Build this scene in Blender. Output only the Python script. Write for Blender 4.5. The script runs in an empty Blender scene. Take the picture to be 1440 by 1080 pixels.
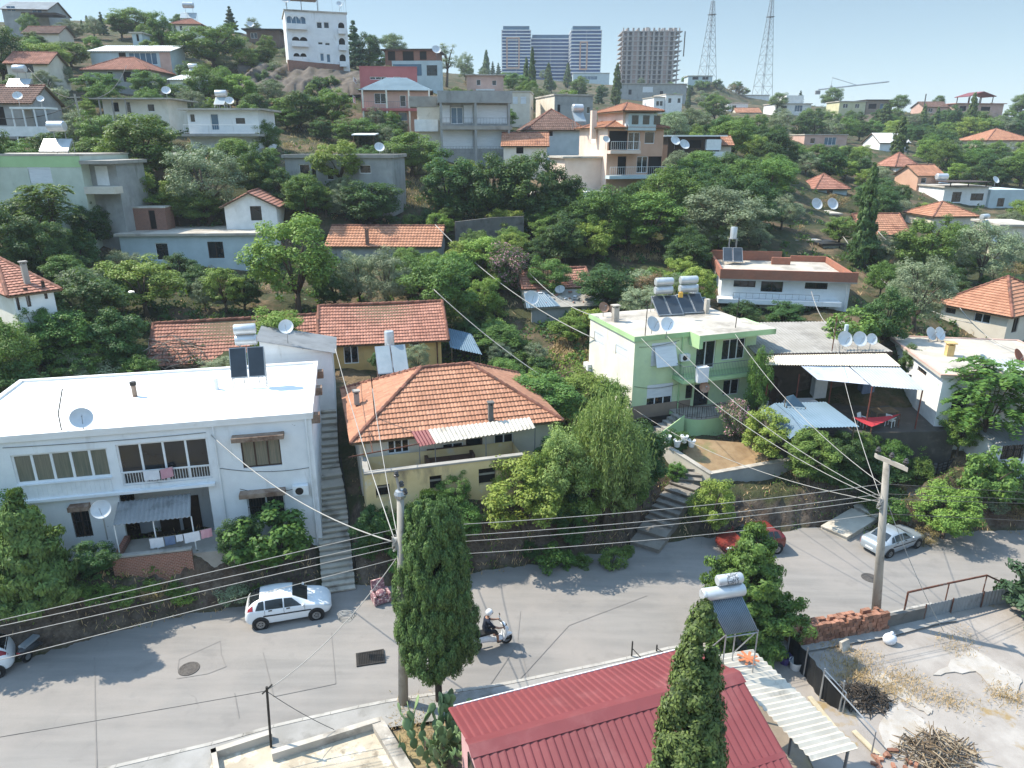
import bpy, bmesh, math, random
import numpy as np
from mathutils import Vector, Matrix
SC=bpy.context.scene
COL=SC.collection
R=math.radians
rnd=random.Random(7)
# ---------------------------------------------------------------- camera maths
CAMZ=21.0; F=1000.0; TILT=math.atan2(540-200,1000.0)
ct,st=math.cos(TILT),math.sin(TILT)
def ray(px,py):
    u=(px-720)/F; v=(py-540)/F
    return u, ct-v*st, -(st+v*ct)
def PY(px,py,Y):
    a,b,c=ray(px,py); s=Y/b
    return Vector((a*s,Y,CAMZ+c*s))
def PZ(px,py,Z):
    a,b,c=ray(px,py); s=(Z-CAMZ)/c
    return Vector((a*s,b*s,Z))
def zr(x): return -0.035*min(max(0.0,x+6),40)
def PR(px,py,dz=0.0):
    z=0.0
    for _ in range(12):
        p=PZ(px,py,z+dz); z=zr(p[0])
    return p
def pix(p):
    dx,dy,dz=p[0],p[1],p[2]-CAMZ
    fw=dy*ct-dz*st; up=dy*st+dz*ct
    return (720+F*dx/fw, 540-F*up/fw, fw)
# ---------------------------------------------------------------- scene graph
def setp(o,label=None,cat=None,group=None,kind=None):
    if label: o['label']=label
    if cat: o['category']=cat
    if group: o['group']=group
    if kind: o['kind']=kind
    return o
def thing(name,label,cat,loc=(0,0,0),rz=0.0,group=None):
    o=bpy.data.objects.new(name,None); COL.objects.link(o)
    o.empty_display_size=.3
    o.location=loc; o.rotation_euler=(0,0,rz)
    return setp(o,label,cat,group)
def copy_tree(o,parent=None):
    c=o.copy(); COL.objects.link(c)
    if parent: c.parent=parent
    for ch in list(o.children): copy_tree(ch,c)
    return c
# ---------------------------------------------------------------- mesh builder
SPLIT={'post','awning_post','porch_post','canopy_post','pergola_post','gable','armrest','eave_block','leg'}
class MB:
    def __init__(s): s.v=[]; s.f=[]; s.m=[]; s.t=[]
    def add(s,vs,fs,m=0,t=None):
        b=len(s.v); s.v.extend([tuple(x) for x in vs])
        for k,f in enumerate(fs):
            s.f.append([b+i for i in f]); s.m.append(m)
            s.t.append(t if t is not None else .5)
        return s
    def box(s,x0,y0,z0,x1,y1,z1,m=0,t=None):
        v=[(x0,y0,z0),(x1,y0,z0),(x1,y1,z0),(x0,y1,z0),(x0,y0,z1),(x1,y0,z1),(x1,y1,z1),(x0,y1,z1)]
        return s.add(v,[(3,2,1,0),(4,5,6,7),(0,1,5,4),(1,2,6,5),(2,3,7,6),(3,0,4,7)],m,t)
    def obox(s,o,ax,ay,az,m=0,t=None):
        o,ax,ay,az=map(Vector,(o,ax,ay,az))
        v=[o,o+ax,o+ax+ay,o+ay,o+az,o+ax+az,o+ax+ay+az,o+ay+az]
        return s.add(v,[(3,2,1,0),(4,5,6,7),(0,1,5,4),(1,2,6,5),(2,3,7,6),(3,0,4,7)],m,t)
    def quad(s,a,b,c,d,m=0,t=None): return s.add([a,b,c,d],[(0,1,2,3)],m,t)
    def slab(s,a,b,c,d,th,m=0):
        a,b,c,d=map(Vector,(a,b,c,d)); n=(b-a).cross(d-a).normalized()*th
        v=[a,b,c,d,a-n,b-n,c-n,d-n]
        return s.add(v,[(0,1,2,3),(7,6,5,4),(1,0,4,5),(2,1,5,6),(3,2,6,7),(0,3,7,4)],m)
    def prism(s,poly,d,m=0):
        d=Vector(d); n=len(poly); p=[Vector(q) for q in poly]
        v=p+[q+d for q in p]
        fs=[tuple(range(n-1,-1,-1)),tuple(range(n,2*n))]+[(i,(i+1)%n,n+(i+1)%n,n+i) for i in range(n)]
        return s.add(v,fs,m)
    def tube(s,pts,rad,n=8,m=0,cap=True,t=None):
        pts=[Vector(p) for p in pts]
        if not hasattr(rad,'__len__'): rad=[rad]*len(pts)
        b=len(s.v); up=Vector((0,0,1)); N=len(pts); pa=None
        for i,p in enumerate(pts):
            d=(pts[min(i+1,N-1)]-pts[max(i-1,0)])
            if d.length<1e-9: d=Vector((0,0,1))
            d.normalize()
            if pa is None:
                pa=d.cross(Vector((0,0,1)) if abs(d.z)<.95 else Vector((1,0,0))).normalized()
            else:
                pa=(pa-d*pa.dot(d))
                pa=pa.normalized() if pa.length>1e-6 else d.cross(Vector((0,0,1)) if abs(d.z)<.95 else Vector((1,0,0))).normalized()
            pb=d.cross(pa)
            for k in range(n):
                a=2*math.pi*k/n
                s.v.append(tuple(p+(pa*math.cos(a)+pb*math.sin(a))*rad[i]))
        def ad(f):
            s.f.append(f); s.m.append(m); s.t.append(t if t is not None else .5)
        for i in range(N-1):
            for k in range(n):
                ad([b+i*n+k,b+i*n+(k+1)%n,b+(i+1)*n+(k+1)%n,b+(i+1)*n+k])
        if cap:
            ad([b+k for k in range(n-1,-1,-1)]); ad([b+(N-1)*n+k for k in range(n)])
        return s
    def cyl(s,p,q,r,n=14,m=0,r2=None): return s.tube([p,q],[r,r if r2 is None else r2],n,m)
    def lathe(s,c,prof,n=16,m=0,axis=(0,0,1)):
        ax=Vector(axis).normalized(); u=ax.orthogonal().normalized(); w=ax.cross(u); c=Vector(c)
        b=len(s.v)
        for r,h in prof:
            for k in range(n):
                a=2*math.pi*k/n; s.v.append(tuple(c+ax*h+(u*math.cos(a)+w*math.sin(a))*max(r,1e-4)))
        for i in range(len(prof)-1):
            for k in range(n):
                s.f.append([b+i*n+k,b+i*n+(k+1)%n,b+(i+1)*n+(k+1)%n,b+(i+1)*n+k]); s.m.append(m); s.t.append(.5)
        return s
    def ball(s,c,r,n=10,m=0,t=None):
        if not hasattr(r,'__len__'): r=(r,r,r)
        c=Vector(c); b=len(s.v); k=n//2
        for i in range(k+1):
            th=math.pi*i/k
            for j in range(n):
                a=2*math.pi*j/n
                s.v.append((c.x+r[0]*math.sin(th)*math.cos(a),c.y+r[1]*math.sin(th)*math.sin(a),c.z+r[2]*math.cos(th)))
        for i in range(k):
            for j in range(n):
                s.f.append([b+i*n+j,b+(i+1)*n+j,b+(i+1)*n+(j+1)%n,b+i*n+(j+1)%n]); s.m.append(m); s.t.append(.5 if t is None else t)
        return s
    def corr(s,a,b,c,d,pitch=.18,amp=.03,th=.012,m=0,nl=2,prof='sin',ext=0):
        # corrugated sheet: ribs run a->d ; a->b is the width
        a,b,c,d=map(Vector,(a,b,c,d)); n=(b-a).cross(d-a).normalized()
        W=(b-a).length; k=max(4,int(W/pitch)*(4 if prof=='sin' else 4)); rows=[]
        for j in range(nl):
            r=j/(nl-1); p=a.lerp(d,r); q=b.lerp(c,r); row=[]
            for i in range(k+1):
                x=i/k
                if prof=='sin': h=amp*math.sin(2*math.pi*i/4)
                else: h=amp if (i%4) in (1,2) else 0
                xx=x
                if prof!='sin': # trapezoid rib: narrow top
                    g=i//4; f4=(0,.62,.80,.98)[i%4]; xx=min(1,(g+f4)*4/k)
                row.append(p.lerp(q,xx)+n*h)
            rows.append(row)
        vs=[p for r in rows for p in r]+[p-n*th for r in rows for p in r]
        w=k+1; o=w*nl; fs=[]
        for j in range(nl-1):
            for i in range(k):
                fs.append((j*w+i,j*w+i+1,(j+1)*w+i+1,(j+1)*w+i))
                fs.append((o+j*w+i,o+(j+1)*w+i,o+(j+1)*w+i+1,o+j*w+i+1))
        for i in range(k):
            fs.append((i,o+i,o+i+1,i+1)); j=(nl-1)*w; fs.append((j+i,j+i+1,o+j+i+1,o+j+i))
        return s.add(vs,fs,m)
    def islands(s):
        p=list(range(len(s.v)))
        def f(i):
            while p[i]!=i: p[i]=p[p[i]]; i=p[i]
            return i
        for q in s.f:
            a=f(q[0])
            for j in q[1:]: p[f(j)]=a
        g={}
        for k,q in enumerate(s.f): g.setdefault(f(q[0]),[]).append(k)
        out=[]
        for ks in g.values():
            m=MB(); ix={}
            for k in ks:
                for i in s.f[k]:
                    if i not in ix: ix[i]=len(m.v); m.v.append(s.v[i])
                m.f.append([ix[i] for i in s.f[k]]); m.m.append(s.m[k]); m.t.append(s.t[k])
            out.append(m)
        return out
    def build(s,name,mats,parent=None,smooth=False,label=None):
        if name in SPLIT:
            L=s.islands()
            if len(L)>1:
                for m in L: o=m._build(name,mats,parent,smooth,label)
                return o
        return s._build(name,mats,parent,smooth,label)
    def _build(s,name,mats,parent=None,smooth=False,label=None):
        me=bpy.data.meshes.new(name); me.from_pydata(s.v,[],s.f); me.update()
        if not isinstance(mats,(list,tuple)): mats=[mats]
        for m in mats: me.materials.append(m)
        if len(mats)>1: me.polygons.foreach_set('material_index',s.m)
        at=me.attributes.new('tint','FLOAT','FACE'); at.data.foreach_set('value',s.t)
        if smooth:
            me.polygons.foreach_set('use_smooth',[True]*len(me.polygons))
            if smooth!=True:
                try: me.set_sharp_from_angle(angle=R(smooth))
                except Exception: pass
        o=bpy.data.objects.new(name,me); COL.objects.link(o)
        if parent: o.parent=parent
        if label: o['label']=label
        return o
# ---------------------------------------------------------------- materials
MATS={}
def lin(c):
    if isinstance(c,str):
        c=c.lstrip('#'); c=[int(c[i:i+2],16)/255 for i in (0,2,4)]
        c=[(x/12.92 if x<.04045 else ((x+.055)/1.055)**2.4) for x in c]
        l=.3*c[0]+.55*c[1]+.15*c[2]; k=.70+.2*l
        c=[(l+(x-l)*.86)*k for x in c]
    return (c[0],c[1],c[2],1)
class NT:
    def __init__(s,m): s.t=m.node_tree; s.n=s.t.nodes; s.l=s.t.links
    def new(s,k,**kw):
        n=s.n.new(k)
        for a,b in kw.items():
            if a=='inp':
                for i,x in b.items(): n.inputs[i].default_value=x
            else: setattr(n,a,b)
        return n
    def link(s,a,b): s.l.new(a,b)
    def mix(s,f,a,b,bt='MIX'):
        n=s.new('ShaderNodeMix',data_type='RGBA',blend_type=bt)
        for i,x in ((0,f),(6,a),(7,b)):
            if hasattr(x,'links') or isinstance(x,bpy.types.NodeSocket): s.link(x,n.inputs[i])
            else: n.inputs[i].default_value=x
        return n.outputs[2]
    def noise(s,vec,scale,detail=4,rough=.6):
        n=s.new('ShaderNodeTexNoise'); n.inputs['Scale'].default_value=scale; n.inputs['Detail'].default_value=detail; n.inputs['Roughness'].default_value=rough
        s.link(vec,n.inputs['Vector']); return n.outputs['Fac']
    def ramp(s,x,a,b,c=0,d=1):
        n=s.new('ShaderNodeMapRange'); n.inputs[1].default_value=a; n.inputs[2].default_value=b; n.inputs[3].default_value=c; n.inputs[4].default_value=d
        s.link(x,n.inputs[0]); return n.outputs[0]
def M(name,c,c2=None,scale=2.0,rough=.8,bump=0,bscale=25,c3=None,s3=.5,t3=(.55,.68),tint=0,metal=0,spec=.3,stretch=(1,1,1),st3=None,coord='Object',c4=None,s4=3,t4=(.6,.7),st4=None):
    if name in MATS: return MATS[name]
    m=bpy.data.materials.new(name); m.use_nodes=True; N=NT(m)
    p=N.n['Principled BSDF']; p.inputs['Roughness'].default_value=rough; p.inputs['Metallic'].default_value=metal
    p.inputs['Specular IOR Level'].default_value=spec
    c=lin(c); c2=lin(c2) if c2 else tuple(x*.8 for x in c[:3])+(1,)
    tc=N.new('ShaderNodeTexCoord'); src=tc.outputs[coord]
    if coord=='World':
        pass
    mp=N.new('ShaderNodeMapping'); mp.inputs['Scale'].default_value=stretch; N.link(src,mp.inputs[0])
    f=N.ramp(N.noise(mp.outputs[0],scale),.35,.65)
    col=N.mix(f,c,c2)
    def layer(col,c3,s3,t3,st3):
        mp3=N.new('ShaderNodeMapping'); mp3.inputs['Scale'].default_value=st3 or (1,1,1); mp3.inputs['Location'].default_value=(3.1,7.7,1.3); N.link(src,mp3.inputs[0])
        g=N.ramp(N.noise(mp3.outputs[0],s3,6,.65),t3[0],t3[1])
        return N.mix(g,col,lin(c3))
    if c3: col=layer(col,c3,s3,t3,st3)
    if c4: col=layer(col,c4,s4,t4,st4)
    if tint:
        at=N.new('ShaderNodeAttribute',attribute_name='tint')
        k=N.ramp(at.outputs['Fac'],0,1,1-tint,1+tint)
        col=N.mix(1.0,col,k,'MULTIPLY')
    N.link(col,p.inputs['Base Color'])
    if bump:
        b=N.new('ShaderNodeBump'); b.inputs['Strength'].default_value=bump; b.inputs['Distance'].default_value=.05
        N.link(N.noise(src,bscale,5),b.inputs['Height']); N.link(b.outputs[0],p.inputs['Normal'])
    MATS[name]=m; return m
def glass(name,c,c2=None,rough=.06):
    m=M(name,c,c2 or c,scale=.6,rough=rough,spec=.6); return m
def leafmat(name,a,b,dark,trans=.3,rough=.55,flower=None,fl=.3):
    if name in MATS: return MATS[name]
    m=bpy.data.materials.new(name); m.use_nodes=True; N=NT(m); p=N.n['Principled BSDF']
    g=N.new('ShaderNodeNewGeometry'); oi=N.new('ShaderNodeObjectInfo'); at=N.new('ShaderNodeAttribute',attribute_name='tint')
    col=N.mix(at.outputs['Fac'],lin(dark),lin(a))
    col=N.mix(N.ramp(g.outputs['Random Per Island'],.25,1,0,.7),col,lin(b))
    if flower: col=N.mix(N.ramp(g.outputs['Random Per Island'],1-fl,1-fl+.01),col,lin(flower))
    hs=N.new('ShaderNodeHueSaturation'); N.link(col,hs.inputs['Color']); hs.inputs['Saturation'].default_value=1.08
    N.link(N.ramp(oi.outputs['Random'],0,1,.468,.508),hs.inputs['Hue']); 
    wn=N.new('ShaderNodeTexWhiteNoise',noise_dimensions='1D'); N.link(oi.outputs['Random'],wn.inputs['W'])
    N.link(N.ramp(wn.outputs['Value'],0,1,1.02,1.55),hs.inputs['Value'])
    N.link(hs.outputs[0],p.inputs['Base Color']); p.inputs['Roughness'].default_value=rough; p.inputs['Specular IOR Level'].default_value=.25
    tr=N.new('ShaderNodeBsdfTranslucent'); tl=N.mix(.5,hs.outputs[0],(.25,.38,.03,1)); N.link(tl,tr.inputs['Color'])
    mx=N.new('ShaderNodeMixShader'); mx.inputs[0].default_value=trans; N.link(p.outputs[0],mx.inputs[1]); N.link(tr.outputs[0],mx.inputs[2])
    N.link(mx.outputs[0],N.n['Material Output'].inputs['Surface'])
    MATS[name]=m; return m
# library of materials
WHITE=M('plaster_white','#f1f1ee','#e3e4e1',1.3,.85,c3='#b9b4a8',s3=.9,t3=(.62,.8),st3=(1,1,.35),bump=.1)
WHITE_B=M('plaster_white_shade','#eef1f2','#e4e8ea',1.0,.85,c3='#b9b6af',s3=1.0,t3=(.6,.82),st3=(1,1,.25),c4='#8f8f8c',s4=1.7,t4=(.69,.72),bump=.12)  # cool tint paints in shade; left walls take WHITE as the sunlit copy
ROOFW=M('roof_white_paint','#f2f1ee','#e6e4df',.7,.8,c3='#cfc8bb',s3=.5,t3=(.6,.8),bump=.08)
GREEN=M('plaster_green','#d6eab4','#cbe0a9',.8,.85,c3='#c3d8b4',s3=.8,t3=(.55,.75),bump=.08)
GREEND=M('plaster_green_trim','#b6db9c','#add293',.8,.85,bump=.08)
CREAM=M('plaster_cream','#efeadb','#e4decb',.8,.85,c3='#c9c0a8',s3=.8,t3=(.62,.8),st3=(1,1,.3))
YELLOW=M('plaster_yellow','#e8c274','#dfb769',.9,.88,c3='#a9906a',s3=.9,t3=(.55,.8),st3=(1,1,.4),bump=.1)
STAIN=M('plaster_stained','#e6cd92','#dcc080',.8,.9,c3='#857660',s3=.7,t3=(.56,.76),st3=(1,1,.35),c4='#d3cbb4',s4=1.2,t4=(.58,.7),bump=.15)
GREY=M('plaster_grey','#aeb0ad','#9d9f9d',.9,.9,c3='#7d7d79',s3=.8,t3=(.58,.78),st3=(1,1,.35),bump=.1)
CONC=M('concrete','#b1aca2','#9f9a91',.9,.9,c3='#77736b',s3=.6,t3=(.55,.75),bump=.15)
CONCD=M('concrete_dark','#7d7a75','#6c6a66',.9,.92,c3='#55534f',s3=.8,bump=.15)
CONCL=M('concrete_roof','#c9c0b2','#b8afa0',.5,.9,c3='#8b8378',s3=.35,t3=(.52,.68),c4='#ddd6ca',s4=.8,t4=(.58,.7),bump=.1)
BEIGE=M('plaster_beige','#e3d9c6','#d8cdb9',.8,.88,c3='#a79c8a',s3=.7,t3=(.6,.8))
PEACH=M('plaster_peach','#eed6c4','#e6cbb8',.8,.88)
ORANGE=M('plaster_orange','#dcae90','#d4a487',.7,.88)
PINK=M('plaster_pink','#cf7472','#c46b69',.7,.88)
PINKL=M('plaster_pale_pink','#d9b3a2','#cda594',.8,.88)
BLUEW=M('plaster_pale_blue','#c5d6da','#b8cace',.8,.88)
YELW=M('plaster_pale_yellow','#d9d2a6','#cbc498',.8,.88)
TAUPE=M('plaster_taupe','#a8917d','#9c8672',.8,.88)
BRICK=None
def brickmat(name,a,b,mortar,sc=4.0,coord='Object'):
    if name in MATS: return MATS[name]
    m=bpy.data.materials.new(name); m.use_nodes=True; N=NT(m); p=N.n['Principled BSDF']; p.inputs['Roughness'].default_value=.9
    tc=N.new('ShaderNodeTexCoord'); sep=N.new('ShaderNodeSeparateXYZ'); N.link(tc.outputs[coord],sep.inputs[0])
    ad=N.new('ShaderNodeMath',operation='ADD'); N.link(sep.outputs[0],ad.inputs[0]); N.link(sep.outputs[1],ad.inputs[1])
    cb=N.new('ShaderNodeCombineXYZ'); N.link(ad.outputs[0],cb.inputs[0]); N.link(sep.outputs[2],cb.inputs[1])
    br=N.new('ShaderNodeTexBrick'); br.inputs['Scale'].default_value=sc; br.inputs['Color1'].default_value=lin(a); br.inputs['Color2'].default_value=lin(b); br.inputs['Mortar'].default_value=lin(mortar)
    br.inputs['Mortar Size'].default_value=.025
    N.link(cb.outputs[0],br.inputs['Vector'])
    col=N.mix(N.ramp(N.noise(tc.outputs[coord],1.1),.4,.7,0,.45),br.outputs[0],lin('#8b6a58'))
    N.link(col,p.inputs['Base Color']); MATS[name]=m; return m
BRICK=brickmat('brick_red','#a1614b','#8c5340','#b09c8b',3.0)
TILE=M('roof_tile_orange','#c88c68','#ba7e5b',.5,.8,c3='#8d5a47',s3=.45,t3=(.6,.8),tint=.15,c4='#d59a7c',s4=1.7,t4=(.6,.75))
TILER=M('roof_tile_red','#bd826a','#ad725b',.5,.82,c3='#7d5146',s3=.5,t3=(.6,.8),tint=.17,c4='#cf9683',s4=1.4,t4=(.58,.72))
TILEB=M('roof_tile_brown','#8a6a5c','#7d5f52',.5,.85,tint=.2)
RIDGE=M('ridge_tile','#96604c','#84543f',2,.85,c3='#6d5a50',s3=2,tint=.35)
METR=M('metal_roof_red','#913e40','#86383a',.5,.6,c3='#9c5655',s3=.5,t3=(.55,.75),spec=.4,c4='#7a3a3d',s4=2.5,t4=(.66,.75),st4=(.3,1,1))
METRB=M('metal_roof_blue','#8fa9b5','#829ca9',.6,.5)
SHEET=M('metal_sheet_grey','#b9c0c4','#a9b0b4',.7,.5,c3='#8f8a82',s3=.7,t3=(.58,.75),spec=.5)
SHEETB=M('metal_sheet_blue','#6b8aa0','#608094',.7,.5,spec=.5)
FIBRE=M('fibre_cement','#d5cdbd','#c6bdac',.8,.9,c3='#968d7f',s3=.8,t3=(.57,.75),bump=.1)
FIBREG=M('fibre_cement_grey','#9fa2a3','#8f9293',.8,.9,c3='#6f7071',s3=.9,t3=(.56,.75))
WOOD=M('old_wood','#8a7358','#75603f',3,.85,stretch=(1,1,6))
RUST=M('rusty_iron','#7d4a33','#5f3828',5,.8,c3='#8d8680',s3=3)
IRON=M('dark_iron','#33312f','#45413d',4,.6,metal=.3)
STEEL=M('galvanised_steel','#b9bdc0','#a4a8ab',2,.4,metal=.6,spec=.5)
WPAINT=M('white_paint','#eef0f0','#e2e5e6',2,.5)
WFRAME=M('white_pvc','#f0f2f3','#e6e9ea',2,.4)
BRFRAME=M('brown_frame','#5a4436','#4b382c',3,.6)
GLASSD=glass('window_glass_dark','#20272b','#2b343a')
GLASSB=glass('window_glass_blue','#3f6a88','#4f7a97',.15)
CURT=M('curtain_behind_glass','#8d8672','#6f7365',3,.25,stretch=(8,8,.3),spec=.5)
SHUT=M('roller_shutter','#e3e8ec','#d8dde2',1,.5,stretch=(1,1,6))
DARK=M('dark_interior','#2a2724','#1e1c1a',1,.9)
DISHM=M('dish_white','#d3d9dc','#c5ccd0',2,.45,c3='#a99f92',s3=2,t3=(.62,.8))
DISHR=M('dish_rusty','#b98f72','#9a6f52',3,.7)
PANEL=M('solar_glass','#39444f','#2b343d',.8,.2,spec=.5)
PANELL=M('solar_glass_light','#a9b7bd','#96a6ad',.8,.25,spec=.5)
TANK=M('tank_steel','#d5dadd','#c3c9cd',1,.3,metal=.35,c3='#9fa5a8',s3=1.5)
RUBBER=M('black_rubber','#1c1c1d','#242425',6,.8)
CHROME=M('wheel_metal','#a7abad','#8e9193',6,.35,metal=.7)
CABLE=M('cable_grey','#b7b3ab','#a7a39b',2,.7)
CABLED=M('cable_dark','#6e6b66','#5e5b57',2,.7)
BARK=M('bark','#6f6152','#574b3e',6,.95,stretch=(1,1,.3),bump=.4,bscale=14)
BARKD=M('bark_dark','#564a3e','#433a31',6,.95,stretch=(1,1,.3),bump=.4,bscale=14)
CLOTHW=M('cloth_white','#e9ebef','#dcdfe6',3,.9)
CLOTHP=M('cloth_pink','#dfa9b4','#d596a4',3,.9)
CLOTHB=M('cloth_blue','#7d93b5','#6b82a6',3,.9)
TARPW=M('tarp_white','#cfd4de','#bcc3cf',.8,.7,c3='#9ea6b5',s3=.8)
TARPR=M('tarp_red','#d8303c','#c92a36',1,.75)
TARPK=M('tarp_black','#1f2124','#2a2d30',1.5,.6)
PLASW=M('plastic_white','#eceded','#e0e2e2',2,.4)
PLASR=M('plastic_red','#c22830','#b5232b',2,.4)
RAILM=M('railing_grey','#8d9195','#7c8084',3,.5,metal=.4)
# ================================================================= camera, light, sky
cam=bpy.data.cameras.new('camera'); co=bpy.data.objects.new('camera',cam); COL.objects.link(co); SC.camera=co
cam.sensor_width=36; cam.lens=25.0; cam.clip_end=9000; cam.clip_start=.1
co.location=(0,0,CAMZ); co.rotation_euler=(math.pi/2-TILT,0,0)
SUN_EL=R(52); SUN_D=Vector((-.955,.297,0)).normalized()*math.cos(SUN_EL)+Vector((0,0,math.sin(SUN_EL)))
W=bpy.data.worlds.new('World'); SC.world=W; W.use_nodes=True
bg=W.node_tree.nodes['Background']; sk=W.node_tree.nodes.new('ShaderNodeTexSky'); sk.sky_type='NISHITA'; sk.sun_disc=False
sk.sun_elevation=SUN_EL; sk.sun_rotation=math.atan2(SUN_D.x,SUN_D.y); sk.altitude=50; sk.air_density=.85; sk.dust_density=.1; sk.ozone_density=2.2
_wt=W.node_tree; _g=_wt.nodes.new('ShaderNodeTexCoord'); _s=_wt.nodes.new('ShaderNodeSeparateXYZ'); _wt.links.new(_g.outputs['Generated'],_s.inputs[0])
_r=_wt.nodes.new('ShaderNodeMapRange'); _r.inputs[1].default_value=.2; _r.inputs[2].default_value=.6; _r.inputs[3].default_value=.48; _r.inputs[4].default_value=2.2; _wt.links.new(_s.outputs[2],_r.inputs[0])
_h=_wt.nodes.new('ShaderNodeHueSaturation'); _h.inputs['Saturation'].default_value=.86; _h.inputs['Hue'].default_value=.487; _wt.links.new(sk.outputs[0],_h.inputs['Color']); _wt.links.new(_r.outputs[0],_h.inputs['Value'])
_m=_wt.nodes.new('ShaderNodeMix'); _m.data_type='RGBA'; _m.blend_type='MULTIPLY'; _m.inputs[0].default_value=1; _m.inputs[7].default_value=(1,1.0,.955,1); _wt.links.new(_h.outputs[0],_m.inputs[6]); _wt.links.new(_m.outputs[2],bg.inputs[0]); bg.inputs[1].default_value=.135
sl=bpy.data.lights.new('sun','SUN'); sl.energy=3.95; sl.angle=R(.5); sl.color=(1,.915,.78)
so=bpy.data.objects.new('sun',sl); COL.objects.link(so); so.rotation_euler=SUN_D.to_track_quat('Z','Y').to_euler(); so.location=(-40,20,80)
SC.view_settings.view_transform='Standard'; SC.view_settings.look='None'; SC.view_settings.exposure=1.06; SC.view_settings.gamma=1
SC.cycles.max_bounces=6; SC.cycles.transparent_max_bounces=8; SC.cycles.volume_bounces=0
SC.cycles.use_denoising=True
# ================================================================= terrain
FAR=[(-70,6),(-45,16),(-25.8,22.5),(-21.5,24.4),(-17.3,27.1),(-12.9,28.6),(-10.5,29.6),(-8,30.1),(-6.1,30.2),(-1.5,31.6),(3,32.9),(7.1,34.6),(11.4,35.5),(15.4,36.6),(19,37.2),(22,36.6),(27,37.2),(30.4,37.6),(45,40),(90,50)]
NEAR=[(-70,-6),(-45,7),(-25,15.2),(-14.1,19.5),(-10.8,20.6),(-8.9,21.4),(-4.5,22.8),(-.6,23.7),(4.6,25.4),(7,26.3),(12.9,27.7),(17.6,29),(20.6,30.1),(25.7,31.3),(45,36),(90,46)]
def yfar(x): return float(np.interp(x,[p[0] for p in FAR],[p[1] for p in FAR]))
def ynear(x): return float(np.interp(x,[p[0] for p in NEAR],[p[1] for p in NEAR]))
CP=[(-30,30,2),(-22,31.5,1.6),(-14,33,1.55),(-10.5,33.5,1.6),(-8,33,2.9),(-4,34.5,3.2),(0,36,3.2),(3,38,3.2),(7,39,2.1),(10,38.6,1.25),(13,39.2,1.2),(16,40.0,1.35),(12,42.3,2.05),(16,42.6,2.1),(9.5,41.6,2.1),(20,43,3),(26,40,1.6),(32,41,1.4),(40,43,1.5),(55,46,1.5),(12,46,2.5),(20,47,3.6),(27,48,4.4),(-24,40,3.5),(-12,41,3.9),(-9.2,38,3.7),(-9.5,43,5.2),
 (-45,35,5),(-60,40,8),(-17,29.2,2.4),(-14,30.2,2.4),(-20,28.4,2.2),(-11.5,31.6,1.9)]
for q in [(-150,440,44),(20,470,43),(150,485,47),(215,522,45),(330,517,45),(0,330,62),(75,325,65),(165,390,63),(360,390,65),(265,420,56),(450,525,47),(620,525,50),(700,480,56),(790,440,60),(700,400,65),(540,360,70),(540,300,80),(475,262,77),(590,280,85),(650,225,102),(870,265,88),(760,240,105),(870,340,75),(1000,300,85),(900,430,58),(1080,458,57),(1250,470,52),(1370,490,53),(1180,400,68),(1250,350,80),(1400,360,85),(1150,290,105),(1400,290,120),(1250,220,160),(1400,220,170),(1300,196,226),(1300,160,244),(1440,167,250),(1140,162,262),(1050,157,285),(1000,215,115),(960,180,150),(900,152,260),(870,128,425),(780,114,435),(700,118,300),(1000,132,320),(740,137,200),(640,132,160),(550,175,112),(450,192,105),(440,95,140),(400,152,118),(320,125,130),(320,196,92),(200,178,98),(60,202,80),(60,132,105),(180,112,125),(250,62,160),(60,55,165),(330,45,175),(560,104,190),(0,260,72),(-200,200,80),(-200,60,160),(1600,300,110),(1600,190,200)]:
    CP.append(tuple(PY(*q)))
CP+=[tuple(PY(*q)) for q in ((1003,114,333),(975,120,330),(958,140,325),(1032,130,335),(1047,146,330))]
CP+=[(0,620,40),(-400,600,50),(400,650,25),(-200,330,62),(-120,240,56),(250,420,30),(700,700,10),(-800,800,30),(0,1500,-10),(900,1600,-20),(-900,1600,-20),(0,2600,-30),(2500,2600,-30),(-2500,2600,-30)]
CPA=np.array(CP,float)
def _k(d): return -d
_D=np.linalg.norm(CPA[:,None,:2]-CPA[None,:,:2],axis=2)
_n=len(CPA); _A=np.zeros((_n+3,_n+3)); _A[:_n,:_n]=_k(_D)+np.eye(_n)*-.6
_P=np.c_[np.ones(_n),CPA[:,:2]]; _A[:_n,_n:]=_P; _A[_n:,:_n]=_P.T
_W=np.linalg.solve(_A,np.r_[CPA[:,2],0,0,0])
def upland(X,Y):
    X=np.asarray(X,float); Y=np.asarray(Y,float); sh=X.shape; q=np.c_[X.ravel(),Y.ravel()]
    out=np.empty(len(q))
    for i in range(0,len(q),20000):
        s=q[i:i+20000]; d=np.linalg.norm(s[:,None,:]-CPA[None,:,:2],axis=2)
        out[i:i+20000]=_k(d)@_W[:_n]+_W[_n]+s@_W[_n+1:]
    return out.reshape(sh)
S1=[PR(477,834),PY(464,690,34.8),PY(458,660,36.6),PY(456,640,37.6),PY(455,600,40.2),PY(454,558,43)]
S2=[PR(905,772,.05),PY(925,738,36.3),PY(945,706,37.6),PY(966,678,39.0),PY(966,655,40.2)]
S3=[PR(1172,752,.05),PY(1215,722,38.8),PY(1258,698,40.0),PY(1300,668,41.8)]
STAIRP=[(S1,.85),(S2,.9),(S3,.9)]
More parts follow.
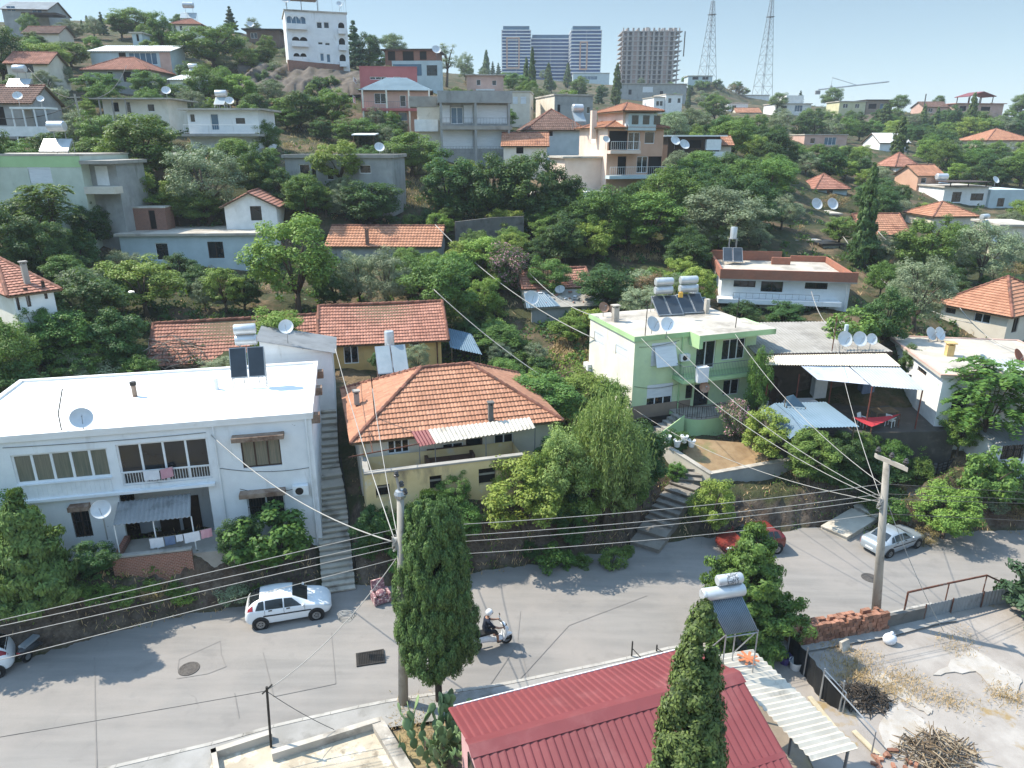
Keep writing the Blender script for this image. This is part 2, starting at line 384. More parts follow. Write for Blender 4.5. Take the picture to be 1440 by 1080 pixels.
def hterr(X,Y):
    X=np.asarray(X,float); Y=np.asarray(Y,float)
    yf=np.interp(X,[p[0] for p in FAR],[p[1] for p in FAR])
    zroad=-.035*np.clip(X+6,0,40)-.12
    jit=.35*np.sin(X*1.7)+.25*np.sin(X*3.9+1)
    t=np.clip((Y-yf-.15+jit*.4)/(np.where(X<-8,1.15,1.9)+jit),0,1); t=t*t*(3-2*t)
    up=np.maximum(upland(X,np.maximum(Y,yf+2.5)),zroad)
    z=zroad+(up-zroad)*t
    for path,w in STAIRP:
        for a,q in zip(path[:-1],path[1:]):
            dx,dy=q[0]-a[0],q[1]-a[1]; L2=dx*dx+dy*dy
            s=np.clip(((X-a[0])*dx+(Y-a[1])*dy)/L2,0,1); dd=np.hypot(X-a[0]-dx*s,Y-a[1]-dy*s)
            zz=a[2]+(q[2]-a[2])*s-.3; f=np.clip((dd-w)/.7,0,1); f=f*f*(3-2*f)
            z=np.where(dd<w+.7,np.minimum(z,zz+(z-zz)*f),z)
    return z
def h1(x,y): return float(hterr(np.array([x]),np.array([y]))[0])
_RY=np.r_[np.arange(20,60,.25),60*1.012**np.arange(0,260)]
def ground(px,py,dz=0):
    a,b,c=ray(px,py); xs=a/b*_RY; zs=CAMZ+c/b*_RY
    d=hterr(xs,_RY)-zs
    i=np.argmax(d>0)
    if d[i]<=0 or _RY[i]>520:
        k=np.where(_RY<500)[0]; j=k[np.argmax(d[k])]; y=_RY[j]; return Vector((a/b*y,y,h1(a/b*y,y)+dz))
    if i==0: i=1
    f=d[i-1]/(d[i-1]-d[i]) if d[i]!=d[i-1] else 0
    y=_RY[i-1]+(_RY[i]-_RY[i-1])*min(max(f,0),1)
    return Vector((a/b*y,y,CAMZ+c/b*y+dz))
def build_terrain():
    ys=np.r_[np.arange(-12,24,1.5),np.arange(24,60,.42),60*1.026**np.arange(0,147)]
    nt=360; t=np.linspace(-1,1,nt)
    X=t[None,:]*(np.maximum(ys,0)[:,None]*.95+16); Y=np.repeat(ys[:,None],nt,1)
    Z=hterr(X,Y)
    from mathutils import noise
    yf=np.interp(X,[p[0] for p in FAR],[p[1] for p in FAR])
    up=np.clip((Y-yf)/1.0,0,1)*np.clip((6000-Y)/6000,0,1)
    nz=np.array([noise.fractal(Vector((x*.35,y*.35,3.)),.9,2.1,4)*.28+noise.fractal(Vector((x*1.6,y*1.6,9.)),.8,2.2,3)*.12 for x,y in zip(X.ravel(),Y.ravel())]).reshape(X.shape)
    bank=np.exp(-((Y-yf-1.2)/1.2)**2)*np.clip((Z+.25-(-.035*np.clip(X+6,0,40)-.12))/1.0,0,1)
    Z=Z+nz*up*(1+1.0*bank)
    Y2=Y-bank*nz*1.2
    n,m=X.shape; v=np.c_[X.ravel(),Y2.ravel(),Z.ravel()]
    i=np.arange(n*m).reshape(n,m)
    f=np.c_[i[:-1,:-1].ravel(),i[:-1,1:].ravel(),i[1:,1:].ravel(),i[1:,:-1].ravel()]
    me=bpy.data.meshes.new('ground'); me.from_pydata(v.tolist(),[],f.tolist()); me.polygons.foreach_set('use_smooth',[True]*len(me.polygons))
    o=bpy.data.objects.new('ground',me); COL.objects.link(o); setp(o,kind='structure')
    m=bpy.data.materials.new('hillside_earth'); m.use_nodes=True; N=NT(m); p=N.n['Principled BSDF']; p.inputs['Roughness'].default_value=.95; p.inputs['Specular IOR Level'].default_value=.1
    tc=N.new('ShaderNodeTexCoord').outputs['Object']
    c=N.mix(N.ramp(N.noise(tc,.9,6),.35,.65),lin('#6d5a47'),lin('#85715a'))
    c=N.mix(N.ramp(N.noise(tc,.13,6),.5,.6,0,.8),c,lin('#9a8260'))       # dry grass
    c=N.mix(N.ramp(N.noise(tc,.21,7,.7),.40,.52,0,.9),c,lin('#4a5534'))   # undergrowth
    g=N.new('ShaderNodeNewGeometry'); sp=N.new('ShaderNodeSeparateXYZ'); N.link(g.outputs['Normal'],sp.inputs[0])
    rock=N.mix(N.ramp(N.noise(tc,1.7,7,.7),.38,.62),lin('#5d5046'),lin('#8a7b6b'))
    rock=N.mix(N.ramp(N.noise(tc,.6,4),.5,.7,0,.6),rock,lin('#7d5d46'))
    c=N.mix(N.ramp(sp.outputs[2],.62,.8,1,0),c,rock)
    c=N.mix(N.ramp(N.noise(tc,7,3),.35,.7,.25,0),c,lin('#3a322a'))
    N.link(c,p.inputs['Base Color'])
    b=N.new('ShaderNodeBump'); b.inputs['Strength'].default_value=.9; b.inputs['Distance'].default_value=.25; N.link(N.noise(tc,2.6,8,.7),b.inputs['Height']); N.link(b.outputs[0],p.inputs['Normal'])
    me.materials.append(m)
build_terrain()
# ================================================================= road, pavement, lot
def strip(name,xs,ya,yb,za,zb,n,mat,kind='structure',label=None,cat=None):
    mb=MB(); w=n+1
    for x in xs:
        a,b=ya(x),yb(x)
        for k in range(w):
            r=k/n; mb.v.append((x,a+(b-a)*r,za(x)+(zb(x)-za(x))*r))
    for i in range(len(xs)-1):
        for k in range(n):
            mb.f.append([i*w+k,(i+1)*w+k,(i+1)*w+k+1,i*w+k+1]); mb.m.append(0); mb.t.append(.5)
    o=mb.build(name,mat); setp(o,label,cat,None,kind); return o
def asphalt():
    m=bpy.data.materials.new('asphalt_worn'); m.use_nodes=True; N=NT(m); p=N.n['Principled BSDF']; p.inputs['Roughness'].default_value=.88; p.inputs['Specular IOR Level'].default_value=.2
    tc=N.new('ShaderNodeTexCoord').outputs['Object']
    mp=N.new('ShaderNodeMapping'); mp.inputs['Rotation'].default_value=(0,0,R(-18)); mp.inputs['Scale'].default_value=(.16,1.5,1); N.link(tc,mp.inputs[0])
    c=N.mix(N.ramp(N.noise(mp.outputs[0],1.1,6),.36,.64),lin('#8f8b86'),lin('#9d9892'))
    c=N.mix(N.ramp(N.noise(tc,.22,5),.42,.66,0,.8),c,lin('#a59d95'))
    c=N.mix(N.ramp(N.noise(tc,.8,5),.58,.74,0,.5),c,lin('#84807b'))
    c=N.mix(N.ramp(N.noise(tc,45,2),.3,.7,.22,0),c,lin('#5f5c58'))
    v=N.new('ShaderNodeTexVoronoi',feature='DISTANCE_TO_EDGE'); v.inputs['Scale'].default_value=.17
    wv=N.new('ShaderNodeVectorMath',operation='ADD'); ns=N.new('ShaderNodeTexNoise'); ns.inputs['Scale'].default_value=.9; ns.inputs['Detail'].default_value=5; N.link(tc,ns.inputs['Vector'])
    N.link(tc,wv.inputs[0]); N.link(ns.outputs['Color'],wv.inputs[1]); N.link(wv.outputs[0],v.inputs['Vector'])
    crack=N.ramp(v.outputs['Distance'],.0015,.005,1,0)
    brk=N.new('ShaderNodeMath',operation='MULTIPLY'); N.link(crack,brk.inputs[0]); N.link(N.ramp(N.noise(tc,.35,3),.52,.66,0,.35),brk.inputs[1])
    c=N.mix(brk.outputs[0],c,lin('#77726d'))
    N.link(c,p.inputs['Base Color'])
    b=N.new('ShaderNodeBump'); b.inputs['Strength'].default_value=.25; b.inputs['Distance'].default_value=.01; N.link(N.noise(tc,60,2),b.inputs['Height']); N.link(b.outputs[0],p.inputs['Normal'])
    return m
ASPH=asphalt()
xs=list(np.arange(-60,80,.5))
strip('road',xs,lambda x:ynear(x)-.05,lambda x:yfar(x)+.5+.18*math.sin(x*1.9),lambda x:zr(x),lambda x:zr(x)+.02,10,ASPH)
KERB=M('kerb_concrete','#bdb8af','#aaa59c',1.2,.9,c3='#8b867d',s3=1,bump=.1)
PAVE=M('pavement_concrete','#a9a6a1','#98958f',1,.9,c3='#827e77',s3=.8,t3=(.55,.72),bump=.1)
# kerb stones and pavement on the near side
mb=MB()
xk=list(np.arange(-24,22,.5))
def kerb_run(mb,a,b):
    x=a
    while x<b-.01:
        x1=min(x+1.0,b)-.012; z=zr(x)
        mb.add([(x,ynear(x)-.16,z-.3),(x1,ynear(x1)-.16,zr(x1)-.3),(x1,ynear(x1)+.0,zr(x1)-.3),(x,ynear(x),z-.3),(x,ynear(x)-.16,z+.13),(x1,ynear(x1)-.16,zr(x1)+.13),(x1,ynear(x1)-.0,zr(x1)+.13),(x,ynear(x),z+.13)],
          [(3,2,1,0),(4,5,6,7),(0,1,5,4),(1,2,6,5),(2,3,7,6),(3,0,4,7)],0,rnd.random()); x+=1.0
kerb_run(mb,-30,21)
o=mb.build('kerb',KERB); setp(o,kind='structure')
strip('pavement',xk,lambda x:ynear(x)-1.5,lambda x:ynear(x)-.165,lambda x:zr(x)+.11,lambda x:zr(x)+.11,3,PAVE)
GRV=M('yard_ground','#9a8a76','#857663',.8,.95,c3='#a39064',s3=.35,t3=(.5,.62),c4='#6d6152',s4=1.5,t4=(.58,.72),bump=.4,bscale=8)
strip('yard_ground',list(np.arange(-30,40,1.)),lambda x:-8,lambda x:ynear(x)-1.49,lambda x:zr(x)-.06,lambda x:zr(x)-.04,8,GRV)
# abandoned lot, right
LOT=M('lot_concrete','#aaa198','#9a9188',.6,.92,c3='#b6aea5',s3=.33,t3=(.5,.7),c4='#a38a5c',s4=.42,t4=(.6,.66),st4=(1,1,1),bump=.2,bscale=10)
strip('lot_ground',list(np.arange(11.0,60,.5)),lambda x:2,lambda x:ynear(x)-.35-(.0 if x>12 else 0),lambda x:zr(x)-.02,lambda x:zr(x)+.0,10,LOT)
LOTW=M('lot_old_floor','#bfb8af','#aea69c',1.2,.9,c3='#b0a596',s3=1.3,t3=(.5,.62),bump=.15)
def patch(pts,name='floor_slab',m=None,dz=.05,seed=1,n=6,rough=.18):
    r=random.Random(seed); P=[PR(*p) for p in pts]; out=[]
    for i,p in enumerate(P):
        q=P[(i+1)%len(P)]
        for k in range(n):
            w=p.lerp(q,k/n); s=rough*(0 if k==0 else 1); out.append((w.x+r.uniform(-s,s),w.y+r.uniform(-s,s),zr(w.x)+dz))
    mb=MB(); mb.prism([(a,b,c-.04) for a,b,c in out],(0,0,.04)); o=mb.build(name,m or LOTW); setp(o,kind='structure'); return o
patch([(1312,950),(1366,912),(1436,955),(1430,985),(1402,978),(1372,945)],seed=3,rough=.08)
patch([(1228,955),(1240,945),(1312,1000),(1304,1006),(1270,985)],seed=4,dz=.045,rough=.08)
patch([(1236,1020),(1262,985),(1300,1015),(1330,1050),(1300,1075),(1250,1060)],seed=5,dz=.04,rough=.1)
# flat concrete roof terrace at bottom left
TERR=M('terrace_screed','#cdbfa6','#b5a78f',.9,.93,c3='#8d7f6b',s3=1.3,t3=(.55,.68),c4='#ded2bd',s4=1.8,t4=(.55,.68),bump=.15)
def PRz(px,py,z): return PZ(px,py,z)
t=thing('roof_terrace','low flat concrete terrace with knee high parapets beside the pavement','terrace')
zt=.12
cr=[PZ(300,1055,zt+.33),PZ(378,1030,zt+.33),PZ(386,1056,zt+.33),PZ(530,1012,zt+.33),PZ(590,1110,zt+.33),PZ(322,1130,zt+.33)]
mb=MB(); mb.prism([(cr[0].x-.1,cr[0].y+.1,-.5),(cr[0].x+.6,cr[0].y-3,-.5),(cr[0].x+.9,cr[0].y-6,-.5),(cr[4].x+.3,cr[4].y-1,-.5),(cr[4].x,cr[4].y,-.5),(cr[3].x,cr[3].y,-.5),(cr[2].x,cr[2].y,-.5),(cr[1].x,cr[1].y,-.5)][::-1],(0,0,.5+zt))
mb.build('floor',TERR,t)
def parapet(pts,w=.22,h=.33,name='parapet'):
    mb=MB()
    for a,b in zip(pts[:-1],pts[1:]):
        d=(b-a); d.z=0; d.normalize(); n=Vector((-d.y,d.x,0))*w/2
        a0=Vector((a.x,a.y,zt-.4))-d*.1; mb.obox(a0-n,(b-a).to_3d()+d*.2,n*2,(0,0,h+.4))
    return mb.build(name,CONCL,t)
parapet([cr[0],cr[1]]); parapet([cr[2],cr[3]]); parapet([cr[3],cr[4]],.45,.3); parapet([cr[0],PZ(305,1085,zt+.33)],.18)
BLOCKP=brickmat('grey_pavers','#aaa8a4','#96948f','#78756f',2.2)

def cliff(top,bot,Yt,Yb,amp,seed):
    from mathutils import noise
    n,m=70,16; mb=MB()
    for j in range(m+1):
        for i in range(n+1):
            f=i/n; g=j/m; ip=lambda L:(np.interp(f,np.linspace(0,1,len(L)),[q[0] for q in L]),np.interp(f,np.linspace(0,1,len(L)),[q[1] for q in L]))
            a=PY(*ip(bot),Yb); c=PY(*ip(top),Yt); p=a.lerp(c,g); p.z+= -1.5*(j==0)
            s=.16*130/Yb; q=Vector((p.x*s,p.z*s*1.3,seed)); d=noise.fractal(q,.8,2.1,5)*amp+abs(noise.noise(q*2.3))*amp*.6
            mb.v.append((p.x+d*.2,p.y-d,p.z+d*.35*(0<j<m)))
    for j in range(m):
        for i in range(n): a=j*(n+1)+i; mb.f.append([a,a+1,a+n+2,a+n+1]); mb.m.append(0); mb.t.append(.5)
    o=mb.build('cliff',M('cliff_rock','#766b60','#574e46',.5,.95,c3='#87735a',s3=.25,t3=(.55,.68),c4='#57503f',s4=.5,t4=(.52,.64),bump=.8,bscale=2),None,50); setp(o,kind='structure')
cliff([(335,86),(400,90),(470,98),(525,104)],[(335,128),(400,124),(470,122),(525,118)],138,127,2.2,1)
cliff([(1150,164),(1230,162),(1300,162),(1380,162),(1470,166)],[(1150,184),(1230,190),(1300,194),(1380,196),(1470,200)],246,230,3.2,5)
cliff([(862,338),(895,332),(935,340)],[(862,376),(895,384),(935,372)],77,73.5,1.0,9)
# ================================================================= buildings
LAND=[]   # (name, px, py) landmarks for labels
class House:
    def __init__(s,name,label,A,B,depth,H,found=2.5,group=None,cat='house',lm=None,yaw=None):
        A=Vector(A);B=Vector(B); d=B-A; s.w=math.hypot(d.x,d.y); s.rz=math.atan2(d.y,d.x) if yaw is None else yaw
        s.d=depth; s.H=H; s.found=found
        s.o=Vector((A.x,A.y,A.z-H))
        s.ux=Vector((math.cos(s.rz),math.sin(s.rz),0)); s.uy=Vector((-s.ux.y,s.ux.x,0))
        s.t=thing(name,label,cat,s.o,s.rz,group)
        c=pix(s.W(s.w/2,0,H/2)); s.c=c
        if lm: LAND.append((lm,c[0],c[1],c[2]))
    def W(s,x,y,z): return s.o+s.ux*x+s.uy*y+Vector((0,0,z))
    def L(s,p): q=Vector(p)-s.o; return Vector((q.dot(s.ux),q.dot(s.uy),q.z))
    def hit(s,px,py,face='f',off=0.0):
        d=Vector(ray(px,py)); C=Vector((0,0,CAMZ))
        n,k=(s.uy,off) if face=='f' else (s.ux,(0 if face=='l' else s.w)+off)
        t=(k-(C-s.o).dot(n))/d.dot(n); q=s.L(C+d*t)
        return (q.x,q.z) if face=='f' else (q.y,q.z)
    def up(s,px,py,z):   # pixel -> local point at local height z
        return s.L(PZ(px,py,s.o.z+z))
    def walls(s,mat,op={},reveal=.16,mats=None,name='wall',box=None,top=True):
        """four facades with real openings; op: face -> list of (a,b,z0,z1)"""
        x0,y0,x1,y1,z0,z1=box or (0,0,s.w,s.d,-s.found,s.H)
        mb=MB()
        for k,(o,u,inn,L) in enumerate((((x0,y0),(1,0),(0,1),x1-x0),((x1,y0),(0,1),(-1,0),y1-y0),((x1,y1),(-1,0),(0,-1),x1-x0),((x0,y1),(0,-1),(1,0),y1-y0))):
            f='frbl'[k]; ops=op.get(f,[])
            if f=='r': ops=[(a-y0,b-y0,c,d) for a,b,c,d in ops]
            elif f=='l': ops=[(y1-b,y1-a,c,d) for a,b,c,d in ops]
            elif f=='b': ops=[(x1-b,x1-a,c,d) for a,b,c,d in ops]
            else: ops=[(a-x0,b-x0,c,d) for a,b,c,d in ops]
            ops=[(max(a,.02),min(b,L-.02),max(c,z0+.02),min(d,z1-.02)) for a,b,c,d in ops]
            ops=[q for q in ops if q[1]-q[0]>.05 and q[3]-q[2]>.05]
            gx=sorted(set([0,L]+[q[0] for q in ops]+[q[1] for q in ops])); gz=sorted(set([z0,z1]+[q[2] for q in ops]+[q[3] for q in ops]))
            P=lambda a,z,dep=0:(o[0]+u[0]*a+inn[0]*dep,o[1]+u[1]*a+inn[1]*dep,z)
            mi=0
            if mats: mi={'f':0,'l':1,'r':2,'b':0}[f]
            for i in range(len(gx)-1):
                for j in range(len(gz)-1):
                    ca,cz=(gx[i]+gx[i+1])/2,(gz[j]+gz[j+1])/2
                    if any(q[0]<ca<q[1] and q[2]<cz<q[3] for q in ops): continue
                    mb.quad(P(gx[i],gz[j]),P(gx[i+1],gz[j]),P(gx[i+1],gz[j+1]),P(gx[i],gz[j+1]),mi)
            for a,b,c,d in ops:
                r=reveal
                mb.quad(P(a,c),P(b,c),P(b,c,r),P(a,c,r),mi); mb.quad(P(a,d,r),P(b,d,r),P(b,d),P(a,d),mi)
                mb.quad(P(a,c,r),P(a,d,r),P(a,d),P(a,c),mi); mb.quad(P(b,c),P(b,d),P(b,d,r),P(b,c,r),mi)
        if top: mb.quad((x0,y0,z1-.01),(x1,y0,z1-.01),(x1,y1,z1-.01),(x0,y1,z1-.01))
        return mb.build(name,mats or mat,s.t)
    def win(s,face,a,b,z0,z1,style='plain',nm=2,frame=None,pane=None,reveal=.16,bars=False,sh=0,off=0,fw=.06,rail=0,name=None):
        fr=frame or WFRAME; pn=pane or GLASSD; r=reveal-.02+off
        def P(u,dep,z):
            if face=='f': return (u,dep,z)
            if face=='l': return (dep,u,z)
            if face=='r': return (s.w-dep,u,z)
            return (u,s.d-dep,z)
        def bx(mb,u0,d0,zz0,u1,d1,zz1,m=0):
            p=P(u0,d0,zz0);q=P(u1,d1,zz1)
            mb.box(min(p[0],q[0]),min(p[1],q[1]),min(p[2],q[2]),max(p[0],q[0]),max(p[1],q[1]),max(p[2],q[2]),m)
        nmz=name or ('door' if style=='door' else 'window')
        mb=MB()
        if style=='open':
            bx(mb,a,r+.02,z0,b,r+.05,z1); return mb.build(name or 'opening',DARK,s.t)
        bx(mb,a,r-.06,z0,a+fw,r,z1);bx(mb,b-fw,r-.06,z0,b,r,z1);bx(mb,a+fw,r-.06,z1-fw,b-fw,r,z1);bx(mb,a+fw,r-.06,z0,b-fw,r,z0+fw)
        for i in range(1,nm):
            x=a+(b-a)*i/nm; bx(mb,x-fw*.6,r-.055,z0+fw,x+fw*.6,r,z1-fw)
        if rail: bx(mb,a+fw,r-.05,z0+(z1-z0)*rail-fw*.5,b-fw,r-.002,z0+(z1-z0)*rail+fw*.5)
        w=mb.build(nmz,fr,s.t)
        g=MB(); bx(g,a+fw*.5,r-.025,z0+fw*.5,b-fw*.5,r-.012,z1-fw*.5); g.build('pane',pn,w)
        if sh:  # roller shutter lowered by fraction sh
            g=MB(); bx(g,a+.02,r-.1,z1-(z1-z0)*sh,b-.02,r-.07,z1-.02); bx(g,a,r-.14,z1-.2,b,r-.065,z1-.01)
            k=int((z1-z0)*sh/.09)
            for i in range(k):
                z=z1-.2-i*.09
                if z-.05>z1-(z1-z0)*sh: bx(g,a+.03,r-.107,z-.05,b-.03,r-.1,z)
            g.build('shutter',SHUT,w)
        if bars:
            g=MB(); k=max(3,int((b-a)/.13))
            for i in range(k+1):
                x=a+(b-a)*i/k; bx(g,x-.009,r-.13,z0,x+.009,r-.112,z1)
            for z in (z0+.1,(z0+z1)/2,z1-.1): bx(g,a,r-.135,z-.012,b,r-.112,z+.012)
            g.build('bars',IRON,w)
        return w
    def pxwin(s,face,tl,br,**k):
        a,z1=s.hit(*tl,face=face); b,z0=s.hit(*br,face=face)
        if a>b: a,b=b,a
        if z0>z1: z0,z1=z1,z0
        return (a,b,z0,z1)
    def flat(s,ov=.25,th=.22,mat=None,lip=0,lipw=.18,edge=None,name='roof',box=None,z=None):
        x0,y0,x1,y1=box or (0,0,s.w,s.d); z=s.H if z is None else z
        mb=MB(); mb.box(x0-ov,y0-ov,z,x1+ov,y1+ov,z+th)
        r=mb.build(name,mat or CONCL,s.t)
        if lip:
            g=MB(); a=x0-ov;b=x1+ov;c=y0-ov;d=y1+ov;k=lipw;q=z+th
            g.box(a-.004,c-.004,q-.03,b+.004,c+k,q+lip);g.box(a-.004,d-k,q-.03,b+.004,d+.004,q+lip);g.box(a-.004,c+k,q-.03,a+k,d-k,q+lip);g.box(b-k,c+k,q-.03,b+.004,d-k,q+lip)
            g.build('parapet',edge or mat or CONCL,s.t)
        return r
    def tiles(s,kind='hip',rise=1.6,ov=.4,mat=None,det=2,ridge=None,gable=None,tw=.21,tl=.36,sag=0,z=None,box=None):
        mat=mat or TILE; x0,y0,x1,y1=box or (0,0,s.w,s.d); z=s.H if z is None else z
        a,b,c,d=x0-ov,x1+ov,y0-ov,y1+ov; D=d-c; W=b-a
        zr_=z+rise; ze=z-rise*ov/(D/2) if kind!='shed' else z
        ym=(c+d)/2
        mb=MB()
        if kind=='hip':
            r0,r1=ridge or ((a+D/2*.95),(b-D/2*.95))
            if r1<r0: r0=r1=(r0+r1)/2
            R0=(r0,ym,zr_);R1=(r1,ym,zr_);E=[(a,c,ze),(b,c,ze),(b,d,ze),(a,d,ze)]
            for q in ((E[0],E[1],R0,R1),(E[1],E[2],R1,R1),(E[2],E[3],R1,R0),(E[3],E[0],R0,R0)): tile_plane(mb,*q,tw,tl,det)
            caps=[(R0,R1),(E[0],R0),(E[1],R1),(E[2],R1),(E[3],R0)]
            und=E
        elif kind=='gable':
            R0=(a,ym,zr_);R1=(b,ym,zr_);E=[(a,c,ze),(b,c,ze),(b,d,ze),(a,d,ze)]
            tile_plane(mb,E[0],E[1],R0,R1,tw,tl,det,sag); tile_plane(mb,E[2],E[3],R1,R0,tw,tl,det,sag)
            caps=[(R0,R1)]
            g=MB()
            for x in (x0,x1):
                g.prism([(x,y0,z-.02),(x,y1,z-.02),(x,ym,zr_-.12)],(.15 if x==x0 else -.15,0,0))
            g.build('gable',gable or WHITE,s.t)
            if det>=2: caps+=[(E[0],R0),(E[1],R1)]
            und=None
        elif kind=='shed':
            R0=(a,d,z+rise);R1=(b,d,z+rise);tile_plane(mb,(a,c,z),(b,c,z),R0,R1,tw,tl,det); caps=[]; und=None
        r=mb.build('roof',mat,s.t)
        if kind=='hip':
            u=MB(); u.box(a+.05,c+.05,ze-.12,b-.05,d-.05,ze-.02); u.build('eaves',WOOD,s.t)
        elif kind=='gable':
            u=MB(); 
            for e0,e1 in (((a,c,ze),(b,c,ze)),((b,d,ze),(a,d,ze))):
                e0=Vector(e0);e1=Vector(e1); q0=Vector((e0.x,ym,zr_));q1=Vector((e1.x,ym,zr_))
                k=Vector((0,0,.03)); u.slab(e0-k,e1-k,q1-k,q0-k,.07)
            u.build('eaves',WOOD,s.t)
        if det>=1 and caps:
            g=MB()
            for p,q in caps:
                p=Vector(p);q=Vector(q);L=(q-p).length;n=max(1,int(L/.42))
                for i in range(n):
                    u0=p.lerp(q,i/n);u1=p.lerp(q,min(1,(i+1.08)/n)); g.tube([u0+Vector((0,0,.02)),u1+Vector((0,0,.05))],[.11,.13],8,0,True,rnd.random())
            g.build('ridge_cap',RIDGE,r)
        return r
def tile_plane(mb,e0,e1,r0,r1,tw,tl,det=2,sag=0):
    e0,e1,r0,r1=map(Vector,(e0,e1,r0,r1)); ux=(e1-e0).normalized(); W=(e1-e0).length
    n=ux.cross(r0-e0).normalized(); us=n.cross(ux).normalized()
    S=(r0-e0).dot(us); a0=(r0-e0).dot(ux); a1=(r1-e0).dot(ux)
    rows=max(2,int(round(S/tl))); cols=max(2,int(round(W/tw)))
    sub={2:4,1:2,0:1}[det]
    prof={4:(0,.022,.03,.02),2:(0,.045),1:(.02,)}[sub]
    nx=cols*sub
    for i in range(rows):
        s0=S*i/rows-(.03 if i else 0); s1=S*(i+1)/rows
        b=len(mb.v)
        for s_,h in ((s0,.07),(s1,.008)):
            xl=a0*s_/S; xr=W+(a1-W)*s_/S
            for k in range(nx+1):
                x=min(max(W*k/nx,xl),xr) if s_>0 else W*k/nx
                hh=h+prof[k%sub]+(rnd.uniform(-.006,.006) if det==2 else 0)
                sg=-sag*math.sin(math.pi*k/nx)*math.sin(math.pi*min(max(s_/S,0),1)*.5)
                p=e0+ux*x+us*s_+n*(hh+sg); mb.v.append((p.x,p.y,p.z))
        w=nx+1
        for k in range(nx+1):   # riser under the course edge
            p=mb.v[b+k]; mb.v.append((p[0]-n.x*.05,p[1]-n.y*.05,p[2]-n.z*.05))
        tt=[rnd.random() if rnd.random()>.05 else rnd.choice((-1.2,1.9)) for _ in range(cols+1)]
        xl0=a0*max(s0,0)/S; xr0=W+(a1-W)*max(s0,0)/S
        for k in range(nx):
            if W*(k+1)/nx<=xl0+1e-6 or W*k/nx>=xr0-1e-6: continue
            t=tt[k//sub]
            mb.f.append([b+k,b+k+1,b+w+k+1,b+w+k]); mb.m.append(0); mb.t.append(t)
            mb.f.append([b+2*w+k,b+2*w+k+1,b+k+1,b+k]); mb.m.append(0); mb.t.append(t*.3)  # riser tint lowered to paint the shadow line under each course
def railing(mb,pts,h=.95,n=.13,m=0,r=.012,top=.022,mid=True):
    for a,b in zip(pts[:-1],pts[1:]):
        a=Vector(a);b=Vector(b);L=(b-a).length;k=max(2,int(L/n));z=Vector((0,0,1))
        mb.tube([a+z*h,b+z*h],top,6,m)
        if mid: mb.tube([a+z*.1,b+z*.1],r*1.2,5,m)
        for i in range(k+1):
            p=a.lerp(b,i/k); mb.tube([p+z*(.0 if i in(0,k) else .1),p+z*h],r*(1.6 if i in(0,k) else 1),5,m,False)
# ----------------------------------------------------------------- roof furniture
def dish(label,loc,r=.45,az=-1.2,el=.75,mast=.7,mat=None,group='satellite dishes'):
    """az: heading of the bowl in world radians, el: tilt up"""
    r*=.86; loc=Vector(loc); t=thing('satellite_dish',label,'satellite dish',loc,0,group)
    d=Vector((math.cos(az)*math.cos(el),math.sin(az)*math.cos(el),math.sin(el)))
    c=Vector((0,0,mast)); mb=MB(); prof=[(r*k/6,.28*r*(k/6)**2) for k in range(7)]
    mb.lathe(c,prof+[(r*1.02,.29*r),(r*1.0,.24*r)]+[(r*k/6,.28*r*(k/6)**2-.03) for k in range(5,-1,-1)],22,0,d)
    mb.build('reflector',mat or DISHM,t,True)
    f=c+d*r*.95; g=MB(); g.tube([c+Vector((0,0,-r*.9))*1+d*.1,f],.014,6); g.cyl(f-d*.05,f+d*.08,.035,8); g.build('feed_arm',STEEL,t)
    g=MB(); g.tube([(0,0,-.25),(0,0,mast*.75),c-d*.06],.028,8); g.build('mast',STEEL,t); return t
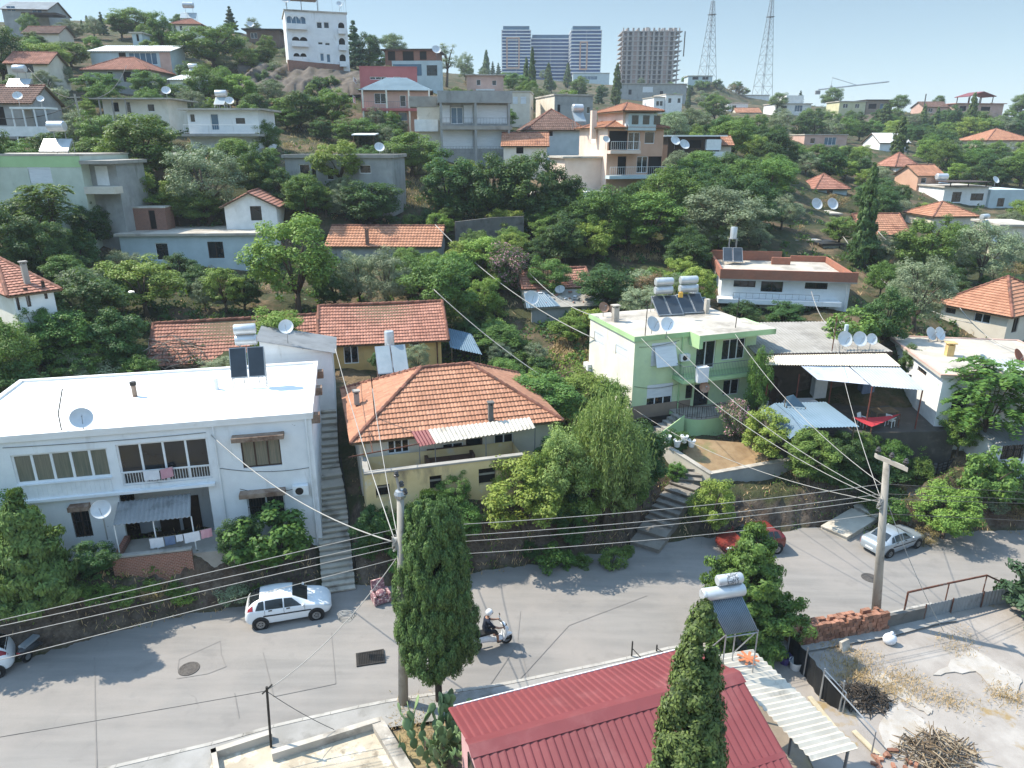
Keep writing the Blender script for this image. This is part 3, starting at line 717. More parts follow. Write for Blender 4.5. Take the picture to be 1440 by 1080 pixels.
def water_heater(label,loc,rz,panels=2,tanks=1,pw=.95,pl=1.9,tilt=.75,glassm=None,legs=.5,tank_r=.28,tank_l=1.3,upright=False,tube=False,tank_h=None,group='solar water heaters'):
    """panels face local -y and lean back; tanks behind the top edge"""
    t=thing('solar_water_heater',label,'solar heater',loc,rz,group)
    W_=panels*(pw+.06); x0=-W_/2; dy=math.cos(tilt)*pl; dz=math.sin(tilt)*pl
    for i in range(panels):
        x=x0+i*(pw+.06); a=(x,0,legs);b=(x+pw,0,legs);c=(x+pw,dy,legs+dz);d=(x,dy,legs+dz)
        n=Vector((0,-math.sin(tilt),math.cos(tilt)))
        mb=MB(); mb.slab(a,b,c,d,.08); p=mb.build('collector_panel',STEEL,t)
        sx=Vector((.035,0,0)); sy=Vector((0,math.cos(tilt),math.sin(tilt)))*.04; k=n*.006
        A,B,C_,D_=[Vector(q)+k for q in (a,b,c,d)]
        g=MB(); g.slab(A+sx+sy,B-sx+sy,C_-sx-sy,D_+sx-sy,.004); g.build('glazing',glassm or PANEL,p)
        if tube:
            g=MB(); q=int(pw/.075)
            for j in range(q):
                xx=x+.05+(pw-.1)*j/(q-1); g.tube([Vector((xx,0,legs))+n*.05+sy,Vector((xx,dy,legs+dz))+n*.05-sy*.2],.024,7)
            g.build('vacuum_tube',glassm or PANEL,p,True)
    mb=MB()
    for x in (x0+.06,-x0-.06):
        for y,z in ((.02,legs),(dy,legs+dz-.1)): mb.tube([(x,y,-.25),(x,y,z)],.022,6)
        mb.tube([(x,.02,.1),(x,dy,legs+dz*.75)],.016,6)
    mb.tube([(x0+.06,dy,legs+dz*.6),(-x0-.06,dy,.2)],.016,6)
    mb.tube([(x0+.06,0.02,legs-.03),(-x0-.06,.02,legs-.03)],.02,6)
    mb.build('stand',STEEL,t)
    th=tank_h if tank_h is not None else legs+dz+.1
    for i in range(tanks):
        if upright:
            x=(i-(tanks-1)/2)*(tank_r*2.3); g=MB(); g.lathe((x,dy+.45,th),[(0,0),(tank_r,.0),(tank_r,tank_l),(tank_r*.9,tank_l+.06),(0,tank_l+.08)],16); g.build('tank',TANK,t,40)
        else:
            z=th+(i>0)*tank_r*2.1; L=tank_l; g=MB(); xo=0
            g.lathe((-L/2,dy+.1+.0,z+tank_r),[(0,-.02),(tank_r*.9,0),(tank_r,.05),(tank_r,L-.05),(tank_r*.9,L),(0,L+.02)],16,0,(1,0,0)); g.build('tank',TANK,t,40)
    g=MB()
    if upright:
        g.box(-.35,dy+.1,-.2,-.3,dy+.15,th);g.box(.3,dy+.1,-.2,.35,dy+.15,th);g.box(-.35,dy+.75,-.2,-.3,dy+.8,th);g.box(.3,dy+.75,-.2,.35,dy+.8,th); g.box(-tank_r*1.3*tanks,dy+.1,th-.05,tank_r*1.3*tanks,dy+.8,th-.004)
    else:
        for x in (-tank_l*.35,tank_l*.35): g.box(x-.025,dy+.3,-.2,x+.025,dy+.35,th+.1); 
    g.build('tank_stand',STEEL,t)
    return t
def chimney(mb_parent,loc,w=.35,h=1.0,mat=None,cap=True,name='chimney',smat=None):
    x,y,z=loc; mb=MB(); mb.box(x-w/2,y-w/2,z-.3,x+w/2,y+w/2,z+h)
    if cap: mb.box(x-w*.7,y-w*.7,z+h+.12,x+w*.7,y+w*.7,z+h+.19); 
    if cap:
        for sx in (-1,1):
            for sy in (-1,1): mb.box(x+sx*w*.38-.04,y+sy*w*.38-.04,z+h,x+sx*w*.38+.04,y+sy*w*.38+.04,z+h+.12)
    return mb.build(name,mat or CONCD,mb_parent)
def aircon(parent,loc,rz=0,sz=.8,n='air_conditioner'):
    x,y,z=loc; mb=MB(); mb.box(x,y-.32,z,x+sz,y-.02,z+sz*.68); o=mb.build(n,WPAINT,parent)
    g=MB(); g.lathe((x+sz*.42,y-.325,z+sz*.34),[(0,0),(sz*.26,0),(sz*.26,.012),(0,.012)],16,0,(0,-1,0)); g.build('fan_grille',IRON,o); return o
# ================================================================= near houses
GRD=lambda x,y: h1(x,y)
# ---- H1 white two storey house
h=House('white_house','long white two storey flat roofed house with glazed upper balcony above the road','',depth=0,H=1) if False else House('white_house','long white two storey flat roofed house with a glazed upper balcony','',0,0) if False else House('white_house','long white two storey flat roofed house with a glazed upper balcony',PZ(-83,629,8.3),PZ(437,588,8.3),8.6,6.8,lm='the long white two storey house')
H1=h
oL=h.pxwin('f',(14,641),(158,670)); oR=h.pxwin('f',(162,626),(299,672)); oW=h.pxwin('f',(337,617),(397,654)); oG=h.pxwin('f',(346,694),(403,728)); oB=h.pxwin('f',(97,712),(132,754)); oV=h.pxwin('f',(166,694),(306,770))
oD=h.pxwin('f',(2,722),(14,766))
h.walls(WHITE_B,{'f':[oL,oR,oW,oG,oB,oV,oD]},mats=[WHITE_B,WHITE,WHITE_B])
h.win('f',*oL,nm=5,pane=CURT,fw=.09); h.win('f',*oR,nm=4,pane=GLASSD,fw=.08,rail=.3)
h.win('f',*oW,nm=3,frame=BRFRAME,pane=CURT,fw=.06); h.win('f',*oG,nm=2,bars=True); h.win('f',*oB,nm=2,frame=BRFRAME,bars=True); h.win('f',*oD,style='open')
# veranda recess
mb=MB(); a,b,c,d=oV
mb.box(a,.14,c,b,2.2,c+.02); mb.box(a,2.1,c,b,2.2,d); mb.build('veranda_floor',WHITE_B,h.t)
h2=[(.25,.18,.95),(.52,.24,.8)]
for fx,w_,hh in h2:
    x=a+(b-a)*fx; mb=MB(); mb.box(x,2.0,c+.05,x+.9,2.09,c+2.0); mb.build('door',BRFRAME,h.t)
mb=MB(); x,z0,x2,z1=oR[0],oR[2],oR[1],oR[3]
railing(mb,[(x+.05,-.1,z0),(x2-.05,-.1,z0)],.75,.12); mb.build('railing',WPAINT,h.t)
mb=MB(); k=int((oL[1]-oL[0])/.1)
for i in range(k):
    xx=oL[0]+i*.1; mb.box(xx,-.07-.012*(i%2),oL[2]-.75,xx+.097,-.003,oL[2]-.05)
mb.box(oL[0],-.12,oL[2]-.05,oL[1],-.003,oL[2]); mb.build('balcony_cladding',WPAINT,h.t)
mb=MB(); mb.box(oL[0]-.1,-.25,oL[2]-.88,oR[1]+.1,-.003,oL[2]-.75); mb.build('balcony_slab',WHITE_B,h.t)
CANO=M('window_hood','#b09a86','#8d6f58',1.5,.9,c3='#6b4a38',s3=1.2,t3=(.5,.65))
for (p,q,dep) in (((325,603),(400,612),.5),((336,680),(402,690),.5),((97,702),(128,712),.45)):
    x0,z1=h.hit(*p); x1,z0=h.hit(*q); mb=MB(); mb.box(x0,-dep,z0,x1,-.003,z0+.22); mb.build('window_hood',CANO,h.t)
x,z=h.hit(413,694); aircon(h.t,(x,0,z),0,.75)
h.flat(.1,.2,ROOFW,lip=.12,lipw=.22,edge=ROOFW)
# brown eave blocks on the right wall
mb=MB()
for y in (.4,4.6,7.6): mb.box(h.w+.003,y,h.H-.45,h.w+.4,y+.5,h.H-.02)
mb.build('eave_block',CANO,h.t)
# corrugated awning over the veranda
def awn(parent,hs,pts,offs,mat,pitch=.2,amp=.03,name='awning'):
    q=[]
    for p,o in zip(pts,offs):
        x,z=hs.hit(*p,off=o); q.append(Vector((x,o,z)))
    mb=MB(); mb.corr(q[0],q[1],q[2],q[3],pitch,amp,.012); mb.build(name,mat,parent); return q
q=awn(h.t,h,[(166,706),(268,694),(268,727),(159,739)],[-.02,-.02,-1.7,-1.7],FIBREG)
mb=MB()
for p in (q[2],q[3],q[2].lerp(q[3],.5)): mb.tube([(p.x,p.y+.1,p.z-.03),(p.x,p.y+.1,p.z-2.6)],.03,6)
mb.build('awning_post',WPAINT,h.t)
# brick terrace wall in front
P0=h.L(PR(161,786,0)); 
a_=h.hit(160,792,off=-2.0); b_=h.hit(270,772,off=-2.0)
t=thing('brick_terrace_wall','low crumbling red brick wall fronting the white house veranda','wall',h.o,h.rz)
mb=MB(); mb.box(a_[0],-2.2,-1.5,b_[0],-1.98,a_[1]+.3); mb.box(a_[0],-1.98,-1.5,a_[0]+.22,-.05,a_[1]+.3); mb.build('brickwork',BRICK,t)
mb=MB(); mb.box(a_[0]-.03,-2.24,a_[1]+.35,b_[0]+.03,-1.94,a_[1]+.42); mb.build('coping',CONC,t)
mb=MB(); mb.box(a_[0]+.23,-1.97,-1.5,b_[0]+2,.0,a_[1]+.02); mb.build('veranda_slab',CONC,t)
# laundry on the line
def laundry(label,p0,p1,items,line=True,group='laundry hung out to dry',drop=.55):
    p0=Vector(p0);p1=Vector(p1); t=thing('laundry_line',label,'laundry',p0,0,group); d=p1-p0
    mb=MB(); mb.tube([d*(i/8)+Vector((0,0,-.06*math.sin(math.pi*i/8))) for i in range(9)],.006,4); mb.build('line',CABLE,t)
    L=d.length; x=.04; u=d.normalized(); nn=Vector((-u.y,u.x,0)).normalized()
    for (w,hh,m) in items:
        g=MB(); n=6; base=len(g.v)
        for j in range(4):
            for i in range(n+1):
                f=(x+w*i/n)/L; p=d*min(f,1)+Vector((0,0,-.06*math.sin(math.pi*min(f,1))-.008-hh*j/3))+nn*(.03*math.sin(i*2.1+j)*(j>0)); g.v.append(tuple(p))
        for j in range(3):
            for i in range(n): a=j*(n+1)+i; g.f.append([a,a+1,a+n+2,a+n+1]); g.m.append(0); g.t.append(.5)
        b0=len(g.v); 
        for k in range(b0): p=Vector(g.v[k])+nn*.012; g.v.append(tuple(p))
        for f in list(g.f): g.f.append([b0+i for i in f][::-1]); g.m.append(0); g.t.append(.5)
        g.build('cloth',m,t,True); x+=w+.05
    return t
def HP(hs,px,py,off): x,z=hs.hit(px,py,off=off); return hs.W(x,off,z)
laundry('white towels and shirts drying on the veranda line of the white house',HP(h,208,758,-1.75),HP(h,298,742,-1.75),[(.6,.5,CLOTHW),(.45,.45,CLOTHB),(.3,.35,CLOTHW),(.7,.5,CLOTHW),(.5,.45,CLOTHP),(.5,.4,CLOTHW)])
laundry('pink and white cloths hanging on the upper balcony railing of the white house',HP(h,199,662,-.2),HP(h,243,656,-.2),[(.7,.5,CLOTHW),(.55,.5,CLOTHP),(.15,.3,CLOTHP)])
# roof things
def rp(hs,px,py,dz=.22): l=hs.up(px,py,hs.H+dz); return hs.W(l.x,l.y,hs.H+dz)
dish('white dish on a short mast on the white flat roof',rp(h,118,606),.55,-.9,.6,.6)
dish('white dish on a pole beside the grey corrugated awning of the white house',HP(h,150,752,-1.4),.48,-1.2,.55,1.3)
for (px_,py_,lab,mt) in ((190,557,'rust stained flue pipe with a dark cowl on the white flat roof',CANO),(305,547,'plain white vent pipe on the white flat roof',WPAINT)):
    t=thing('roof_vent',lab,'chimney',rp(h,px_,py_),0); mb=MB(); mb.cyl((0,0,-.2),(0,0,.6),.12,10); mb.build('pipe',mt,t)
    if mt is CANO:
        mb=MB(); mb.cyl((0,0,.6),(0,0,.78),.16,10); mb.build('cowl',IRON,t)
t=thing('iron_rod','thin dark iron rod leaning up from the white roof edge','rod',rp(h,87,608)); mb=MB(); mb.tube([(0,0,-.2),(.02,.0,.9),(.25,.3,2.0)],.025,6); mb.build('shaft',IRON,t)
water_heater('dark twin panel water heater standing at the back edge of the white roof',rp(h,352,545)+Vector((0,0,0)),h.rz,2,2,.85,1.6,1.25,PANEL,.6,.28,1.1)
# annex behind
h=House('white_annex','small white block with a grey sloping sheet roof behind the long white house',H1.W(H1.w-3.2,H1.d+1.0,7.4)+Vector((0,0,0)),H1.W(H1.w+.9,H1.d+1.0,7.4),3.4,4.2)
h.walls(WHITE_B,{},mats=[WHITE_B,WHITE,WHITE_B],top=False)
mb=MB(); mb.add([(0,0,h.H-.02),(h.w,0,h.H-.02),(0,0,h.H+.9),(0,h.d,h.H-.02),(h.w,h.d,h.H-.02),(0,h.d,h.H+.9)],[(0,1,2),(3,5,4),(0,2,5,3)]); mb.build('gable',WHITE_B,h.t)
mb=MB(); mb.corr((h.w+.3,-.3,h.H-.05),(h.w+.3,h.d+.2,h.H-.05),(-.2,h.d+.2,h.H+1.02),(-.2,-.3,h.H+1.02),.2,.025,.02); mb.build('roof',FIBREG,h.t)
ANX=h
dish('white dish on a bracket over the grey sheet roof of the white annex',h.W(1.6,.3,h.H+.7),.5,-1.4,.5,.9)
# ---- H2 orange hip roof house
h=House('hip_roof_house','low cream house with a broad orange tiled hip roof beside the stairs',PZ(504,613,6.5),PZ(778,584,6.5),8.0,3.1,lm='the orange hip roofed house'); H2=h
w1=h.pxwin('f',(544,612),(576,636)); d1=h.pxwin('f',(655,618),(679,648)); w2=h.pxwin('f',(622,625),(652,637)); w3=h.pxwin('f',(695,612),(722,630))
h.walls(BEIGE,{'f':[w1,d1,w2,w3]})
h.win('f',*w1,nm=3); h.win('f',*d1,style='door',nm=1,frame=BRFRAME,pane=GLASSD); h.win('f',*w2,nm=2); h.win('f',*w3,nm=2)
h.tiles('hip',2.15,.45,TILE,2,ridge=(4.05,6.9),tl=.36,tw=.2)
l=h.up(690,585,h.H+.35); chimney(h.t,(l.x,l.y,l.z-.1),.26,.75,CONCD)
l=h.up(494,562,h.H+.6); chimney(h.t,(l.x+.3,l.y,l.z),.3,.35,CONC)
q=awn(h.t,h,[(601,604),(745,587),(753,602),(612,624)],[-.35,-.35,-1.5,-1.5],FIBRE,.22,.035,'awning')
q2=awn(h.t,h,[(578,607),(602,604.5),(613,624),(590,628)],[-.35,-.35,-1.5,-1.5],METR,.18,.03,'red_awning')
mb=MB()
for p in (q[2],q[3],q[2].lerp(q[3],.5),q2[3]): mb.tube([(p.x,p.y+.08,p.z-.02),(p.x,p.y+.08,.6)],.03,6)
mb.build('awning_post',RAILM,h.t)
mb=MB(); x0,z0=h.hit(490,643,off=-1.9); x1,z1=h.hit(590,624,off=-1.5); mb.tube([(x0,-1.9,z0),(x1,-1.5,z1)],.035,7); mb.tube([(x0+1.2,-1.8,z0+.05),(x0+1.2,-.1,z0+.5)],.025,6); mb.build('pergola_bar',RUST,h.t)
# patio retaining wall
t=thing('patio_wall','stained yellow patio retaining wall with small square openings below the hip roof','wall',h.o,h.rz); PW=t
y0=-2.3; xa,zt_=h.hit(512,660,off=y0); xb,_=h.hit(735,640,off=y0); 
wops=[h_ for h_ in ((528,683,549,698),(604,670,622,688),(673,660,698,680))]
hh=House.__new__(House); hh.__dict__.update(h.__dict__); hh.t=t
ops=[]
for a,b,c,d in wops:
    u0,v1=h.hit(a,b,off=y0);u1,v0=h.hit(c,d,off=y0); ops.append((u0,u1,v0,v1))
ztop=h.hit(620,655,off=y0)[1]
hh.walls(STAIN,{'f':ops},box=(xa,y0,xb,-.25,-3.0,ztop),name='wall',top=False,reveal=.3)
for o in ops:
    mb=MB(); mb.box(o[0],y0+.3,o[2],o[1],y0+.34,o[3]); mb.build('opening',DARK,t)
mb=MB(); mb.box(xa+.26,y0+.26,ztop-.95,xb-.01,-.02,ztop-.85); mb.build('patio_floor',CONC,t)
mb=MB(); mb.box(xa-.04,y0-.05,ztop,xb+.04,y0+.26,ztop+.09); mb.box(xa-.04,y0+.26,ztop,xa+.26,-.3,ztop+.09); mb.build('coping',CONC,t)
x0,z0=h.hit(604,645,off=-.9); t=thing('sofa','old brown sofa under the awning of the orange hip roofed house','sofa',h.W(x0,-.9,ztop-.85),h.rz)
mb=MB(); mb.box(0,0,.12,2.3,.75,.42); mb.build('seat',M('sofa_brown','#6a5040','#5b4436',3),t); mb=MB(); mb.box(0,.66,.42,2.3,.85,.85); mb.build('backrest',M('sofa_brown','#6a5040','#5b4436',3),t)
mb=MB(); mb.box(-.18,0,.12,-.003,.85,.6); mb.box(2.303,0,.12,2.48,.85,.6); mb.build('armrest',M('sofa_brown','#6a5040','#5b4436',3),t)
mb=MB(); [mb.box(x,y,0,x+.07,y+.07,.12) for x in (0,2.2) for y in (.02,.7)]; mb.build('leg',WOOD,t)
water_heater('pale twin panel water heater behind the orange hip roof ridge',h.W(2.7,6.2,h.H+.9),h.rz,2,1,.9,1.9,.8,PANELL,.4,.3,1.1,upright=True,tank_h=1.4)
t=thing('antenna_mast','tall thin black mast with guy at the left hip of the orange roof','mast',h.W(1.0,.9,h.H+.35)); mb=MB(); mb.tube([(0,0,-.4),(-.1,.1,2.6)],.03,6); mb.build('pole',IRON,t)
# ---- H3 yellow house
h=House('yellow_house','yellow ochre house with a weathered red tiled gable roof above the hip roof','' if False else PZ(457,481,7.8),PZ(620,473,7.8),7.4,2.6,lm='the yellow ochre house'); H3=h
w=h.pxwin('f',(482,482),(505,511)); w2=h.pxwin('f',(575,477),(590,486))
h.walls(YELLOW,{'f':[w,w2]}); h.win('f',*w,nm=2); h.win('f',*w2,nm=1)
h.tiles('gable',1.75,.5,TILER,2,gable=YELLOW,tl=.37,sag=.1)
water_heater('white boxy water heater standing in front of the yellow house wall',h.W(h.w*.6,-1.6,.7),h.rz,1,1,.6,.9,.8,PANELL,.3,.28,.8)
# lean-to at its right
h_=h; t=thing('lean_to_canopy','small sagging pale sheet canopy at the right end of the yellow house','canopy',h.W(h.w+.6,0,0),h.rz)
mb=MB(); mb.corr((0,-.6,1.9),(2.3,-.4,1.2),(2.0,3.0,1.9),(0,3.0,2.5),.2,.03); mb.build('sheet',SHEETB,t)
mb=MB(); [mb.tube([(x,y,-1.5),(x,y,z)],.035,6) for x,y,z in ((.1,-.5,1.9),(2.2,-.3,1.2),(1.9,2.9,1.9))]; mb.build('post',WOOD,t)
# ---- H4 red tile house behind white house
h=House('tiled_house','low house with a long red tiled roof and tarpaulins under its eave',PZ(218,509,7.1),PZ(440,494,7.1),6.6,2.6,lm='the long red tiled roof behind the white house'); H4=h
h.walls(GREY,{}); h.tiles('gable',1.85,.45,TILER,2,gable=GREY,tl=.37,sag=.12)
for i,(fx,ww,m) in enumerate(((.02,1.6,TARPK),(.22,1.2,TARPK),(.38,1.1,FIBREG),(.52,1.5,TARPK))):
    mb=MB(); x=h.w*fx; n=8
    for j in range(4):
        for k in range(n+1): mb.v.append((x+ww*k/n,-.42+.07*math.sin(k*1.9+j)-.02*j,h.H-.2-j*.45+.05*math.sin(k*.8)*(j==3)))
    for j in range(3):
        for k in range(n): a=j*(n+1)+k; mb.f.append([a,a+1,a+n+2,a+n+1]); mb.m.append(0); mb.t.append(.5)
    mb.build('tarpaulin',m,h.t,True)
laundry('pink and white washing hung left of the long red tiled roof',PZ(192,513,6.4),PZ(213,514,6.4),[(.45,.5,CLOTHW),(.35,.6,CLOTHP)])
water_heater('tall twin panel water heater left of the long red tiled roof',PZ(195,452,8.0)+Vector((0,0,-.8)),.25,2,1,1.05,1.5,.75,PANELL,.6,.36,1.3,tank_h=2.3)
# brick shed supporting it
q=PZ(195,455,7.4); t=thing('brick_shed','narrow dark brick shed under the water heater left of the red tiled roof','shed',(q.x-1.3,q.y+.2,4.0),.25)
mb=MB(); mb.box(0,0,-1.5,2.7,2.4,3.0); mb.build('wall',brickmat('brick_old','#7d5644','#6b4a3b','#8a7767',3),t); mb=MB(); mb.box(-.1,-.1,3.0,2.8,2.5,3.12); mb.build('roof',CONC,t)
# ---- H5 green house
A=PZ(893.5,474,9.0); yaw=.33; B=A+Vector((math.cos(yaw),math.sin(yaw),0))*9.5
A.z-=.3;B.z-=.3
h=House('green_house','pale green two storey flat roofed house with balconies and roof water heaters',A,B,6.9,6.3,lm='the pale green two storey house'); H5=h
ow=dict(a=h.pxwin('f',(917,483),(949,512)),b=h.pxwin('f',(910.5,542),(944.5,569)),c=h.pxwin('f',(980.5,481),(1004,517)),d=h.pxwin('f',(1017,478),(1046,504)),e=h.pxwin('f',(965,542),(973,560)),f=h.pxwin('f',(977,541),(995,569)),g=h.pxwin('f',(1018,535),(1038,554)))
ol=[h.pxwin('l',(836,462),(849,488)),h.pxwin('l',(866,480),(882,507))]
print('green ops',{k:[round(x,2) for x in v] for k,v in ow.items()},[[round(x,2) for x in v] for v in ol])
h.walls(GREEN,{'f':list(ow.values()),'l':ol},mats=[GREEN,CREAM,GREEN])
h.win('f',*ow['a'],nm=2,sh=.97); h.win('f',*ow['b'],nm=3,sh=.6); h.win('f',*ow['c'],style='door',nm=2); h.win('f',*ow['d'],nm=3); h.win('f',*ow['e'],nm=1,frame=BRFRAME); h.win('f',*ow['f'],style='door',nm=1,frame=BRFRAME); h.win('f',*ow['g'],nm=2)
for o in ol: h.win('l',*o,nm=2,sh=.9)
# awning style tilted shutter
a,b,c,d=ow['a']; mb=MB(); mb.slab((a+.2,-.5,c+.05),(b-.05,-.5,c+.05),(b-.05,-.03,d-.3),(a+.2,-.03,d-.3),.03); mb.build('shutter',SHUT,h.t)
x,z=h.hit(954,507); aircon(h.t,(x,0,z),0,.7)
for p_ in ((829,520),(852,541)):
    y,z=h.hit(*p_,face='l'); mb=MB(); mb.box(-.34,y-.4,z,-.02,y+.4,z+.55); mb.build('air_conditioner',WPAINT,h.t)
mb=MB(); mb.box(-.012,-.012,-h.found,ow['f'][0]-.25,-.002,h.hit(905,569)[1]-.04); mb.build('plinth',TAUPE,h.t)
h.flat(.08,.3,CONCL,lip=.0); 
mb=MB(); xo=h.hit(968,479)[0]; mb.box(xo,-1.3,h.H-.02,h.w+.5,-.085,h.H+.34); mb.box(xo,-1.3,h.H-.55,xo+.28,-.09,h.H-.02); mb.box(h.w+.085,-1.3,h.H-.01,h.w+.5,2.2,h.H+.31)
mb.build('roof_overhang',GREEND,h.t)
mb=MB(); mb.box(xo+.02,-1.28,h.H+.345,h.w+.48,-.09,h.H+.36); mb.build('overhang_screed',CONCL,h.t)
mb=MB(); mb.box(-.1,-.105,h.H+.0,xo-.005,-.083,h.H+.34); mb.box(-.105,-.09,h.H,-.083,h.d+.08,h.H+.34); mb.build('parapet',GREEND,h.t)
zb=h.hit(1000,532,off=-1.35)[1]; xb0=h.hit(961,530,off=-1.35)[0]
mb=MB(); mb.box(xb0,-1.35,zb-.2,h.w+.3,-.005,zb+.05); mb.build('balcony_slab',GREEND,h.t)
mb=MB(); railing(mb,[(xb0+.03,-.05,zb+.05),(xb0+.03,-1.31,zb+.05),(h.w+.27,-1.31,zb+.05)],.95,.12); mb.build('railing',RAILM,h.t)
# clothes box / white cover at balcony corner
mb=MB(); mb.box(xb0+.9,-1.7,zb-.1,xb0+1.7,-1.36,zb+.95); mb.build('balcony_cover',CLOTHW,h.t)
zl=h.hit(1000,588,off=-2.2)[1]; xl=h.hit(966,588,off=-2.2)[0]
print('green z',zb,zl,xb0,xl,h.w)
# curved lower terrace
mb=MB(); poly=[(xl,-.01)]+[(xl+1.4-1.4*math.cos(a),-.9-1.4*math.sin(a)) for a in np.linspace(0,math.pi/2,8)]+[(h.w+.6,-2.3),(h.w+.6,-.01)]
mb.prism([(x,y,-h.found) for x,y in poly],(0,0,h.found+zl)); mb.build('terrace_base',GREEND,h.t)
mb=MB(); mb.prism([(x,y,zl+.003) for x,y in poly],(0,0,.08)); mb.build('terrace_floor',CONC,h.t)
mb=MB(); railing(mb,[(x,y,zl+.08) for x,y in poly[1:-1]],.85,.13); mb.build('terrace_railing',BRFRAME,h.t)
# arched entrance stair, left of the terrace
mb=MB(); n=9; xs0=xl-2.9; zg=-.5
for i in range(n):
    x=xs0+(xl-xs0)*i/n; z=zg+(zl+.08-zg)*(i+1)/n; mb.box(x,-1.9,z-.35-.0*(i),x+(xl-xs0)/n+.01,-.75,z)
mb.build('entrance_stair',CONC,h.t)
mb=MB(); pts=[(xs0,zg-.6),(xs0,zg+.25)]; 
pts+= [(xl-.02,zl+.35),(xl-.02,zg-.6),(xl-.3,zg-.6)]+[(xl-.3-1.0*(1-math.cos(a)) ,zg-.6+1.35*math.sin(a)) for a in np.linspace(0.1,math.pi,9)]
mb.prism([(x,-1.95,z) for x,z in pts],(0,.06,0)); mb.build('stair_arch',GREEND,h.t)
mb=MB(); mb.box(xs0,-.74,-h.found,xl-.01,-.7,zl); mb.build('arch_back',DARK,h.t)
for px_,py_,r_,lab,mt in ((916,462,.62,'large white dish standing near the front roof edge of the green house',DISHM),(937,463,.6,'second white dish close behind the first on the green house roof',WPAINT),(848,437,.45,'rusty orange dish at the left back corner of the green house roof',DISHR),(862,440,.45,'brown weathered dish next to the chimney of the green house',DISHR)):
    dish(lab,rp(h,px_,py_+8,.3),r_,-.9 if mt is DISHM else -1.2,.55,.65,mt)
dish('small rusty dish on a bracket below the upper balcony of the green house',h.W(xb0+1.5,-1.6,zb-1.0),.42,-1.4,.5,.5,DISHR)
l=h.up(865,452,h.H+.3); chimney(h.t,(l.x,l.y,l.z),.4,1.0,CONCL)
l=h.up(993,441,h.H+.3); chimney(h.t,(l.x,l.y,l.z),.3,1.1,CONCL,False)
for i,(px_,tk,lab) in enumerate(((945,440,'left pair of dark panels with double drum on the green house roof'),(980,437,'right pair of dark panels with double drum on the green house roof'))):
    water_heater(lab,rp(h,px_-1,tk+5,.3),h.rz-.12,2,2,.95,1.9,.6,PANEL,.15,.3,1.35)
t=thing('fuel_can','yellow plastic jerry can between the tanks on the green house roof','can',rp(h,957,418,1.9)); mb=MB(); mb.box(-.14,-.1,0,.14,.1,.34); mb.cyl((.07,0,.34),(.07,0,.4),.04,8); mb.build('body',M('plastic_yellow','#e8b52c','#dba722',2,.5),t); mb=MB(); mb.tube([(-.1,0,.34),(-.08,0,.42),(.02,0,.42),(.03,0,.34)],.018,6); mb.build('handle',M('plastic_yellow','#e8b52c','#dba722',2,.5),t)
water_heater('single pale upright tank heater at the right corner of the green house roof',h.W(h.w-.3,h.d-.6,h.H+.2),h.rz,2,1,.7,1.0,.6,PANEL,.1,.28,.55,upright=True,tank_h=1.0)
for px_,py_,lab in ((907,472,'iron antenna pole at the front roof edge of the green house'),(1034,462,'iron pole near the right front of the green house roof')):
    t=thing('antenna_pole',lab,'pole',rp(h,px_,py_,.3)); mb=MB(); mb.tube([(0,0,-.1),(.05,0,2.1)],.03,6); mb.build('shaft',IRON,t)
# garden wall of the green house
def wall_run(name,label,pts,h_top,th=.25,mat=CONC,cop=None,down=1.5,cat='wall',parent_group=None):
    t=thing(name,label,cat,(pts[0].x,pts[0].y,pts[0].z),0,parent_group); mb=MB(); cb=MB()
    for a,b in zip(pts[:-1],pts[1:]):
        d=(b-a); d2=Vector((d.x,d.y,0)).normalized(); n=Vector((-d2.y,d2.x,0))*th/2; o=pts[0]
        mb.obox(a-o-n-Vector((0,0,down)),d+d2*.1,n*2,(0,0,h_top+down))
        cb.obox(a-o-n*1.2+Vector((0,0,h_top+.002)),d+d2*.1,n*2.4,(0,0,.06))
    mb.build('wall',mat,t)
    if cop: cb.build('coping',cop,t)
    return t
gp=[PY(905,612,42.5),PY(950,637,40.8),PY(998,668,39.2)]
wall_run('garden_wall','sunlit beige garden wall running down beside the curved steps',gp,.1,.3,BEIGE,CONCL,2.2)
wall_run('garden_wall','low grey wall edging the dry garden in front of the green house',[gp[2],PY(1060,657,39.8),PY(1112,648,40.4)],.1,.3,GREY,CONCL,2.0)
DRYG=M('dry_garden_soil','#b3946a','#a08058',1.5,.95,c3='#8f8a55',s3=1,t3=(.55,.7),bump=.3)
mb=MB(); mb.prism([tuple(gp[1]+Vector((.6,.5,-.35))),tuple(gp[2]+Vector((.3,.3,-.25))),tuple(PY(1110,650,40.6)+Vector((0,0,-.2))),tuple(PY(1085,628,42.8)),tuple(PY(960,618,42.4))],(0,0,.12)); o=mb.build('garden_soil',DRYG); setp(o,kind='structure')
# ---- H6 house with brick parapet
A=PZ(1017,376,10.9);B=PZ(1199,381,10.9);A.z-=.8;B.z-=.8
h=House('brick_parapet_house','white two storey house with a red brick roof parapet and a dark lower floor',A,B,9.5,4.6,lm='the white house with the brick parapet'); H6=h
ws=[h.pxwin('f',(1033,386),(1062,404)),h.pxwin('f',(1134,387),(1163,407)),h.pxwin('f',(1072,386),(1100,411))]
zs=h.hit(1090,424)[1]
low=[h.pxwin('f',(1032,432),(1076,458)),h.pxwin('f',(1080,432),(1148,458))]
h.walls(WHITE_B,{'f':ws+low},mats=[WHITE_B,WHITE,WHITE_B])
h.win('f',*ws[0],nm=3,frame=BRFRAME); h.win('f',*ws[1],nm=2,frame=BRFRAME,bars=True); h.win('f',*ws[2],style='door',nm=2,frame=BRFRAME); h.win('f',*low[0],style='open'); h.win('f',*low[1],style='open')
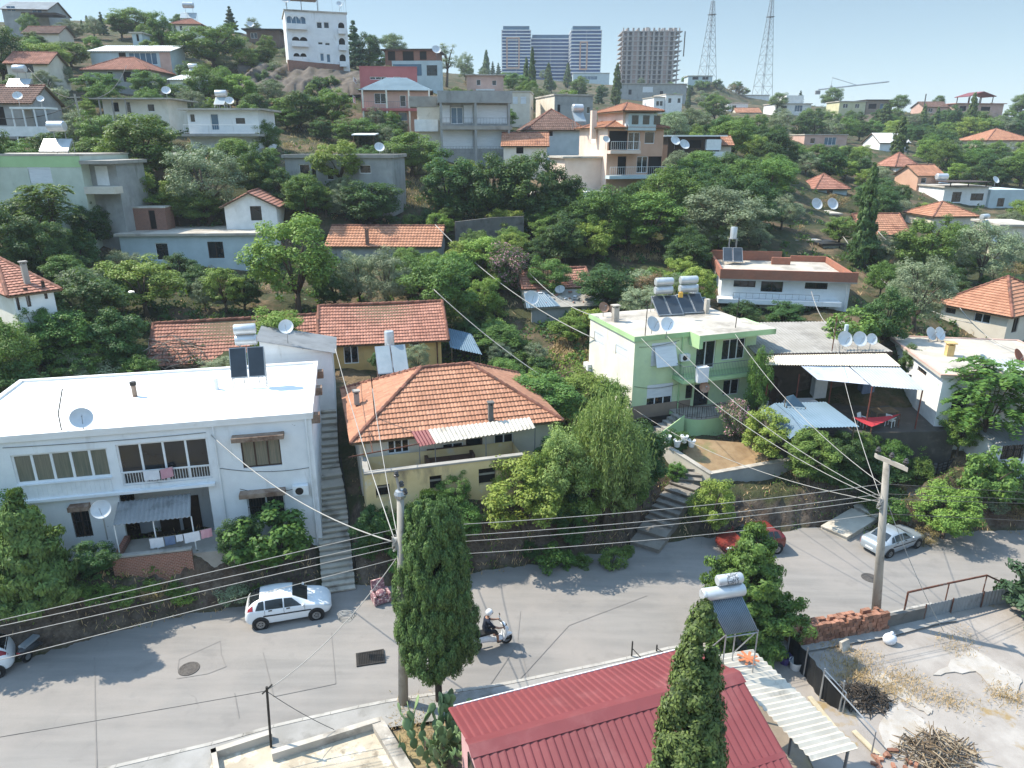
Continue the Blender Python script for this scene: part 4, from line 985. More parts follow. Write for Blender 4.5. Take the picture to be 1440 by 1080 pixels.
mb=MB(); mb.box(-.3,-1.2,zs-.05,h.w-.8,-.004,zs+.32); mb.build('balcony',WHITE_B,h.t)
mb=MB(); railing(mb,[(.9,-1.1,zs+.32),(h.w*.75,-1.1,zs+.32)],.55,.5); mb.build('railing',RAILM,h.t)
h.flat(.0,.05,CONCL)
mb=MB(); o_=.3; H_=h.H+.052
mb.box(-o_,-.9,h.H-.12,h.w+.25,-o_,h.H-.004); mb.build('roof_overhang',CONC,h.t)
mb=MB(); mb.box(-.3,-.9,h.H,h.w+.25,-.72,h.H+.8); mb.box(-.3,-.72,h.H,-.1,h.d,h.H+.8); mb.box(h.w+.07,-.72,h.H,h.w+.25,h.d,h.H+.55); mb.box(-.1,h.d-.2,h.H+.06,h.w*.62,h.d-.01,h.H+.95); mb.box(h.w*.7,h.d-.2,h.H+.06,h.w+.07,h.d-.01,h.H+.6); mb.box(h.w*.5,h.d*.75,h.H+.06,h.w*.66,h.d*.79,h.H+.7)
mb.build('parapet',brickmat('brick_orange','#bd6a45','#ad5d3c','#a9836c',3),h.t)
mb=MB(); mb.box(0,-.7,h.H+.06,h.w,-.01,h.H+.07); mb.build('roof_screed',CONCL,h.t)
water_heater('tall drum water heater at the left corner of the brick parapet roof',h.W(1.6,6.2,h.H+.1),h.rz,2,1,.85,1.7,.7,PANEL,.3,.32,1.0,upright=True,tank_h=2.2)
# ivy covered side wall beneath
# ---- H7 right orange hip house
A=PZ(1326,424,8.3);B=PZ(1420,441,8.3)
h=House('hip_roof_house','cream bungalow with a bright orange hip roof at the right edge',A,B,8.5,3.0,lm='the orange hip roofed bungalow at the right edge'); H7=h
w=h.pxwin('f',(1371,437),(1391,456)); w2=h.pxwin('f',(1331,429),(1343,442)); w3=[.9,1.8,h.H-1.7,h.H-.5]
h.walls(BEIGE,{'f':[w,w2],'r':[w3]}); h.win('f',*w,nm=2); h.win('f',*w2,nm=2,frame=BRFRAME); h.win('r',*w3,nm=2,frame=BRFRAME)
h.tiles('hip',2.1,.45,TILE,2)
# ---- H8 patio complex
h=House('patio_building','low grey corrugated roof building with a covered patio right of the green house',PZ(1066,497,7.5),PZ(1250,494,7.5),6.6,3.6,lm='the grey roofed patio building'); H8=h
h.walls(M('patio_back_wall','#6d6257','#5e544a',1.2,.9,c3='#8a7f70',s3=1.2),{},box=(0,1.8,h.w,h.d,-h.found,h.H));  # back wall coloured dark to paint in the shade under the awnings
mb=MB(); mb.corr((-.2,-.1,h.H+.02),(h.w+.2,-.1,h.H+.02),(h.w+.2,h.d+.2,h.H+.45),(-.2,h.d+.2,h.H+.45),.25,.025,.05); mb.build('roof',M('fibre_roof_dusty','#a8a39b','#979289',.6,.9,c3='#7f7a73',s3=.4,t3=(.5,.7)),h.t)
mb=MB(); mb.box(-.2,-.16,h.H-.22,h.w+.2,-.11,h.H+.0); mb.build('fascia',BRFRAME,h.t)
q=awn(h.t,h,[(1072,500),(1246,497),(1267,515),(1076,513)],[-.2,-.2,-1.7,-1.7],M('awning_cream','#e2d6c0','#d6c9b2',1,.8),.16,.03)
q=awn(h.t,h,[(1194,515),(1265,516),(1301,549),(1226,543)],[-1.6,-1.6,-4.6,-4.6],SHEET,.2,.02,'sheet_awning')
q4=[Vector((h.hit(*p,off=o)[0],o,h.hit(*p,off=o)[1])) for p,o in (((1126,514),-1.65),((1193,515.5),-1.65),((1224,541),-4.2),((1150,534),-3.6))]
mb=MB(); n=8
for j in range(n+1):
    for i in range(n+1):
        u,v=i/n,j/n; p=q4[0]*(1-u)*(1-v)+q4[1]*u*(1-v)+q4[2]*u*v+q4[3]*(1-u)*v; p.z-=.35*math.sin(math.pi*u)*math.sin(math.pi*v); mb.v.append(tuple(p))
for j in range(n):
    for i in range(n): a=j*(n+1)+i; mb.f.append([a,a+1,a+n+2,a+n+1]); mb.m.append(0); mb.t.append(.5)
b0=len(mb.v); mb.v+= [(x,y,z-.015) for x,y,z in mb.v]; fs=list(mb.f)
for f in fs: mb.f.append([b0+i for i in f][::-1]); mb.m.append(0); mb.t.append(.5)
mb.build('canvas_awning',TARPW,h.t,True)
mb=MB()
for x,y,z in ((q[2].x-.1,-4.5,q[2].z),(q[3].x+.1,-4.5,q[3].z),(.2,-1.6,2.6),(h.w*.5,-1.6,2.6),(h.w*.25,-1.6,2.6)): mb.tube([(x,y,-1),(x,y,z)],.045,7)
mb.build('awning_post',M('post_rust_red','#8f4c3c','#7c3f31',3),h.t)
mb=MB(); mb.box(-.5,-5.0,-2.5,h.w+2.2,1.79,-.25); mb.build('patio_floor',M('patio_floor_dark','#5f5a54','#524d48',1.2,.9,c3='#746d64',s3=1),h.t)  # dark floor colour stands in for shade below the awnings
PAT=h
for px_,lab,r_ in ((1185,'leftmost and largest of three white dishes on the grey patio building roof',.62),(1206,'middle one of three white dishes on the grey patio building roof',.6),(1223,'rightmost and smallest of three white dishes on the grey patio building roof',.45)):
    dish(lab,rp(h,px_,489,.15),r_,-1.4,.45,.6)
t=thing('roof_vent','pale upright vent pipe behind the dishes on the grey patio roof','chimney',rp(h,1188,476,.3)); mb=MB(); mb.cyl((0,0,-.2),(0,0,1.0),.14,10); mb.build('pipe',BLUEW,t)
t=thing('antenna_pole','rusty pole on the front edge of the grey patio roof','pole',rp(h,1170,493,.1)); mb=MB(); mb.tube([(0,0,-.2),(0,0,2.4)],.035,6); mb.build('shaft',RUST,t)
def chair(label,loc,rz,mat=PLASW,group='plastic patio chairs'):
    t=thing('plastic_chair',label,'chair',loc,rz,group)
    mb=MB(); mb.box(-.22,-.22,.42,.22,.22,.46); mb.build('seat',mat,t); mb=MB(); mb.slab((-.22,.2,.46),(.22,.2,.46),(.2,.32,.9),(-.2,.32,.9),.03); mb.build('backrest',mat,t)
    for x in (-.19,.19):
        for y in (-.19,.19): mb=MB(); mb.tube([(x*1.1,y*1.1,0),(x,y,.42)],.022,6); mb.build('leg',mat,t)
    mb=MB(); [mb.box(x-.03,-.2,.62,x+.03,.22,.65) for x in (-.23,.23)]; mb.build('armrest',mat,t); return t
for i,(x,y,rz,lab) in enumerate(((1219,557,.6,'white plastic chair under the grey sheet awning of the patio'),(1257,566,2.2,'white plastic chair at the right end of the covered patio'),(1113,541,1,'white plastic chair under the cream awning of the patio'),(1075,554,-.8,'white plastic chair at the left corner of the covered patio'))):
    off=-4 if x>1150 else -1.4
    px=h.hit(x,y,off=off); chair(lab,h.W(px[0],off,-.25),rz)
for i,(x,y,lab) in enumerate(((3.2,-.9,'dark wooden table with a cloth under the cream awning of the patio'),(7.6,-3.0,'dark wooden table under the grey sheet awning of the patio'))):
    t=thing('patio_table',lab,'table',h.W(x,y,-.25),h.rz+.1*i); mb=MB(); mb.box(-.8,-.45,.7,.8,.45,.75); mb.build('tabletop',WOOD if i else CLOTHW,t)
    for sx in (-.7,.7):
        for sy in (-.36,.36): mb=MB(); mb.box(sx-.03,sy-.03,0,sx+.03,sy+.03,.7); mb.build('leg',WOOD,t)
for i,(x,y,lab,m) in enumerate(((1.6,1.2,'dark wardrobe against the back wall of the covered patio',BRFRAME),(5.2,1.2,'pale refrigerator against the back wall of the covered patio',WPAINT),(8.6,1.1,'blue cupboard against the back wall of the covered patio',CLOTHB))):
    t=thing('cupboard',lab,'cupboard',h.W(x,y,-.25),h.rz); mb=MB(); mb.box(-.45,-.3,.05,.45,.3,1.75); mb.build('cabinet',m,t); mb=MB(); mb.box(-.43,-.325,.08,-.01,-.302,1.72); mb.box(.01,-.325,.08,.43,-.302,1.72); mb.build('door',m,t)
h=House('sloping_shed','' if False else 'open shed with a faded blue corrugated roof below the covered patio',PZ(1132,601,4.7),PZ(1205,599,4.7),3.6,1.8,cat='shed')
mb=MB(); mb.corr((-.1,-.1,h.H),(h.w+.1,-.1,h.H),(h.w-.2,h.d,h.H+.25),(-.3,h.d,h.H+.25),.2,.03); mb.build('roof',SHEETB,h.t)
mb=MB(); mb.corr((-.12,-.1,h.H),(-.35,h.d,h.H+.25),(-1.3,h.d,h.H-.35),(-.9,-.1,h.H-.7),.2,.03); mb.build('side_sheet',SHEETB,h.t)
mb=MB(); [mb.tube([(x,y,-1.5),(x,y,h.H)],.05,6) for x in (.1,h.w-.1) for y in (.1,h.d-.2)]; mb.build('post',WOOD,h.t)
mb=MB(); mb.box(.2,h.d-.15,-1.5,h.w-.2,h.d-.05,h.H-.1); mb.build('back_wall',BRICK,h.t)
BLUESHED=h
q=[PZ(1105,558,5.6),PZ(1116,555,5.8),PZ(1133,573,5.0),PZ(1106,571,5.0)]
t=thing('sheet_canopy','small tilted pale blue sheet on posts above the blue corrugated roof','canopy',q[3]); mb=MB(); mb.slab(*[p-q[3] for p in (q[3],q[2],q[1],q[0])],.03); mb.build('sheet',SHEETB,t); mb=MB(); [mb.tube([p-q[3],p-q[3]-Vector((0,0,2))],.03,6) for p in (q[3],q[2],q[0])]; mb.build('post',WOOD,t)
q=[PZ(1199,586,4.5),PZ(1232,588,4.2),PZ(1266,582,4.6),PZ(1226,600,4.1)]
t=thing('shade_sail','bright red triangular shade sail stretched below the covered patio','shade sail',q[0]); mb=MB(); n=10
A_,C_,D_=q[0],q[2],q[3]; idx={}
for i in range(n+1):
    for j in range(n+1-i):
        u,v=i/n,j/n; p=A_*(1-u-v)+C_*u+D_*v-Vector((0,0,.5*u*(1-u-v)+.25*v*(1-v)))-A_; idx[i,j]=len(mb.v); mb.v.append(tuple(p))
for i in range(n):
    for j in range(n-i):
        mb.add([],[]); mb.f.append([idx[i,j],idx[i+1,j],idx[i,j+1]]); mb.m.append(0); mb.t.append(.5)
        if j<n-i-1: mb.f.append([idx[i+1,j],idx[i+1,j+1],idx[i,j+1]]); mb.m.append(0); mb.t.append(.5)
b0=len(mb.v); mb.v+=[(x,y,z-.012) for x,y,z in mb.v]
for f in list(mb.f): mb.f.append([b0+i for i in f][::-1]); mb.m.append(0); mb.t.append(.5)
mb.build('sail',TARPR,t,True)
mb=MB(); [mb.tube([p-A_,p-A_-Vector((0,0,2.5))],.04,6) for p in (A_,C_,D_)]; mb.build('post',RUST,t)
# ---- H9 flat house right
A=PZ(1327,530,7.0); yaw=-.15; B=A+Vector((math.cos(yaw),math.sin(yaw),0))*8.5
h=House('flat_roof_house','low flat roofed white house with dishes and a square chimney at the right',A,B,9.2,3.2,lm='the low flat roofed house at the right'); H9=h
w=h.pxwin('l',(1291,514),(1302,530)); w2=[2.2,3.3,.9,2.1]; w3=[.8,1.7,0.2,2.3]
h.walls(WHITE,{'l':[w],'f':[w2,w3]},mats=[WHITE_B,WHITE,WHITE_B]); h.win('l',*w,nm=2,frame=BRFRAME); h.win('f',*w2,nm=2); h.win('f',*w3,style='door',nm=1,frame=BRFRAME)
h.flat(.3,.18,CONCL,lip=.06,edge=PINKL)
mb=MB(); mb.corr((h.w*.45,-3.0,h.H-.45),(h.w+4,-3.0,h.H-.45),(h.w+4,3.2,h.H+.45),(h.w*.45,3.2,h.H+.45),.25,.03); mb.build('sheet_roof',SHEET,h.t)
mb=MB(); [mb.tube([(x,-2.9,-1),(x,-2.9,h.H-.47)],.05,6) for x in (h.w*.47,h.w,h.w+3.8)]; mb.build('post',RAILM,h.t)
l=h.up(1334,500,h.H+.18); chimney(h.t,(l.x,l.y,l.z),.45,.75,YELLOW)
aircon(h.t,(-.35,5.0,1.4),0,.7) 
for px_,lab in ((1306,'left white dish of the pair at the back of the low flat roof'),(1318,'right white dish of the pair at the back of the low flat roof')): dish(lab,rp(h,px_,479,.2),.58,-1.1,.5,.5)
dish('grey dish beside the sheet roof edge of the low flat roofed house',rp(h,1380,518,.2),.5,-1.0,.7,.5); dish('rust red dish at the right end of the low flat roof',rp(h,1428,512,.2),.6,-.9,.6,.5,M('dish_redrust','#a8603f','#8d4d33',3,.7))
# ---- H10
A=PZ(1402,624,3.6); yaw=.12; B=A+Vector((math.cos(yaw),math.sin(yaw),0))*6
h=House('sheet_roof_cottage','small white cottage with a grey sheet roof at the lower right edge',A,B,5,2.4,lm='the small white cottage at the right edge'); H10=h
w=h.pxwin('f',(1411,624),(1436,645)); h.walls(WHITE_B,{'f':[w]},mats=[WHITE_B,WHITE,WHITE_B],top=False); h.win('f',*w,nm=3,frame=BRFRAME,bars=True)
mb=MB(); mb.corr((-.3,-.3,h.H+.0),(h.w+.3,-.3,h.H),(h.w+.3,h.d,h.H+1.0),(-.3,h.d,h.H+1.0),.22,.03); mb.build('roof',FIBREG,h.t)
mb=MB(); [mb.prism([(x,0,h.H-.02),(x,h.d,h.H-.02),(x,h.d,h.H+.95)],(.12,0,0)) for x in (0,h.w-.12)]; mb.build('gable',WHITE,h.t)
# ---- M6 shack with red roof and junk covered lean-to
h=House('tiled_shack','small shack with a ribbed red tile roof and a dish at its left',PZ(738,405,9.0),PZ(830,402,9.0),5.0,2.6,lm='the ramshackle red roofed shack'); H11=h
h.walls(BEIGE,{}); h.tiles('gable',1.2,.2,TILER,2,gable=BEIGE,sag=.15)
w_=h.hit(745,432,off=-2.4); 
mb=MB(); mb.slab((-.3,-3.0,h.H-1.15),(h.w+1.3,-3.0,h.H-1.05),(h.w+.6,.1,h.H-.1),(-.1,.1,h.H-.1),.1); mb.build('lean_to_roof',CONC,h.t)
mb=MB(); mb.corr((-.4,-3.1,h.H-1.07),(h.w*.42,-3.1,h.H-1.0),(h.w*.3,-.6,h.H-.28),(-.2,-.6,h.H-.3),.22,.02); mb.build('sheet_patch',SHEETB,h.t)
mb=MB()
r_=random.Random(5)
for i in range(45):
    x=r_.uniform(.2,h.w+.5); y=r_.uniform(-2.6,-.1); z=h.H-.1+(y/3.0)*.95; s=r_.uniform(.1,.4); a=r_.uniform(0,3.1)
    mb.obox((x,y,z),(s*math.cos(a),s*math.sin(a),.02),(-s*.6*math.sin(a),s*.6*math.cos(a),0),(0,.02,r_.uniform(.03,.1)),i%3)
mb.build('roof_rubble',[TILER,FIBREG,CLOTHW],h.t)
mb=MB(); mb.box(.1,-2.7,-2,h.w+.9,-2.5,h.H-1.1); mb.build('lean_to_wall',GREY,h.t)
mb=MB(); mb.box(h.w*.62,-2.72,.2,h.w*.75,-2.705,1.3); mb.build('door',BRFRAME,h.t)
mb=MB(); mb.slab((h.w+.5,-.8,h.H-.9),(h.w+3,-.4,h.H-1.1),(h.w+2.6,2,h.H-.6),(h.w+.2,2,h.H-.45),.06); mb.build('side_roof',SHEETB,h.t)
mb=MB(); mb.box(h.w+.5,-.3,-2,h.w+2.6,1.8,h.H-1.05); mb.build('side_shed',BRFRAME,h.t)
dish('pale blue dish at the left wall of the red roofed shack',h.W(.0,-2.9,h.H-1.2),.7,-1.2,.5,.9); dish('dented grey dish lying on the shack roof rubble',h.W(h.w*.5,-.9,h.H-.4),.5,-1.9,.9,.3)
t=thing('lean_pole','thin dark pole rising right of the red roofed shack','pole',h.W(h.w+3.2,-.5,0)); mb=MB(); mb.tube([(0,0,-1),(0,.0,3.6)],.035,6); mb.build('shaft',IRON,t)

# ---- downpipes and loose wiring on the near facades
def pipe(h,x,z0,z1,m=None,r=.05,name='downpipe',y=-.07):
    mb=MB(); mb.tube([(x,y,z1),(x,y,z0)],r,7); mb.build(name,m or RAILM,h.t)
def loose(h,x0,z0,x1,z1,sag=.15,y=-.03):
    mb=MB(); mb.tube([(x0+(x1-x0)*i/10,y,z0+(z1-z0)*i/10-4*sag*(i/10)*(1-i/10)) for i in range(11)],.013,5); mb.build('wiring',IRON,h.t)
pipe(H1,H1.w-.25,-.5,H1.H,WPAINT); pipe(H1,oR[1]+.35,-.3,H1.H,WPAINT,.04); loose(H1,oR[1]+.4,H1.H-2.2,H1.w-.3,H1.H-2.6,.2); loose(H1,oW[0]-.3,H1.H-3.4,oG[1]+.9,H1.H-3.6,.25); loose(H1,oL[0]-.2,H1.H-.25,oR[1],H1.H-.3,.06)
pipe(H5,3.55,-.4,H5.H,GREEND,.05); loose(H5,.1,3.2,3.4,3.0,.2); loose(H5,.3,5.9,3.3,6.1,.12); pipe(H2,.25,-.5,H2.H-.25,YELLOW,.05); pipe(H3,H3.w-.3,-1,H3.H-.3,RUST,.045); pipe(H6,H6.w-.25,0,H6.H-.3,WPAINT,.05)
mb=MB(); mb.box(H1.w-1.5,-.12,1.2,H1.w-1.15,-.003,1.75); mb.build('meter_box',GREY,H1.t)
# ================================================================= houses up the hill
def FH(name,label,lm,ax,ay,bx,basey,Y,yaw,depth,wall,roof=None,wins=(),side=None,cat='house',found=3,group=None,rise=1.5,rmat=None,ov=.35,th=.22,lip=0,det=1,lwins=(),edge=None,nobars=True):
    A=PY(ax,ay,Y); u=Vector((math.cos(yaw),math.sin(yaw),0)); lo,hi=.2,200.
    for _ in range(50):
        m=(lo+hi)/2
        if pix(A+u*m)[0]<bx: lo=m
        else: hi=m
    B=A+u*lo; H=A.z-PY(ax,basey,Y).z
    h=House(name,label,A,B,depth,max(H,1.2),found,group,cat,lm,yaw=yaw)
    def spec(L,f):
        out=[]
        for x0,y0,x1,y1,sty in L: out.append((h.pxwin(f,(x0,y0),(x1,y1)),sty))
        return out
    F_=spec(wins,'f'); S_=spec(lwins,'l')
    h.walls(wall,{'f':[o for o,s in F_],'l':[o for o,s in S_]},mats=[wall,side or wall,wall])
    for f,L in (('f',F_),('l',S_)):
        for o,s in L:
            w=o[1]-o[0]; k=dict(nm=max(1,min(6,int(round(w/.9)))))
            if s=='s': h.win(f,*o,sh=.96,**k)
            elif s=='o': h.win(f,*o,style='open')
            elif s=='d': h.win(f,*o,style='door',**k)
            elif s=='g': h.win(f,*o,pane=GLASSB,**k)
            elif s=='b': h.win(f,*o,frame=BRFRAME,**k)
            else: h.win(f,*o,**k)
    if roof=='flat': h.flat(ov,th,rmat or CONCL,lip=lip,edge=edge)
    elif roof in ('hip','gable'): h.tiles(roof,rise,ov,rmat or TILE,det,gable=wall,tw=.3,tl=.42)
    elif roof=='shed':
        mb=MB(); mb.corr((-ov,-ov,h.H),(h.w+ov,-ov,h.H),(h.w+ov,h.d+ov,h.H+rise),(-ov,h.d+ov,h.H+rise),.35,.04,.06); mb.build('roof',rmat or SHEET,h.t)
        mb=MB(); mb.prism([(0,0,h.H-.02),(0,h.d,h.H-.02),(0,h.d,h.H+rise-.1)],(.15,0,0)); mb.prism([(h.w-.15,0,h.H-.02),(h.w-.15,h.d,h.H-.02),(h.w-.15,h.d,h.H+rise-.1)],(.15,0,0)); mb.build('gable',wall,h.t)
    return h
def slabbox(h,x0,y0,z0,x1,y1,z1,m,name): mb=MB(); mb.box(x0,y0,z0,x1,y1,z1); return mb.build(name,m,h.t)
def rail_on(h,x0,x1,y,z,hh=.9,m=None,n=.25):
    mb=MB(); railing(mb,[(x0,y,z),(x1,y,z)],hh,n); return mb.build('railing',m or RAILM,h.t)
def ondish(h,x,y,z,lab,r=.5,az=-1.2,m=None): return dish(lab,h.W(x,y,z),r,az,.6,.8,m)
def onheater(h,x,y,z,lab,**k): return water_heater(lab,h.W(x,y,z),h.rz+k.pop('rz',0),**k)
# --- left side
h=FH('hip_roof_house','cream house with a red hip roof and brown shutters at the left edge','the cream house at the left edge',17,413,74,452,42,.87,12,WHITE_B,'hip',[(20,413,30,436,'b'),(33,405,45,431,'b'),(58,396,68,420,'b')],side=CREAM,rmat=TILER,rise=1.5,det=2); chimney(h.t,(h.w*.55,1.1,h.H+.5),.3,1.0,CONC)  # shade-tinted white front; cream left wall paints in the sunlight
h=FH('white_house','weathered white single storey house with a flat concrete roof and two barred windows','the weathered white flat roofed house',167,332,362,392,65,.06,6.5,BLUEW,'flat',[(217,342,239,366,'p'),(291,340,316,363,'b')],rmat=CONCL,ov=.3); M2=h
x,z=h.hit(231,322,off=2); 
k=FH('brick_shed','small raw brick shed on the flat roof of the weathered white house',None,181,293,231,323,67.5,.1,2.2,BRICK,'flat',[(208,296,221,322,'o')],cat='shed',th=.1,ov=.05,found=.6)
k=House('tiled_hut','' if False else 'small white gabled hut with a red roof behind the weathered white house',PY(388,289,69),PY(388,289,69)+Vector((.1,5,0)),4.7,2.6,2,cat='hut',yaw=R(98)); 
o=k.pxwin('l',(351,290),(369,310)); k.walls(WHITE,{'l':[o]}); k.win('l',*o,nm=1,frame=BRFRAME); k.tiles('gable',1.2,.35,TILER,1,gable=WHITE)
h=FH('green_house','tall pale green and white house at the left edge with a darker green roof band','the pale green house at the left edge',-60,219,111,322,65,-.02,8,M('plaster_mint','#cfd9c8','#c1ccba',.8,.88,c3='#9aa594',s3=.9,t3=(.6,.75),st3=(1,1,.35)),'flat',[(38,234,75,258,'s')],ov=.05,th=.15); M3=h
slabbox(h,-.02,-.025,h.H-.95,h.w+.01,-.004,h.H-.02,GREEND,'roof_band')
mb=MB(); mb.box(h.w+.003,1.2,-3,h.w+2.4,6,h.H-.7); mb.build('side_wing',GREY,h.t); slabbox(h,h.w+.003,-.2,h.H-.69,h.w+2.7,6.2,h.H-.4,CONC,'wing_roof'); slabbox(h,h.w+.003,-.2,h.H-3.2,h.w+2.7,1.19,h.H-2.6,BEIGE,'balcony'); slabbox(h,h.w+.5,1.17,h.H-2.55,h.w+1.6,1.195,h.H-.9,WPAINT,'door')
onheater(h,h.w*.62,3.0,h.H+.15,'grey cylinder water heater with wide panels on the pale green house roof',panels=2,pw=1.3,pl=1.5,tank_h=1.9,tank_r=.45,tank_l=1.5,tilt=.8,glassm=PANELL,legs=.2)
h=FH('bungalow','long grey flat roofed bungalow half hidden by a lime green tree','the long grey bungalow',400,222,551,262,77,-.04,7,GREY,'flat',[(420,231,437,250,'p'),(438,232,445,250,'o'),(459,235,470,253,'d'),(505,232,522,244,'p')],ov=.25,rmat=CONC,lip=.1); ondish(h,h.w*.87,1,h.H+.2,'white dish on the roof of the long grey bungalow',.6)
h=FH('long_roof_house','low house under a long plain orange tiled roof among olive trees','the long orange tiled roof',462,344,616,372,68,-.03,5.5,GREY,'gable',[],rmat=TILE,rise=1.45,det=1); chimney(h.t,(h.w*.36,-.1,h.H+.1),.3,1.3,BRICK)
h=FH('shack','tumbledown shack with a sagging tiled roof and whitewashed porch at the left edge','the tumbledown shack',-34,143,42,192,82,.05,6,GREY,'gable',[(-8,150,10,176,'o'),(14,150,22,180,'d')],rmat=TILEB,det=1,rise=1.8); slabbox(h,h.w-1.0,-2.2,h.H-.8,h.w+2.8,-.02,h.H-.6,WHITE,'porch_roof'); slabbox(h,-1,-2.2,.0,h.w+2.6,-2.0,1.0,WHITE,'porch_wall')
mb=MB(); [mb.box(x,-2.15,-1,x+.12,-2.02,h.H-.8) for x in np.linspace(h.w-.9,h.w+2.5,4)]; mb.build('porch_post',WPAINT,h.t)
onheater(h,h.w*.55,2.5,h.H+1.0,'white tank water heater above the tumbledown shack',panels=2,pw=1.2,pl=1.6,tank_h=2.2,tank_r=.4,glassm=PANELL)
ondish(h,h.w*.9,-1,h.H-.3,'left white dish over the tumbledown shack porch',.55); ondish(h,h.w+2,-1.5,h.H-.6,'right smaller dish over the tumbledown shack porch',.42)
h=FH('porch_house','cream house under a thin wide white roof slab with a dish','the cream house with the thin roof slab',143,140,234,172,92,.02,6,CREAM,'flat',[(156,144,168,157,'b'),(176,143,186,164,'d'),(206,146,218,157,'p')],ov=1.0,th=.16,rmat=CONCL); ondish(h,h.w,.3,h.H+.2,'white dish at the right end of the thin roof slab',.6)
mb=MB(); [mb.box(x,-.9,-2,x+.15,-.75,h.H) for x in np.linspace(0,h.w*.4,3)]; mb.build('porch_post',CONC,h.t)
h=FH('balcony_house','white flat roofed house with a long railed balcony above a dark undercroft','the white house with the long balcony',262,155,362,188,87,.0,6,WHITE_B,'flat',[(266,160,275,172,'p'),(295,160,309,183,'g'),(331,166,345,174,'b')],ov=.7,th=.2,rmat=CONCL); slabbox(h,-.3,-1.5,-.3,h.w+.6,-.01,-.02,CONC,'balcony'); rail_on(h,0,h.w+.4,-1.4,-.02,.95,WPAINT); ondish(h,h.w*.6,.5,h.H+.2,'white dish beside the tank on the long balcony house',.55); onheater(h,h.w*.4,1.5,h.H+.2,'small white water heater on the long balcony house',panels=1,pw=1.2,pl=1.2,tank_h=1.4,tank_r=.35,glassm=PANELL)
h=FH('tiled_house','grey walled house with a worn red gable roof at the left edge','the worn red gable roof at the left',8,88,66,114,105,.12,6,BEIGE,'gable',[(30,87,48,102,'b')],rmat=TILER,rise=1.6)
h=FH('long_shed','long house with a white sloping roof and a glazed pale blue front','the long white sloping roof',126,72,238,94,130,.0,6,BLUEW,'shed',[(180,74,222,91,'g'),(166,74,178,85,'o')],rmat=ROOFW,rise=1.6); slabbox(h,h.w*.87,-.05,-1,h.w+.1,-.004,h.H-.2,PINKL,'end_wall')
h=FH('hip_roof_house','grey house with a broad reddish hip roof on the left hillside','the broad reddish hip roof',117,97,209,122,114,.0,8,GREY,'hip',[(150,100,160,112,'p'),(172,101,186,115,'o')],rmat=TILER,rise=1.9)
h=FH('white_roof_hut','small hut with a white sheet roof among trees on the left slope','the hut with the white sheet roof',238,112,273,122,112,.0,5,WHITE,'shed',[],rmat=ROOFW,rise=1.1,cat='hut'); onheater(h,h.w*.5,4,h.H+1,'small white tank on the hut with the white sheet roof',panels=1,pw=.9,pl=.6,tank_h=1.0,glassm=PANELL)
h=FH('hilltop_house','small cream house with a red roof and a white roof tank on the left crest','the red roofed house on the left crest',240,33,282,50,165,.1,7,CREAM,'hip',[(243,35,248,44,'p'),(252,36,257,43,'p')],rmat=TILER,rise=1.5); onheater(h,h.w*.45,3,h.H+1,'white tank heater on the red roofed crest house',panels=2,pw=1.6,pl=1.8,tank_h=2.6,tank_r=.6,tank_l=2.2,glassm=PANELL)
h=FH('hilltop_block','grey pitched concrete building with a dark canopy on the far left crest','the grey building on the far left crest',2,12,66,44,170,.1,10,GREY,'gable',[(8,8,22,16,'g'),(44,12,60,22,'g')],rmat=SHEET,rise=2.2,det=0); slabbox(h,h.w*.62,-4,h.H-1.6,h.w*1.4,-.02,h.H-1.2,BRFRAME,'canopy')
h=FH('low_roof_house','low brown tiled roof under bushes below the grey crest building','the low brown tiled roof',32,46,82,56,152,.0,5,BEIGE,'gable',[],rmat=TILEB,rise=1.4)
h=FH('brown_house','low dark brown house behind trees left of the white arched apartment block','the dark brown house',346,42,392,62,168,.1,7,M('plaster_brown','#8a7161','#7c6455',.8,.9),'flat',[(352,46,362,54,'p')],rmat=IRON,ov=.8); ondish(h,1,0,h.H+.2,'white dish on the dark brown house',.8)
h=FH('garden_hut','tiny pale blue hut on the dry slope under the left crest','the tiny pale blue hut',185,47,199,58,140,.0,3,BLUEW,'flat',[(191,48,196,58,'o')],cat='hut')
# --- arched white apartment block
h=FH('arched_apartment_block','tall white apartment block with scalloped balcony arches on a cliff','the white arched apartment block',400,15,487,88,140,.33,10,WHITE_B,'flat',[(402,21,431,41,'g'),(410,50,433,65,'o'),(412,73,432,87,'o'),(445,31,453,40,'p'),(455,31,463,40,'p'),(447,59,454,63,'p'),(457,60,464,64,'p'),(450,75,456,86,'g'),(459,76,465,88,'g'),(475,30,485,47,'o'),(476,52,486,70,'o'),(477,75,487,93,'o')],side=WHITE,cat='apartment block',ov=.15,th=.25,found=6)
for (x0,y0,x1,y1) in ((402,21,431,41),(410,50,433,65),(412,73,432,87),(475,30,485,47),(476,52,486,70),(477,75,487,93)):
    a,b,c,d=h.pxwin('f',(x0,y0),(x1,y1)); mb=MB(); n=max(1,int(round((b-a)/1.3))); w=(b-a)/n
    for i in range(n):
        xx=a+i*w; arc=[(xx+w/2+w/2*math.cos(t),-.06,d-.75+.6*math.sin(t)) for t in np.linspace(0,math.pi,8)]
        mb.prism([(xx+w,-.06,d+.15)]+[(xx+w,-.06,d-.75)]+arc[1:-1]+[(xx,-.06,d-.75),(xx,-.06,d+.15)],(0,.055,0))
    mb.build('arch',WHITE,h.t)
    mb=MB(); mb.box(a-.1,-.7,c-.15,b+.1,-.07,c+.75); mb.build('balcony',WHITE_B,h.t)
mb=MB(); mb.box(.2,-.6,h.H+2.4,h.w*.55,5,h.H+2.55); mb.build('canopy',BRFRAME,h.t); mb=MB(); [mb.box(x,.2,h.H+.25,x+.12,.32,h.H+2.4) for x in (.4,h.w*.27,h.w*.53)]; mb.build('canopy_post',RAILM,h.t)
